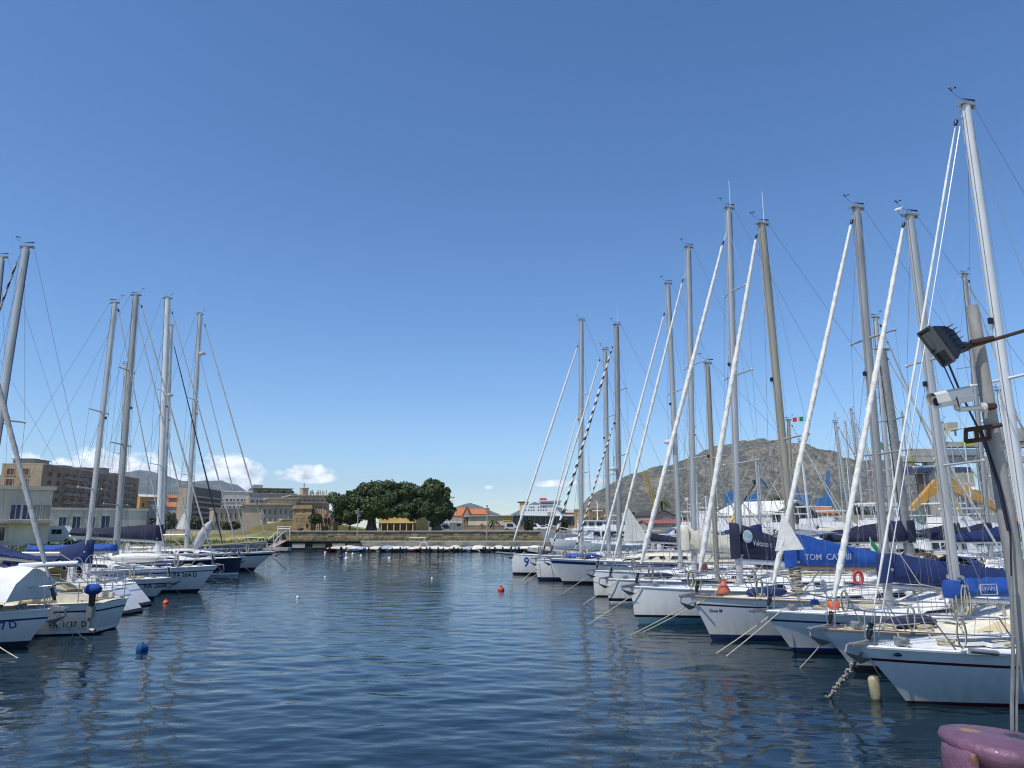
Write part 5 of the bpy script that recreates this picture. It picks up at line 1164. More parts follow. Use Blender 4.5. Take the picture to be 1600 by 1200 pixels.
tree('fig_tree', 'tall rounded dark fig tree, right of the pair', x0, Yt, UZ, 3.0, .7, lobes_px([(678, 775, 24, 22, 0), (690, 795, 20, 20, 0), (668, 795, 22, 18, -1), (676, 763, 18, 12, 0), (694, 776, 12, 18, 0), (664, 784, 13, 14, 1), (684, 812, 16, 10, 0)], Yt, x0, UZ), 21000, .23, FIG, 5, limbs=7)
for i, (px, Y, h, r, n, m, lab) in enumerate(((491, 137, 15.5, 9.5, 1500, OLIVE, 'small round topped tree before the ruined fort'), (546, 142, 15, 11, 1300, LIME, 'pale loose tree standing under the left fig tree edge'), (528, 148, 14, 12, 1300, DULL, 'dull bushy tree between the ruined fort and the fig trees'))):
    zc = UZ + h * Y / FPX; tree('tree', lab, x_at(px, Y), Y, UZ - .1, h * Y / FPX * .75, .16, [(0, 0, h * Y / FPX * 1.25, r * Y / FPX, r * Y / FPX, r * .85 * Y / FPX), (.5, .3, h * Y / FPX * 1.45, r * .6 * Y / FPX, r * .6 * Y / FPX, r * .6 * Y / FPX)], n, .16, m, 20 + i, limbs=4)
def bush(px, py, Y, w, h, m, lab, n=500, zb=None, seed=1, leaf=.3, grp=None):
    k = Y / FPX; z0 = UZ if zb is None else zb; rng = random.Random(seed)
    lob = [(rng.uniform(-.6, .6) * w * k, 0, h * k * rng.uniform(.35, .65), w * k * .5, w * k * .4, h * k * .5) for _ in range(4)]
    t = thing('bush', lab, 'bush', (x_at(px, Y), Y, z0), 0, grp); crown_mb(lob, n, leaf, rng).build('foliage', m, t, None)
    q = MB(); q.tube([(0, 0, -.1), (0, 0, h * k * .5)], .08, 5); q.build('stem', BARK, t, None)
bush(255, 0, 260, 22, 22, DULL, 'dark clump of trees behind the tall white masts', 1400, seed=2, leaf=.6)
bush(318, 0, 250, 22, 16, DULL, 'dark clump of trees at the foot of the brown office block', 1400, seed=3, leaf=.6)
bush(360, 0, 220, 14, 12, OLIVE, 'green bush before the plain sand coloured house', 700, seed=4, leaf=.5)
bush(470, 0, 136, 5, 5, OLIVE, 'small shrub at the foot of the ruined fort', 250, seed=5, leaf=.1)
bush(985, 0, 140, 11, 32, LIME, 'yellowish feathery tree right of the stone house', 1500, 1.9, 6, leaf=.25)
bush(1068, 0, 180, 9, 26, OLIVE, 'green tree right of the dark roofed shed', 1000, 1.9, 7, leaf=.3)
bush(1345, 0, 190, 20, 42, DULL, 'dark bushy tree behind the sandy yard wall, left one', 2500, 1.9, 8, leaf=.4)
bush(1375, 0, 190, 18, 38, DULL, 'dark bushy tree behind the sandy yard wall, right one', 2000, 1.9, 9, leaf=.4)
bush(880, 0, 145, 9, 18, DULL, 'dull tree beside the dark hall under the ferry', 700, seed=10, leaf=.25)
bush(825, 0, 137, 8, 17, DULL, 'dark tree before the glazed hall', 700, seed=11, leaf=.22)
ONES_ = 'first second third fourth fifth sixth seventh eighth ninth'.split()
for i, (px, w, h, Y, m) in enumerate(sorted(((395, 9, 4, 112, OLIVE), (411, 4, 3, 110, OLIVE), (300, 16, 4, 114, LIME), (362, 10, 3, 113, LIME), (428, 8, 4, 113, DULL), (120, 30, 10, 78, OLIVE), (60, 22, 7, 68, LIME), (20, 20, 6, 62, LIME), (150, 24, 6, 88, DULL)), key=lambda r: r[0])):
    bush(px, 0, Y, w, h, m, 'low scrubby shrub on the grass bank, ' + ONES_[i] + ' from the left', 260, GZ, 40 + i, .12, 'shrubs on the grass bank')
tg = MB(); rg_ = random.Random(8)
for i in range(9000):
    if i < 5000: y = rg_.uniform(40, 100); x = -29.4 - .072 * (y - 24) - abs(rg_.gauss(0, 9)); z = GZ
    else: y = rg_.uniform(109.4, 118); x = rg_.uniform(-80, 5.5); z = GZ
    if -33.4 > x > -34.9 or (x > -33.4 and i < 5000): continue
    a = rg_.random() * 3.14; s_ = rg_.uniform(.04, .12); h = rg_.uniform(.10, .38); dx_, dy_ = s_ * math.cos(a), s_ * math.sin(a)
    tg.add([(x - dx_, y - dy_, z), (x + dx_, y + dy_, z), (x + dx_ * .4 + rg_.uniform(-.1, .1), y + .05, z + h)], [(0, 1, 2)])
o = tg.build('grass', mat('grass_blades', (.17, .16, .045), .9, vscale=.12, col2=(.06, .08, .018), detail=6), None, None); o['kind'] = 'stuff'
def palm(label, x, y, z, h, fr, n=26, seed=1, grp='palms by the long hall'):
    t = thing('palm_tree', label, 'palm tree', (x, y, z), 0, grp); rng = random.Random(seed); q = MB(); q.tube([(0, 0, -.1), (.05, 0, h * .5), (0, 0, h)], [h * .06, h * .045, h * .05], 7); q.build('trunk', BARK, t, 60)
    c = MB()
    for i in range(n):
        a = i * 2.4 + rng.random() * .3; up = rng.uniform(-.35, 1.2); P = []
        for k in range(6):
            f = k / 5; P.append(Vector((fr * f * math.cos(a) * math.cos(up * .6), fr * f * math.sin(a) * math.cos(up * .6), h + fr * (up * .7 * f - .75 * f * f))))
        for k in range(5):
            w_ = fr * .13 * math.sin(math.pi * (k + .6) / 6); u = Vector((-math.sin(a), math.cos(a), 0)) * w_; dn = Vector((0, 0, -w_ * .7))
            c.quad(P[k], P[k] + u + dn, P[k + 1] + u * .8 + dn, P[k + 1]); c.quad(P[k + 1], P[k + 1] - u * .8 + dn, P[k] - u + dn, P[k])
    c.build('fronds', OLIVE, t, None)
palm('feathery green palm in front of the beige hall', x_at(771, 262), 262, UZ, 3.0, 2.5, seed=1)
palm('small bushy palm under the yellow sign', x_at(794, 262), 262, UZ, 1.0, 1.6, seed=2)
palm('little palm with bare trunk left of the feathery one', x_at(753, 262), 262, UZ, 1.9, .7, 16, seed=3)
palm('dark shaggy palm rising above the dark roofed shed', x_at(1036, 200), 200, 1.9, 8, 2.4, seed=4, grp='palms behind the right boats')
palm('dark palm behind the white marquee', x_at(1216, 210), 210, 1.9, 9.5, 2.4, seed=5, grp='palms behind the right boats')

# ---------------------------------------------------------------- lamp posts, gangway, parked things on the far quay
def lamppost(label, px, Y, pyt, zb, heads, grp='lamp posts on the far quay'):
    z1 = z_at(pyt, Y); t = thing('lamp_post', label, 'lamp post', (x_at(px, Y, 4), Y, zb), 0, grp); h = z1 - zb
    q = MB(); q.tube([(0, 0, 0), (0, 0, h)], [.09, .06], 8); q.build('pole', mat('lamp_pole', (.40, .39, .35), .6, .2), t, 60)
    for (x, z, w) in heads: q = MB(); q.box((x, 0, h + z), (w, .2, .22), rx=.3); q.tube([(0, 0, h + z), (x, 0, h + z)], .03, 4); q.build('lamp_head', GALV, t, None)
lamppost('lamp post with pale lamps standing before the fig trees', 559, 111, 796, GZ, ((0, .0, .3), (-.25, -.5, .25), (.2, -.9, .35)))
lamppost('taller lamp post with dark lamps in front of the beige hall', 761, 112, 793, GZ, ((0, .2, .25), (-.2, -.2, .3), (.22, -.2, .3), (0, -.6, .3)))
lamppost('distant light mast right of the fig trees', 707, 210, 777, UZ, ((-.3, 0, .5), (.3, 0, .5)))
lamppost('distant small mast beside the orange roofed house', 713, 170, 797, UZ, ((0, 0, .3),))
t = thing('gangway', 'white metal gangway with hoop rails leading down from the far quay', 'gangway', (x_at(440, 104, 1.5), 104.2, 0))
q = MB()
for x in (-.95, .75): q.tube([(x, .9, 1.3), (x, .9, 3.15), (x + .1, .9, 3.3)], .07, 6)
q.tube([(-.95, .9, 3.0), (.75, .9, 3.0)], .08, 6); q.tube([(-.95, .9, 3.3), (.75, .9, 3.3)], .05, 6); q.build('frame', WHMAST, t, 60)
q = MB(); q.prism([(-.5, .8, 1.35), (.5, .8, 1.35), (.1, -3.4, .55), (-.9, -3.4, .55)], (0, 0, .1)); q.build('ramp', mat('ramp_pink', (.42, .28, .22), .8, var=.2), t, None)
for x in (-.55, .45):
    q = MB(); q.tube([(x, .8, 1.3), (x, .8, 2.7), (x - .2, -1.3, 2.3), (x - .35, -3.3, 1.55), (x - .38, -3.4, .6)], .05, 6); q.tube([(x - .2, -1.3, 2.3), (x - .2, -1.3, 1.0)], .04, 5); q.build('handrail', WHMAST, t, 60)
q = MB(); q.box((-2.6, -3.6, .38), (9.5, 1.6, .36)); q.build('pontoon', conc, t, None)
for (px, w, Y, lab) in ((398, 3.0, 110, 'long white bench on the dry grass bank'), (653, 2.4, 110, 'long white bench on the quay grass right of the fig trees')):
    t = thing('bench', lab, 'bench', (x_at(px, Y), Y, GZ)); q = MB(); q.box((0, 0, .45), (w, .5, .12)); q.build('seat', WHITE, t, None)
    for x in (-w * .4, w * .4): q = MB(); q.box((x, 0, .2), (.15, .4, .4)); q.build('leg', conc, t, None)
def car(label, x, y, z, m, rz=0, L=4.0, h=1.45, van=False, grp='cars parked by the hall'):
    t = thing('parked_car', label, 'car', (x, y, z), rz, grp); prof = [(-L / 2, .75), (-L * .47, .95), (-L * .36, h), (L * .1, h), (L * .26, .95), (L * .46, .8), (L / 2, .55)]
    if van: prof = [(-L / 2, h), (L * .22, h), (L * .36, 1.2), (L * .48, 1.0), (L / 2, .55)]
    q = MB(); q.loft([[(px_, -.8, .28), (px_, .8, .28), (px_, .8, min(.8, zz)), (px_, .66 if zz > .9 else .8, zz), (px_, -.66 if zz > .9 else -.8, zz), (px_, -.8, min(.8, zz))] for px_, zz in prof]); q.build('body', m, t, 30)
    for x in (-L * .31, L * .31):
        for yy in (-.74, .74): q = MB(); q.tube([(x, yy - .09, .3), (x, yy + .09, .3)], .3, 10); q.build('wheel', RUBB, t, 50)
    q = MB()
    for sd in (-1, 1): q.prism([(-L * .33, sd * .78, .9), (L * .18, sd * .78, .9), (L * .08, sd * .69, h - .08), (-L * .33, sd * .69, h - .08)], (0, sd * .02, 0))
    q.build('side_window', WINDK, t, None)
car('white car parked under the pale canopy hut', x_at(684, 251), 251.5, UZ, WHITE)
car('dark car parked under the pale canopy hut', x_at(698, 251), 252, UZ, BLACK, h=1.7)
car('pale grey van parked before the long hall', x_at(799, 256), 256, UZ, mat('van_grey', (.5, .5, .48), .4), L=4.6, h=2.1, van=True)
car('white van with dark windows parked left of the grey ship', x_at(836, 256), 256, UZ, WHITE, L=4.2, h=2.0, van=True)
car('small white car parked right of the white van', x_at(849, 257), 257, UZ, WHITE)

ONES = 'first second third fourth fifth sixth seventh eighth ninth tenth eleventh twelfth thirteenth fourteenth fifteenth sixteenth seventeenth eighteenth nineteenth'.split()
def ordw(i): return ONES[i] if i < 19 else (('twentieth', 'thirtieth')[(i + 1) // 10 - 2] if (i + 1) % 10 == 0 else ('twenty', 'thirty')[(i + 1) // 10 - 2] + ' ' + ONES[(i + 1) % 10 - 1])
# ---------------------------------------------------------------- dinghies along the far quay
def dinghy_parts(kind):
    L, Bm = (4.2, 1.6); mb = MB(); rings = []
    for i in range(9):
        f = i / 8; x = -L / 2 + L * f; w = Bm / 2 * (1 - max(0, (f - .45) / .55) ** 2.2); zz = .42 + .22 * f ** 2
        rings.append([(x, w, zz), (x, w * .85, .12), (x - .1 * f, 0, -.15), (x, -w * .85, .12), (x, -w, zz)])
    mb.loft([r[::-1] for r in rings], False); mb.loft([[(p[0], p[1] * .92, p[2] - .02) for p in (r[0], r[4])] for r in rings], False)
    hull = mb
    c = MB(); rings = []
    for i in range(7):
        f = .08 + .8 * i / 6; x = -L / 2 + L * f; w = Bm / 2 * (1 - max(0, (f - .45) / .55) ** 2.2) * .98; h = (.35 if kind % 2 else .22) * math.sin(math.pi * (i + .6) / 7.2)
        rings.append([(x, w * math.cos(a), .45 + .2 * f * f + h * math.sin(a)) for a in np.linspace(0, math.pi, 7)])
    c.loft([r for r in rings], True)
    m = MB(); m.box((-L / 2 - .15, 0, .5), (.22, .2, .36)); m.tube([(-L / 2 - .2, 0, .4), (-L / 2 - .2, 0, -.3)], .05, 6)
    return hull, c, m
dm = []
for kind, (hm, cm) in enumerate(((WHITE, CANVW), (WHITE, CREAM), (RED, CANVC), (WHITE, mat('canvas_pale_blue', (.35, .45, .55), .8, var=.2)), (NAVYH, CANVW), (ORANGE, CANVC))):
    h, c, m = dinghy_parts(kind); dm.append((h.mesh('hull', hm, 40), c.mesh('cover', cm, 60), m.mesh('outboard', BLACK, 40)))
dl = ['small white dinghy with pale cover moored against the far quay', 'small white dinghy with cream cover moored against the far quay', 'small red dinghy moored below the lamp post quay left end', 'small white dinghy with pale blue cover moored against the far quay', 'small dark blue boat with hoops moored at the far quay', 'small orange boat moored beside the dark blue one at the far quay']
seqd = [0, 2, 0, 1, 0, 3, 0, 1, 0, 3, 1, 0, 1, 0, 5, 4, 0, 1, 0, 0, 1, 0, 3, 0, 1, 0, 0, 1, 0, 0, 3, 0, 0, 1, 0]
rngd = random.Random(12)
for i, k in enumerate(seqd):
    px = 518 + (847 - 518) * i / (len(seqd) - 1) + rngd.uniform(-2, 2); Y = 102.6 + rngd.uniform(-.4, .2)
    t = thing('dinghy', dl[k] if k in (2, 4, 5) else dl[k].split(' moored')[0] + ', ' + ordw(i) + ' boat from the left along the quay', 'dinghy', (x_at(px, Y, .5), Y, 0), R(90 + rngd.uniform(-25, 25)), 'small boats lined along the far quay'); t.scale = (rngd.uniform(.75, 1.0),) * 3
    for nme, me in zip(('hull', 'cover', 'outboard'), dm[k]): link(nme, me, t)
    if k == 4:
        q = MB()
        for x in (-.8, .6): q.tube([(x * .6, .6, .5), (x * .6 + .2, .45, 1.35), (x * .6 + .2, -.45, 1.35), (x * .6, -.6, .5)], .035, 5)
        q.build('hoop', WHMAST, t, 60)
mb = MB(); x0, x1 = x_at(512, 101), x_at(850, 101)
mb.box(((x0 + x1) / 2, 104.4, .22), (x1 - x0, .8, .35)); o = mb.build('floating_pontoon', concd, None, None); tag(o, 'narrow floating pontoon along the far quay behind the dinghies', 'pontoon')

# ---------------------------------------------------------------- grey ship at the end of the far quay, ferry behind the hall
t = thing('patrol_ship', 'grey hulled ship with white superstructure at the end of the far quay', 'ship', (x_at(850, 112), 113, 0), 0)
mb = MB(); rings = []; Ls = 17
for i in range(15):
    f = i / 14; x = f * Ls; w = 2.3 * (1 - max(0, (.42 - f) / .42) ** 2); z = 1.9 + 1.0 * max(0, (.5 - f) / .5) ** 1.6; xo = -1.6 * max(0, 1 - f * 4)
    rings.append([(x + xo * .4, w, z), (x + xo * .25 + .5 * (1 - f), w * .93, 1.0), (x + 1.3 * max(0, 1 - f * 5), w * .75, 0), (x + 1.5 * max(0, 1 - f * 5), 0, -.8), (x + 1.3 * max(0, 1 - f * 5), -w * .75, 0), (x + xo * .25 + .5 * (1 - f), -w * .93, 1.0), (x + xo * .4, -w, z)])
mb.loft(rings, True); mb.build('hull', mat('hull_grey', (.30, .33, .36), .5, var=.15), t, 35)
q = MB(); q.box((9, 0, 2.45), (9.5, 3.4, 1.3)); q.box((7.6, 0, 3.6), (5, 2.8, 1.1)); q.box((9, 0, 4.2), (8, 3.3, .1)); q.build('superstructure', WHITE, t, None)
for i in range(6): q = MB(); q.box((5.2 + i * 1.4, -1.72, 2.5), (.5, .05, .5)); q.build('port_window', WINDK, t, None)
for i in range(4): q = MB(); q.box((5.8 + i * 1.15, -1.42, 3.7), (.8, .05, .5)); q.build('port_window', WINDK, t, None)
q = MB(); q.tube([(8, 0, 4.2), (8, 0, 7)], .08, 5); q.tube([(7.2, 0, 5.6), (8.8, 0, 5.6)], .05, 4); q.build('signal_mast', WHITE, t, None)
q = MB()
for y in (-2.0, 2.0): q.tube([(.3, y * .35, 3.6), (4, y * .9, 2.9), (Ls, y, 2.7)], .03, 4)
for i in range(11):
    for y in (-2.0, 2.0): q.tube([(3 + i * 1.3, y * .9, 1.9), (3 + i * 1.3, y * .95, 2.8)], .025, 4)
q.build('deck_rail', WHITE, t, None)
Yf = 640; k = Yf / FPX
t = thing('ferry', 'white car ferry with yellow funnel rising behind the long hall', 'ferry', (x_at(812, Yf), Yf, 0), R(-8))
def fb_(name, px0, px1, py0, py1, d0, d1, m, slope=0):
    xa, xb_, za, zb_ = (px0 - 812) * k, (px1 - 812) * k, z_at(py0, Yf), z_at(py1, Yf); q = MB()
    q.prism([(xa, d0, zb_), (xb_ + slope, d0, zb_), (xb_, d0, za), (xa + abs(slope) * .3, d0, za)], (0, d1 - d0, 0)); return q.build(name, m, t, None)
FW = mat('ferry_white', (.74, .75, .74), .5, var=.08, vscale=.05)
fb_('hull', 700, 900, 806, 832, -2, 22, mat('ferry_hull', (.5, .5, .5), .5))
fb_('superstructure', 812, 862, 789, 806, 0, 20, FW, 9); fb_('bridge', 843, 872, 783, 789, -1, 21, FW); fb_('bridge_window_band', 845, 870.5, 785.5, 787.5, -1.25, -1.02, WINDK)
fb_('bridge_wing', 841, 874, 782, 783.2, -2, 22, FW); fb_('stern_recess', 855, 866, 800, 806, -.3, -.05, GREYW)
fu = fb_('funnel', 811, 822, 785, 802, 4, 14, mat('funnel_yellow', (.55, .42, .18), .6)); fb_('funnel_cap', 808, 823, 783.4, 785.2, 3, 15, BLACK)
me = MB(); me.box((0, 0, 0), (1.0, .12, 1.0)); me = me.mesh('port_window', WINDK, None)
for r_, (py, xs_) in enumerate(((792.5, (828, 831, 834, 841, 845, 849, 852)), (797, (821, 826, 830, 834, 841, 845, 849, 853)))):
    for px in xs_: link('port_window', me, t, ((px - 812) * k, -.08, z_at(py, Yf)))
fb_('mast_house', 842, 852, 778, 782, 6, 12, RED); q = MB()
for px in (842, 847, 850): q.tube([((px - 812) * k, 8, z_at(779, Yf)), ((px - 812) * k, 8, z_at(769 + (px % 3) * 2, Yf))], .18, 4)
q.ell(((867 - 812) * k, 8, z_at(780.5, Yf)), (.9, .9, .9), 8, 6); q.build('mast', WHITE, t, None)
t = thing('ferry', 'distant white ship with red stripe right of the large ferry', 'ferry', (x_at(883, 760), 760, 0), 0); kk = 1
q = MB(); q.box((10, 5, 9), (24, 10, 18)); q.build('hull', FW, t, None); q = MB(); q.box((10, -.1, z_at(802, 760)), (23, .3, 1.6)); q.build('red_band', RED, t, None)
q = MB(); q.box((10, 5, z_at(799, 760)), (16, 8, 2.5)); q.tube([(11, 4, 18), (11, 4, z_at(793, 760))], .25, 4); q.build('superstructure', FW, t, None)

# ---------------------------------------------------------------- motor yachts filling the far berths on the right
def motor_yacht_meshes(L, var):
    mb = MB(); rings = []; B = L * .3
    for i in range(11):
        f = i / 10; x = f * L; w = B / 2 * (1 - max(0, (f - .5) / .5) ** 2.3); z = L * .10 + L * .055 * f ** 1.5
        rings.append([(x + L * .05 * f, w, z), (x + L * .02 * f, w * .9, z * .45), (x - L * .04 * f, w * .7, -.1), (x - L * .05 * f, 0, -.5), (x - L * .04 * f, -w * .7, -.1), (x + L * .02 * f, -w * .9, z * .45), (x + L * .05 * f, -w, z)])
    mb.loft([r[::-1] for r in rings]); hull = mb.mesh('hull', (WHITE, NAVYH, WHITE)[var % 3], 35)
    s_ = MB(); zz = L * .11
    s_.loft([[(x, y * B * .40 * k_, z) for y, z in ((1, zz), (.92, zz + h), (-.92, zz + h), (-1, zz))] for x, h, k_ in ((L * .12, L * .13, 1), (L * .16, L * .145, 1), (L * .50, L * .145, 1), (L * .64, L * .065, .9), (L * .86, L * .045, .45))])
    if var % 2: s_.loft([[(x, y * B * .36, z) for y, z in ((1, zz + L * .145), (.9, zz + L * .145 + h), (-.9, zz + L * .145 + h), (-1, zz + L * .145))] for x, h in ((L * .14, L * .05), (L * .38, L * .06), (L * .46, L * .01))]); s_.box((L * .24, 0, zz + L * .31), (L * .26, B * .7, L * .012)); s_.tube([(L * .14, B * .3, zz + L * .2), (L * .12, B * .3, zz + L * .31)], .05, 4); s_.tube([(L * .14, -B * .3, zz + L * .2), (L * .12, -B * .3, zz + L * .31)], .05, 4)
    sup = s_.mesh('superstructure', WHITE, 25)
    w_ = MB()
    for sd in (1, -1):
        for j in range(4): a = L * (.16 + j * .10); w_.prism([(a, sd * B * .395, zz + L * .065), (a + L * .085, sd * B * .395, zz + L * .065), (a + L * .08, sd * B * .378, zz + L * .125), (a + L * .008, sd * B * .378, zz + L * .125)], (0, sd * .03, 0))
    w_.prism([(L * .52, -B * .33, zz + L * .138), (L * .52, B * .33, zz + L * .138), (L * .625, B * .31, zz + L * .078), (L * .625, -B * .31, zz + L * .078)][::-1], (.02, 0, .02))
    win = w_.mesh('cabin_window', WINDK, None)
    r_ = MB()
    for sd in (1, -1):
        P = [(L * f, sd * B * .46 * (1 - max(0, (f - .5) / .5) ** 2.3), L * .10 + L * .055 * f ** 1.5 + .75) for f in (.5, .65, .8, .92, 1.02)]
        r_.tube(P, .018, 4)
        for p in P: r_.tube([p, (p[0], p[1], p[2] - .75)], .016, 4)
    return hull, sup, win, r_.mesh('bow_rail', STEEL, 60)
MY = [motor_yacht_meshes(L, v) for L, v in ((9, 0), (12, 1), (8, 2), (11, 3), (14, 5))]
ML = ['small white motor cruiser with low cabin in the right hand berths', 'white flybridge motor yacht in the right hand berths', 'white motor cruiser with dark cabin windows in the far right berths', 'white flybridge yacht with arched top in the far right berths', 'large white motor yacht with upper deck in the far right berths']
rngm = random.Random(31); spots = []
for i_, (px, Y, k) in enumerate(sorted(((1085, 92, 0), (1055, 100, 3), (1115, 96, 1), (1150, 88, 3), (1185, 100, 1), (1210, 84, 2), (1240, 96, 1), (1275, 88, 3), (1300, 104, 4), (1335, 92, 1), (1365, 84, 0), (1400, 98, 4), (1440, 86, 1), (1470, 100, 3), (1510, 90, 4), (1545, 80, 1), (1590, 92, 3), (1170, 72, 0), (1260, 70, 2), (1345, 66, 0), (1430, 64, 1), (1520, 60, 2), (1580, 66, 0), (1120, 110, 4), (1225, 112, 1), (1330, 114, 3), (1420, 114, 0), (1490, 116, 4), (1560, 112, 1)))):
    t = thing('motor_yacht', ML[k].split(' in the')[0] + ', ' + ordw(i_) + ' from the left in the far berths', 'motor yacht', (x_at(px, Y, 1.5) - 5, Y, .1), R(12 + rngm.uniform(-8, 8) + (180 if rngm.random() < .2 else 0)), 'motor yachts in the right hand berths')
    for nme, me in zip(('hull', 'superstructure', 'cabin_window', 'bow_rail'), MY[k]): link(nme, me, t)
    if k in (1, 3, 4):
        q = MB(); q.tube([(3.2, 0, 3), (3.0, 0, 4.6 + rngm.random())], .03, 4); q.ell((3.1, 0, 3.9), (.22, .22, .12), 8, 4); q.build('radar_mast', WHITE, t, 60)
# many slim masts further back
rngb = random.Random(77); fl = 'bare mast of a far moored sailing boat above the right hand berths'
pxs = sorted([rngb.uniform(1060, 1600) for _ in range(26)] + [rngb.uniform(1380, 1600) for _ in range(8)])
for i in range(34):
    px = pxs[i]; Y = rngb.uniform(70, 118); top = rngb.uniform(640, 770) if px > 1250 else rngb.uniform(720, 790)
    x = x_at(px, Y, 5); z = z_at(top, Y); t = thing('sailing_boat', 'slim masted boat with ' + ('navy', 'blue', 'white', 'cream')[i % 4] + ' sail cover, ' + ordw(i) + ' from the left far back', 'sailing boat', (x, Y, 0), R(12 + rngb.uniform(-6, 6)), 'sailing boats far back on the right')
    link('hull', MY[0][0], t, (-4.5, 0, 0), 0, (.9, .8, .9)); q = MB(); q.tube([(0, 0, .8), (-.05 * rngb.random(), 0, z)], [.09, .07], 6); zs = lerp(1, z, .6)
    q.tube([(0, -.7, zs), (0, 0, zs - .02), (0, .7, zs)], .025, 4); q.build('mast', (SILV, WHMAST, SILVD)[i % 3], t, 60)
    q = MB(); q.tube([(.05, 0, z), (4.2, 0, 1.2)], .05 if i % 2 else .014, 5); q.build('forestay', (WIRE, SAILG)[i % 2], t, 60)
    q = MB(); q.tube([(-.05, 0, z), (-4.2, 0, 1)], .012, 4)
    for sd in (-1, 1): q.tube([(0, 0, z), (0, sd * .7, zs), (-.2, sd * 1.2, .9)], .012, 4)
    q.build('shroud', WIRE, t, 60)
    q = MB(); q.loft([[(x_, y_ * .22 * w_, 2.0 + z_ * w_) for y_, z_ in ((0, -.1), (1, .1), (.4, .45), (-.4, .45), (-1, .1))] for x_, w_ in ((0, .8), (-.3, 1.2), (-2.2, .8), (-3.4, .4))]); q.build('sail_cover', (CANVN, CANVB, CANVW, CANVC)[i % 4], t, 50)
q = MB(); pa, pb = Vector((17.4, 18)), Vector((2.0, 100)); dv = (pb - pa).normalized(); nv = Vector((-dv.y, dv.x))
q.prism([(pa.x, pa.y, .15), (pa.x - nv.x * 2, pa.y - nv.y * 2, .15), (pb.x - nv.x * 2, pb.y - nv.y * 2, .15), (pb.x, pb.y, .15)], (0, 0, .45)); o = q.build('pontoon', conc, None, None); tag(o, 'long concrete pontoon between the first two rows of right hand yachts', 'pontoon')

# ---------------------------------------------------------------- cranes and industrial things at the right
CB = mat('crane_blue', (.03, .16, .42), .5, var=.2); CG = mat('crane_grey', (.42, .41, .36), .6, var=.25, vscale=.3); CNB = mat('crane_navy', (.03, .06, .15), .5, var=.2)
def lat(mb, a, b, w, n, r=.12):
    a, b = Vector(a), Vector(b); d = (b - a).normalized(); u = d.orthogonal().normalized() * w / 2; v = d.cross(u.normalized()) * w / 2; cs = (u + v, u - v, -u - v, -u + v)
    for c in cs: mb.tube([a + c, b + c], r, 4)
    for i in range(n):
        p, q_ = a.lerp(b, i / n), a.lerp(b, (i + 1) / n)
        for j in range(4): mb.tube([p + cs[j], q_ + cs[(j + 1) % 4]], r * .6, 3)
def bcrane(label, Y, body, jib, extra=()):
    k = Y / FPX; X0 = x_at(body[0], Y); P = lambda px, py, d=0: ((px - body[0]) * k, d, z_at(py, Y) - 1.9)
    t = thing('harbour_crane', label, 'crane', (X0, Y, 1.9), 0, 'harbour cranes beyond the right berths')
    q = MB(); zt = z_at(body[1], Y) - 1.9; zb = z_at(body[2], Y) - 1.9; w = body[3] * k
    q.box((0, 0, (zt + zb) / 2), (w, w * .7, zt - zb)); q.box((w * .3, 0, zt + w * .12), (w * .4, w * .5, w * .24)); q.build('cab', CB, t, None)
    q = MB()
    for x in (-w * .5, w * .5):
        for y in (-w * .4, w * .4): q.tube([(x * 1.1, y * 1.2, 0), (x * .6, y * .6, zb)], w * .06, 4)
    q.build('portal_leg', CB, t, None)
    q = MB()
    for i in range(len(jib) - 1): lat(q, P(*jib[i]), P(*jib[i + 1]), w * .16, 8, w * .022)
    for a, b_ in extra: q.tube([P(*a), P(*b_)], w * .02, 4)
    q.build('jib', CB, t, None)
bcrane('blue harbour crane with bent jib right of the badge cover mast', 300, (1178, 776, 788, 16), [(1184, 778), (1192, 748), (1206, 764)], [((1176, 776), (1190, 742)), ((1190, 742), (1207, 765)), ((1190, 742), (1198, 744))])
bcrane('blue harbour crane half hidden behind the badge cover mast', 330, (1142, 770, 790, 12), [(1148, 772), (1160, 758), (1152, 742)], [((1140, 770), (1153, 740))])
bcrane('blue harbour crane left of the orange roofed hut', 330, (1256, 778, 792, 20), [(1252, 778), (1248, 758)], [((1262, 778), (1248, 756))])
bcrane('blue harbour crane with tall thin jib above the orange roofed hut', 340, (1290, 778, 790, 20), [(1298, 778), (1300, 735)], [((1300, 735), (1322, 775)), ((1304, 738), (1330, 790))])
t = thing('truck_crane', 'black and yellow telescopic crane arm leaning over the marquee', 'crane', (x_at(1136, 125), 125, 1.9)); k = 125 / FPX; P = lambda px, py: ((px - 1136) * k, 0, z_at(py, 125) - 1.9)
for nme, a, b_, r, m in (('lower_boom', (1136, 826), (1148, 806), .34, YELLOW), ('middle_boom', (1148, 806), (1162, 783), .28, mat('crane_brown', (.09, .05, .025), .6)), ('upper_boom', (1162, 783), (1184, 754), .24, BLACK)):
    q = MB(); q.tube([P(*a), P(*b_)], [r, r * .8], 4); q.build(nme, m, t, None)
q = MB(); q.box((P(1184, 752)[0], 0, P(1184, 752)[2]), (.9, .5, .5)); q.build('boom_head', BLACK, t, None)
q = MB(); q.box((-1, 0, .8), (5, 2.2, 1.4)); q.build('carrier', YELLOW, t, None)
t = thing('yellow_crane', 'slender yellow crane arm against the mountain', 'crane', (x_at(1035, 210), 210, 1.9)); k = 210 / FPX; q = MB(); lat(q, (0, 0, 0), ((1010 - 1035) * k, 0, z_at(736, 210) - 1.9), .9, 14, .10); q.build('lattice_boom', mat('crane_pale_yellow', (.50, .36, .08), .6), t, None)
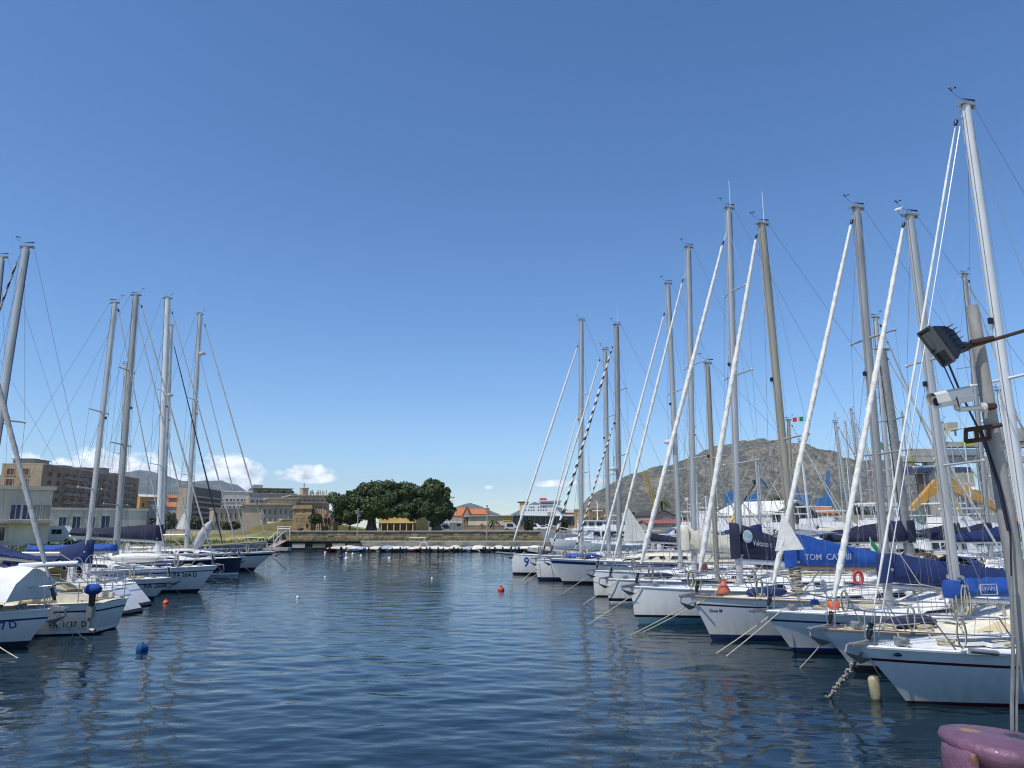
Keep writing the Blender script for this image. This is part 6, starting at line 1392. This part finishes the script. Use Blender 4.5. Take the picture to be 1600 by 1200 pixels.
t = thing('light_mast', 'thin mast with white square lamp head before the mountain', 'mast', (x_at(1075, 200), 200, 1.9)); q = MB(); q.tube([(0, 0, 0), (0, 0, z_at(780, 200) - 1.9)], .1, 5); q.build('pole', GALV, t, None); q = MB(); q.box((0, 0, z_at(780, 200) - 1.9), (.9, .3, .8)); q.build('lamp_head', WHITE, t, None)
# big pale travelling crane and silo behind the berths
Yg = 165; k = Yg / FPX
t = thing('gantry_crane', 'large grey and blue gantry crane spanning behind the masts', 'crane', (x_at(1500, Yg), Yg, 1.9)); P = lambda px, py, d=0.0: Vector(((px - 1500) * k, d, z_at(py, Yg) - 1.9))
def gb(name, px0, px1, py0, py1, d0, d1, m):
    q = MB(); a, b_ = P(px0, py1, d0), P(px1, py0, d1); q.box((a + b_) / 2, (abs(b_.x - a.x), abs(b_.y - a.y), abs(b_.z - a.z))); return q.build(name, m, t, None)
gb('main_girder', 1410, 1640, 713, 722, 0, 3, CG); gb('yellow_panel', 1426, 1443, 715, 720.5, -.08, -.02, mat('panel_lime', (.38, .42, .06), .6)); gb('lower_girder', 1415, 1525, 730, 737.5, -.5, 2.5, CNB)
gb('walkway', 1417, 1462, 740, 741.5, -.6, .6, CNB); gb('trolley_house', 1440, 1478, 701, 712, .2, 3, CG); gb('upper_girder', 1492, 1640, 690, 698, .3, 3.2, CG); gb('machinery_house', 1555, 1640, 669, 689, 0, 4, CG); gb('yellow_panel', 1517, 1538, 690.5, 696.5, .18, .26, mat('panel_lime', (.38, .42, .06), .6))
gb('cab_row', 1480, 1545, 702, 712, -.6, 2, mat('cab_bluegrey', (.25, .30, .36), .4)); gb('tower_leg', 1548, 1560, 722, 826, 0, 2, CG); gb('tower_leg', 1580, 1590, 690, 826, .5, 2.5, CG); gb('tower_leg', 1446, 1453, 740, 826, .2, 1.6, mat('leg_rust', (.16, .10, .08), .8)); gb('tower_leg', 1462, 1473, 722, 826, .3, 2, CG)
q = MB()
for i in range(7): q.tube([P(1415 + i * 14, 722, 1), P(1415 + i * 14, 730, 1)], .12, 4)
q.build('hanger', CNB, t, None)
q = MB()
for a, b_ in (((1470, 720), (1502, 672)), ((1480, 700), (1502, 672)), ((1502, 672), (1560, 664))): q.tube([P(*a), P(*b_)], .16, 5)
q.build('stay_bar', mat('bar_cream', (.55, .52, .40), .6), t, None)
q = MB(); q.box(P(1508, 666, 1), (2.0, 2, 1.8)); q.tube([P(1499, 680, 1), P(1502, 660, 1)], .3, 6); q.tube([P(1514, 680, 1), P(1514, 660, 1)], .25, 6); q.build('apex_head', mat('apex_cream', (.45, .42, .32), .7, var=.4), t, None)
q = MB()
for i in range(4): q.box(P(1562 + i * 13, 679, -.05), (.8, .06, 1.0))
q.build('machinery_window', GREYW, t, None)
q = MB(); a = P(1557, 658, 1); q.ell(a, (.7, .7, .4), 10, 6); q.tube([a, a - Vector((0, 0, 1))], .1, 5); q.build('radar_dome', WHITE, t, 60)
t = bldg('silo_house', 'tall pale machine house under the grey gantry crane', 1484, 178, 1526, 178, 737, 6, plaster('wall_silo', (.44, .42, .33)), zb=1.9, over=.1)
W, H = t['W'], t['H']; q = MB(); q.box((W * .55, -1.2, H * .72), (W * .9, 2.4, .15), rx=.3); q.build('canopy', WHITE, t, None)
t = bldg('office_block', 'low grey building with dark strip windows behind the crane', 1452, 190, 1560, 186, 786, 8, GREYW, zb=1.9, wins=(12, 2, .55, .5), pane=WINDK)
t = thing('excavator', 'yellow excavator arm bent like a roof above the far masts', 'excavator', (x_at(1425, 100), 100, 1.9)); k = 100 / FPX; P = lambda px, py: ((px - 1425) * k, 0, z_at(py, 100) - 1.9)
EY = mat('excavator_yellow', (.55, .30, .06), .55, var=.25, vscale=.6)
q = MB(); q.prism([P(1425, 796), P(1470, 749), P(1487, 748), P(1482, 760), P(1432, 799)][::-1], (0, .9, 0)); q.build('boom', EY, t, None)
q = MB(); q.prism([P(1478, 750), P(1500, 749), P(1552, 781), P(1548, 790), P(1516, 777), P(1482, 762)][::-1], (0, .8, 0)); q.build('dipper_arm', EY, t, None)
q = MB(); q.prism([P(1552, 780), P(1600, 815), P(1600, 826), P(1580, 812), P(1548, 790)][::-1], (0, .9, 0)); q.build('base_arm', mat('excavator_orange', (.60, .25, .02), .5), t, None)
q = MB(); q.tube([P(1488, 760), P(1505, 815)], .14, 5); q.build('ram', EY, t, None)
t = thing('light_tower', 'green lattice floodlight tower behind the thick pale mast', 'light tower', (x_at(1420, 90), 90, 1.9)); k = 90 / FPX; P = lambda px, py: Vector(((px - 1420) * k, 0, z_at(py, 90) - 1.9))
q = MB(); lat(q, P(1419, 826), P(1402, 690), .7, 16, .06); q.build('lattice_mast', GALV, t, None)
q = MB(); c = P(1386, 695); q.box(c, (1.6, .3, .5), ry=.55); q.box(c + Vector((.1, .1, .35)), (1.5, .3, .2), ry=.55); q.build('lamp_bank', mat('lamp_green', (.12, .25, .18), .6), t, None)
# ---------------------------------------------------------------- near quay, bollard, post with floodlight and camera
sheet('quay', [(-40, -20), (40, -20), (40, 9.6), (3.05, 5.55), (-40, 1.2)], 1.2, conc, wall=-1, wallm=concd)
BOLP = mat('bollard_purple', (.160, .074, .122), .52, var=.28, vscale=5, bump=.35, bscale=26, detail=9, coat=.15)
_b = on_z(1555, 1150, 1.69); bx, by = _b.x, _b.y
def wear_spot(m, c, rad, col, soft=.4):
    nt = m.node_tree; b = nt.nodes['Principled BSDF']; src = b.inputs['Base Color'].links[0].from_socket
    t = nt.nodes.new('ShaderNodeTexCoord'); d = nt.nodes.new('ShaderNodeVectorMath'); d.operation = 'SUBTRACT'; d.inputs[1].default_value = c; nt.links.new(t.outputs['Object'], d.inputs[0])
    sc_ = nt.nodes.new('ShaderNodeVectorMath'); sc_.operation = 'DIVIDE'; sc_.inputs[1].default_value = rad; nt.links.new(d.outputs[0], sc_.inputs[0])
    ln = nt.nodes.new('ShaderNodeVectorMath'); ln.operation = 'LENGTH'; nt.links.new(sc_.outputs[0], ln.inputs[0])
    nz = nt.nodes.new('ShaderNodeTexNoise'); nz.inputs['Scale'].default_value = 45; nz.inputs['Detail'].default_value = 6; nt.links.new(t.outputs['Object'], nz.inputs['Vector'])
    a = nt.nodes.new('ShaderNodeMath'); a.operation = 'MULTIPLY_ADD'; a.inputs[1].default_value = 1.5; nt.links.new(nz.outputs[0], a.inputs[0]); nt.links.new(ln.outputs['Value'], a.inputs[2])
    mr = nt.nodes.new('ShaderNodeMapRange'); mr.inputs['From Min'].default_value, mr.inputs['From Max'].default_value, mr.inputs['To Min'].default_value, mr.inputs['To Max'].default_value = 1.45, 1.75, .95, 0
    nt.links.new(a.outputs[0], mr.inputs['Value']); mx = nt.nodes.new('ShaderNodeMix'); mx.data_type = 'RGBA'; nt.links.new(mr.outputs[0], mx.inputs['Factor']); nt.links.new(src, mx.inputs['A']); mx.inputs['B'].default_value = tuple(col) + (1,)
    nt.links.new(mx.outputs['Result'], b.inputs['Base Color'])
wear_spot(BOLP, (.19, .02, .48), (.13, .11, .2), (.02, .014, .025)); wear_spot(BOLP, (-.12, .10, .50), (.07, .07, .2), (.36, .16, .05)); wear_spot(BOLP, (-.30, -.22, .40), (.06, .05, .05), (.12, .045, .03)); wear_spot(BOLP, (.05, -.38, .40), (.22, .05, .022), (.10, .04, .05))
bo = thing('mooring_bollard', 'worn purple painted iron bollard with drooping head on the near quay', 'bollard', (bx, by, 1.2), R(0))
def oval(cx, cy, rx, ry, z0, n=28, tilt=0.0, pw=2.4):
    o = []
    for j in range(n):
        a = 2 * math.pi * j / n; c, s_ = math.cos(a), math.sin(a)
        x, y = math.copysign(abs(c) ** (2 / pw), c) * rx, math.copysign(abs(s_) ** (2 / pw), s_) * ry
        o.append((cx + x, cy + y, z0 + tilt * x))
    return o
q = MB(); T = -.085
q.loft([oval(-.02, 0, .16, .15, -.02, tilt=0), oval(-.02, 0, .155, .145, .10), oval(0, 0, .17, .15, .24, tilt=-.05), oval(.02, 0, .24, .2, .315, tilt=-.10), oval(.05, 0, .325, .35, .35, tilt=T), oval(.05, 0, .36, .39, .385, tilt=T), oval(.05, 0, .372, .40, .425, tilt=T), oval(.05, 0, .355, .385, .462, tilt=T), oval(.05, 0, .31, .33, .482, tilt=T), oval(.05, 0, .18, .15, .490, tilt=T), oval(.05, 0, .03, .03, .491, tilt=T)])
q.build('bollard_head', BOLP, bo, 80)
q = MB(); q.loft([oval(-.27, -.02, .055, .15, -.02, 14), oval(-.277, -.02, .055, .17, .2, 14), oval(-.275, -.02, .055, .2, .36, 14), oval(-.255, -.02, .05, .2, .455, 14)]); q.build('bollard_web', BOLP, bo, 80)
q = MB(); q.loft([oval(-.02, 0, .33, .30, -.02), oval(-.02, 0, .33, .30, .015), oval(-.02, 0, .29, .26, .03)]); q.build('base_plate', BOLP, bo, 40)
def patchdisc(name, cx, cy, rx, ry, m, seed):
    q = MB(); rng = random.Random(seed); n = 26; z = lambda x: .493 + T * (x - .05)
    c = [(cx, cy, z(cx) + .002)]; ring = []
    for j in range(n):
        a = 2 * math.pi * j / n; k = rng.uniform(.72, 1.12); x, y = cx + rx * k * math.cos(a), cy + ry * k * math.sin(a); ring.append((x, y, z(x) + .001))
    q.add(c + ring, [(0, 1 + j, 1 + (j + 1) % n) for j in range(n)]); q.build(name, m, bo, None)
Yp = 6.6
A, Bm = at_y(1519, 478, Yp), at_y(1586, 890, Yp); dirp = (A - Bm).normalized(); base = Bm - dirp * ((Bm.z - 1.2) / dirp.z)
PCON = mat('post_galvanised', (.30, .295, .27), .7, .1, var=.28, vscale=4, bump=.25, bscale=22, stretch=(1, 1, .4))
po = thing('lamp_post', 'leaning grey post at the right edge carrying floodlight and camera', 'lamp post', base); L_ = (A - base).length
PP = lambda px, py, dy=0.0: at_y(px, py, Yp + dy) - base
q = MB(); n_ = 10; q.tube([(A - base) * (i / n_) for i in range(n_ + 1)], [lerp(.088, .050, i / n_) for i in range(n_ + 1)], 16); q.build('pole', PCON, po, 60)
RUST = mat('rusty_steel', (.055, .030, .024), .8, var=.5, vscale=12)
q = MB(); q.tube([PP(1462 + 55, 541, -.09), PP(1640, 505, -.10)], .016, 6); q.tube([PP(1517, 535, -.1), PP(1552, 528, -.1)], .024, 6); q.build('crossbar', RUST, po, 60)
q = MB()
for a, b_ in (((1508, 672), (1565, 664)), ((1509, 690), (1546, 685)), ((1509, 672), (1509, 690)), ((1525, 671), (1527, 688)), ((1545, 668), (1546, 686))): q.tube([PP(*a, -.1), PP(*b_, -.1)], .020, 4)
q.tube([PP(1545, 668, -.1), PP(1553, 667, .1)], .02, 4); q.build('clamp_bracket', RUST, po, None)
q = MB(); q.tube([PP(1541, 636, -.09), PP(1555, 634, -.09)], .03, 6); q.build('camera_clamp', RUST, po, None)
cab = [PP(1482, 568, -.25), PP(1497, 604, -.2), PP(1516, 645, -.12), PP(1530, 672, -.1), PP(1540, 700, -.1), PP(1560, 760, -.1), PP(1575, 830, -.1)]
q = MB(); q.tube(cab, .010, 6); q.tube([p + Vector((.02, 0, 0)) for p in cab[3:]] + [PP(1583, 1000, -.12), PP(1585, 1200, -.12)], .009, 6); q.tube([PP(1474, 570, -.25), PP(1490, 605, -.2), PP(1500, 640, -.3)], .006, 5); q.build('cable', mat('cable_blue_black', (.015, .015, .035), .5, var=.1), po, 60)
q = MB(); q.tube([PP(1580, 900, -.12), PP(1583, 1020, -.13), PP(1581, 1100, -.13), PP(1582, 1200, -.13)], .016, 6); q.tube([PP(1590, 1010, -.13), PP(1588, 1110, -.13), PP(1588, 1200, -.13)], .012, 6); q.build('conduit', GALV, po, 60)
# floodlight: tilted rectangular lamp with finned back, glass towards the channel
FLB = mat('floodlight_black', (.014, .014, .015), .45, var=.25)
Yl = Yp - .35
c0 = [at_y(1436, 522, Yl + .15), at_y(1454, 511, Yl - .15), at_y(1491, 562, Yl - .15), at_y(1474, 571, Yl + .15)]
ctr = sum(c0, Vector()) / 4
fl = thing('floodlight', 'black floodlight with pale glass clamped near the post top', 'floodlight', ctr); c = [p - ctr for p in c0]
nrm = (c[1] - c[0]).cross(c[3] - c[0]).normalized()
if nrm.x < 0: nrm = -nrm
bkd = Vector((.85, .30, .28)).normalized() * .18
sc_ = lambda k: [p * k for p in c]
q = MB(); q.loft([sc_(1.0), [p + bkd * .28 for p in sc_(1.0)], [p + bkd * .75 + Vector((.02, 0, .03)) for p in sc_(.72)], [p + bkd * 1.15 + Vector((.03, 0, .03)) for p in sc_(.42)]]); q.build('housing', FLB, fl, None)
q = MB()
for i in range(4):
    a, b_ = sc_(1.03)[i], sc_(1.03)[(i + 1) % 4]; q.tube([a - bkd * .03, b_ - bkd * .03], .014, 4)
q.build('front_frame', mat('frame_greybrown', (.10, .095, .085), .5), fl, None)
g4 = [p - bkd * .02 for p in sc_(.86)]; q = MB(); up, lo = g4[:2], g4[2:]
def mixp(a, b_, t): return a.lerp(b_, t)
q.add([g4[0], g4[1], mixp(g4[1], g4[2], .68), mixp(g4[0], g4[3], .68)], [(0, 1, 2, 3)]); q.build('glass', mat('lamp_glass', (.24, .25, .20), .10, var=.5, vscale=6), fl, None)
q = MB()
for i in range(6):
    f = .12 + i * .15; a = mixp(c[1], c[2], f) * .9 + bkd * .3; b_ = a + bkd * .9 + Vector((.03, 0, .05 * (1 - abs(f - .4)))); dn = mixp(c[0], c[3], f) * .9 + bkd * .3
    q.prism([a, b_, dn + bkd * .8, dn], (.008, .008, 0))
q.build('cooling_fin', FLB, fl, None)
q = MB(); e = at_y(1518, 540, Yp - .08) - ctr; q.tube([at_y(1492, 537, Yl + .1) - ctr, e], .026, 6); q.tube([at_y(1490, 552, Yl + .1) - ctr, e + Vector((-.03, 0, -.02))], .024, 6); q.tube([mixp(c[0], c[3], .55) - bkd * .05, mixp(c[1], c[2], .55) + bkd * .2, at_y(1492, 543, Yl + .1) - ctr], .012, 5); q.build('mounting_arm', FLB, fl, None)
# surveillance camera in a pale weather housing with sunshield
Yc = Yp - .16
f0, f1 = at_y(1463, 628, Yc - .05), at_y(1512, 618, Yc)
ctr = (f0 + f1) / 2; ax = (f1 - f0).normalized(); sidev = ax.cross(Vector((0, 0, 1))).normalized(); upv = sidev.cross(ax).normalized(); Lc = (f1 - f0).length
sc = thing('security_camera', 'pale surveillance camera with sunshield bracketed to the post', 'camera', ctr)
CAMW = mat('camera_housing', (.66, .65, .60), .4, var=.1)
def sec(t, w, h, dz=0): return [ax * (t * Lc) + sidev * (sx * w) + upv * (sz * h + dz) for sx, sz in ((-1, -.8), (-.8, -1), (.8, -1), (1, -.8), (1, .8), (.8, 1), (-.8, 1), (-1, .8))]
q = MB(); q.loft([sec(-.5, .052, .055), sec(.46, .052, .055)]); q.build('housing', CAMW, sc, None)
q = MB(); pr = ((-1.12, -.35), (-1.1, .9), (-.7, 1.25), (.7, 1.25), (1.1, .9), (1.12, -.35))
rg = [[ax * (t * Lc) + sidev * (a * .056) + upv * (b_ * .058 + .004) for a, b_ in pr] for t in (-.62, .52)]; q.loft(rg, False); q.loft([[p + Vector((0, 0, .004)) for p in r[::-1]] for r in rg], False); q.build('sunshield', CAMW, sc, None)
q = MB(); q.tube([ax * (-.5 * Lc - .004), ax * (-.5 * Lc - .001)], .036, 14); q.build('lens_window', WINDK, sc, None)
q = MB(); e = at_y(1538, 636, Yp - .09) - ctr; k1 = at_y(1497, 640, Yc) - ctr; q.tube([at_y(1495, 628, Yc) - ctr, k1], [.034, .026], 8); q.tube([k1, k1 + (e - k1) * .2, e], .022, 8); q.tube([e - (e - k1).normalized() * .03, e], .04, 10); q.build('wall_bracket', CAMW, sc, 60)

# ---------------------------------------------------------------- mooring ropes
def rope_px(lab, b, frm, to, r=.014, m=ROPE, y=0.0, name='mooring_rope'):
    lx, lz = b.loc(*frm); a = b.world(lx, y, lz); e = on_z(to[0], to[1], -.06); return line(name, lab, a, e, r, m, sag=.02, group='bow mooring ropes')
rope_px('pale rope from the bow of the maroon striped yacht to the lower right water', R1, (1590, 1096), (1508, 1185), .016, y=1.3)
o = rope_px('thick mussel crusted rope below the bow of the maroon striped yacht', R1, (1347, 1020), (1293, 1094), .024, ROPED)
mb = MB(); d_ = on_z(1293, 1094, -.06) - Vector(o.location); rngr = random.Random(5)
for i in range(150):
    p = d_ * rngr.uniform(.12, .98); mb.ell(p + Vector((rngr.gauss(0, .022), rngr.gauss(0, .022), rngr.gauss(0, .02))), (rngr.uniform(.012, .03), rngr.uniform(.012, .025), rngr.uniform(.012, .03)), 6, 4, rz=rngr.random() * 3)
c_ = mb.build('mussel_crust', mat('crust', (.34, .32, .27), .9, var=.7, vscale=25), o, 60); c_['kind'] = 'stuff'
rope_px('yellowish rope from the bow of the cream decked yacht', R2, (1292, 996), (1246, 1048), .014)
rope_px('left of two ropes from the blue wedge yacht bow', R3, (1197, 963), (1114, 1024), .014, y=.1)
rope_px('right of two ropes from the blue wedge yacht bow', R3, (1212, 950), (1130, 1029), .014, y=.3)
rope_px('left of two ropes from the teak railed yacht bow', R4, (1085, 938), (980, 995), .014, y=.1)
rope_px('right of two ropes from the teak railed yacht bow', R4, (1093, 936), (1000, 990), .014, y=.3)
rope_px('rope from the plumb bowed yacht with the badge cover', R5, (1000, 918), (915, 978), .014, y=.2)
rope_px('rope from the double black striped sloop bow', R6, (968, 902), (908, 946), .016, y=.3)
rope_px('rope from the blue banded yacht bow reaching left', R8, (925, 893), (868, 934), .018, y=.4)
rope_px('left of two ropes under the blue banded yacht bow', R9, (843, 880), (812, 911), .018, y=.1)
rope_px('right of two ropes under the blue banded yacht bow', R9, (862, 878), (816, 913), .018, y=.3)
rope_px('rope from the bow of the yacht numbered 9', R10, (820, 872), (780, 897), .016, y=.4)
rope_px('left rope from the bow of the tarpaulin covered yacht', L1, (2, 985), (38, 1034), .014, y=-.8)
rope_px('long pale rope from the tarpaulin yacht bow over the lettered hull', L1, (88, 955), (140, 1003), .013, y=-.2)
rope_px('thin rope left of the long pale one at the lettered hull', L1, (84, 958), (118, 998), .010, y=.2)
rope_px('rope below the nearer scoop transom', L3, (172, 953), (198, 985), .013, y=.6)
rope_px('rope from the bow of the yacht lettered RA 2608 D', L5, (268, 905), (285, 933), .014, y=-.3)
rope_px('left rope from the bow of the yacht lettered PA 264 D', L6, (330, 900), (346, 912), .016, y=-.3)
rope_px('right rope from the bow of the yacht lettered PA 264 D', L6, (338, 886), (374, 916), .016, y=.2)
rope_px('rope from the navy hulled yacht bow', L7, (377, 883), (397, 897), .018, y=.1)
rope_px('slanting dark rope from the dark banded yacht bow', L8, (421, 866), (449, 891), .022, ROPED)
rope_px('upright dark rope under the dark banded yacht bow', L8, (411, 870), (411, 895), .018, ROPED)

# ---------------------------------------------------------------- floats
def buoy(lab, px, py, r, m, name='mooring_buoy', grp='small round floats'):
    p = on_z(px, py, 0); t = thing(name, lab, 'buoy', (p.x, p.y, r * .25), 0, grp); q = MB(); q.ell((0, 0, 0), (r, r, r * .95), 12, 8); q.build('float', m, t, 80); q = MB(); q.tube([(0, 0, r * .8), (0, 0, r * 1.35)], [r * .35, r * .28], 8); q.build('eyelet', m, t, 40)
buoy('orange red float alone in the middle of the channel', 783, 923, .165, mat('buoy_red', (.55, .055, .03), .5, var=.2), grp=None)
buoy('orange float before the yacht lettered RA 2608 D', 259, 943, .12, ORANGE, grp=None)
for i_, (px, py) in enumerate(sorted(((508, 864), (541, 865), (576, 861.5), (535, 861), (551, 866), (564, 869), (690, 862), (696, 860), (675, 904), (508, 902), (465, 934), (608, 873)))): buoy('tiny white float on the open water, ' + ordw(i_) + ' of its kind from the left', px, py, .14 if py < 880 else .07, WHITE, grp='tiny white floats')
buoy('dark blue float among the tiny white floats', 533, 871, .22, BLUES, grp=None); buoy('larger white float beside the dark blue float', 541, 873.5, .18, WHITE, grp=None)
p = on_z(222, 1017, 0); bk = .85; t = thing('barrel_float', 'blue plastic barrel floating in the left of the channel', 'float', (p.x, p.y, .07), R(60)); q = MB(); q.tube([(-.12, 0, 0), (-.10, 0, 0), (0, 0, 0), (.10, 0, 0), (.12, 0, 0)], [.08, .11, .115, .11, .08], 14); q.build('drum', mat('blue_drum', (.025, .10, .28), .45, var=.3, vscale=8), t, 50); q = MB(); q.tube([(0, 0, .10), (0, 0, .14)], .03, 8); q.build('bung', mat('blue_drum', (.025, .10, .28), .45, var=.3, vscale=8), t, None)
p = on_z(1369, 1092, 0); t = thing('fender', 'yellowed sausage fender hanging upright by the maroon striped bow', 'fender', (p.x, p.y, 0)); zt = at_y(1366, 1056, p.y).z
q = MB(); q.tube([(0, 0, -.10), (0, 0, -.06), (0, 0, zt * .25), (-.02, 0, zt * .85), (-.03, 0, zt * .97), (-.03, 0, zt)], [.04, .085, .1, .1, .07, .03], 14); q.build('fender_body', mat('fender_cream', (.52, .47, .28), .5, vscale=3, col2=(.20, .18, .11)), t, 60)
q = MB(); e = at_y(1361, 1032, p.y) - Vector(t.location); q.tube([(-.03, 0, zt), (.12, 0, zt - .02), (e.x + .05, 0, e.z - .12), e], .012, 5); q.build('lanyard', ROPED, t, 60)
# things hanging on the boats
t = thing('marker_cone', 'orange cone shaped float lashed to the teak railed bow', 'float', R4.world(R4.over - .9, .3, R4.fb + .08)); q = MB(); q.tube([(0, 0, 0), (0, 0, .08), (0, 0, .34), (0, 0, .4)], [.17, .19, .06, .02], 12); q.build('cone', mat('cone_orange', (.62, .16, .08), .6, var=.2), t, 50)
for (px, py, rad, m, lab, Y) in ((1302, 944, .16, ORANGE, 'round orange float hanging by the thick white stay foot', 20.3), (1273, 943, .13, mat('blue_drum', (.025, .10, .28), .45, var=.3, vscale=8), 'blue float on the deck left of the orange float', 20.6)):
    p = at_y(px, py, Y); t = thing('deck_float', lab, 'float', p); q = MB(); q.ell((0, 0, 0), (rad, rad, rad), 12, 8); q.build('float', m, t, 80); q = MB(); q.tube([(0, 0, rad * .9), (0, 0, rad * 1.6)], .012, 5); q.build('lanyard', ROPE, t, None)
p = at_y(1341, 903, 24); t = thing('life_ring', 'red lifebuoy on a rail left of the navy awning mast', 'lifebuoy', p); q = MB(); q.tube([(.13 * math.cos(a), 0, .2 * math.sin(a)) for a in np.linspace(0, 6.283, 17)], .05, 7); q.build('ring', RED, t, 60)
# awning of tan cloth on the cream decked yacht
p1 = [R2.loc(*q_) for q_ in ((1476, 980), (1560, 953), (1592, 976), (1524, 988))]
aw = thing('awning', 'tan cloth awning pitched over the deck hatch below the blue lettered cover', 'awning', R2.world(p1[0][0], .9, p1[0][1])); W_ = lambda i, y: R2.world(p1[i][0], y, p1[i][1]) - Vector(aw.location)
q = MB(); a, rp, c_, f_ = W_(0, .9), W_(1, .5), W_(2, .9), W_(3, 1.35); bk_ = W_(1, -.6) - Vector((0, 0, .25))
q.add([a, f_, rp], [(0, 1, 2)]); q.add([f_, c_, rp], [(0, 1, 2)]); q.add([a, rp, bk_], [(0, 1, 2)]); q.add([rp, c_, bk_], [(0, 1, 2)]); q.build('cloth', CANVT, aw, None)
q = MB()
for v in (a, c_, f_): q.tube([v, v - Vector((0, 0, .45))], .01, 4)
q.build('guy_line', ROPE, aw, None)
# flags
def flag(lab, px, py, Y, w, h, vertical=True, pole=True, droop=.3):
    p = at_y(px, py, Y); t = thing('flag', lab, 'flag', p)
    for i, m in enumerate((GREENF, mat('flag_white', (.72, .72, .7), .8, var=.05), mat('flag_red', (.5, .02, .03), .8, var=.05))):
        q = MB(); n = 6; rings = []
        for k in range(n + 1):
            u = (i + k / n) / 3; x = u * w; yy = .06 * math.sin(u * 8); rings.append([(x, yy, -droop * u * h * .9), (x, yy, h - droop * u * h * 1.5)])
        q.loft(rings, False); q.build('stripe', m, t, 60)
    q = MB(); q.tube([(0, 0, -h * .9), (0, 0, h * 1.1)], .015, 5); q.build('staff', WHMAST, t, 60)
t = None
p = at_y(1362, 862, 30)
fgt = thing('flag', 'green white and red flag drooping beside the navy awning mast', 'flag', p); u = 30 / FPX
for nme, m, pts in (('green_stripe', GREENF, ((0, 20), (13, 3), (8, -2), (0, 9))), ('white_stripe', mat('flag_white', (.72, .72, .7), .8, var=.05), ((0, 9), (8, -2), (6, -6), (0, -2))), ('red_stripe', mat('flag_red', (.5, .02, .03), .8, var=.05), ((0, -2), (6, -6), (10, -12), (-1, -12)))):
    q = MB(); q.prism([(x * u, .02 * math.sin(x), z * u) for x, z in pts], (0, .012, 0)); q.build(nme, m, fgt, None)
q = MB(); q.tube([(-.02, 0, -24 * u), (-.02, 0, 22 * u)], .014, 5); q.build('staff', WHMAST, fgt, 60)
flag('small green, white and red flag flying beside the short buff mast', 1256, 658, 52, -.75, .34, droop=.2)
# gull on the masthead
p = at_y(1404, 329, 17.9); gl = thing('seagull', 'white gull perched by the masthead of the cream decked yacht', 'bird', p, R(25)); q = MB(); q.tube([(-.16, 0, -.03), (-.08, 0, 0), (.02, 0, .03), (.09, 0, .07), (.13, 0, .11), (.17, 0, .11)], [.012, .04, .05, .038, .03, .012], 8); q.build('body', WHITE, gl, 60); q = MB(); q.tube([(.17, 0, .11), (.21, 0, .10)], [.01, .004], 5); q.build('beak', YELLOW, gl, None)
q = MB(); q.tube([(0, 0, 0), (.02, 0, -.10)], .006, 4); q.tube([(.02, 0, -.10), (.32, 0, -.16)], .010, 4); q.build('leg', GALV, gl, None)

# ---------------------------------------------------------------- air
mb = MB(); mb.box((0, 5400, 368), (20000, 13600, 744)); hz = mb.build('haze', [], None, None); hz['kind'] = 'stuff'
hm = bpy.data.materials.new('haze'); hm.use_nodes = True; nt = hm.node_tree
for n in list(nt.nodes): nt.nodes.remove(n)
pv = nt.nodes.new('ShaderNodeVolumePrincipled'); pv.inputs['Density'].default_value = 0.000055; pv.inputs['Color'].default_value = (.66, .83, 1.0, 1); pv.inputs['Anisotropy'].default_value = .2
ou = nt.nodes.new('ShaderNodeOutputMaterial'); nt.links.new(pv.outputs[0], ou.inputs['Volume']); hz.data.materials.append(hm)
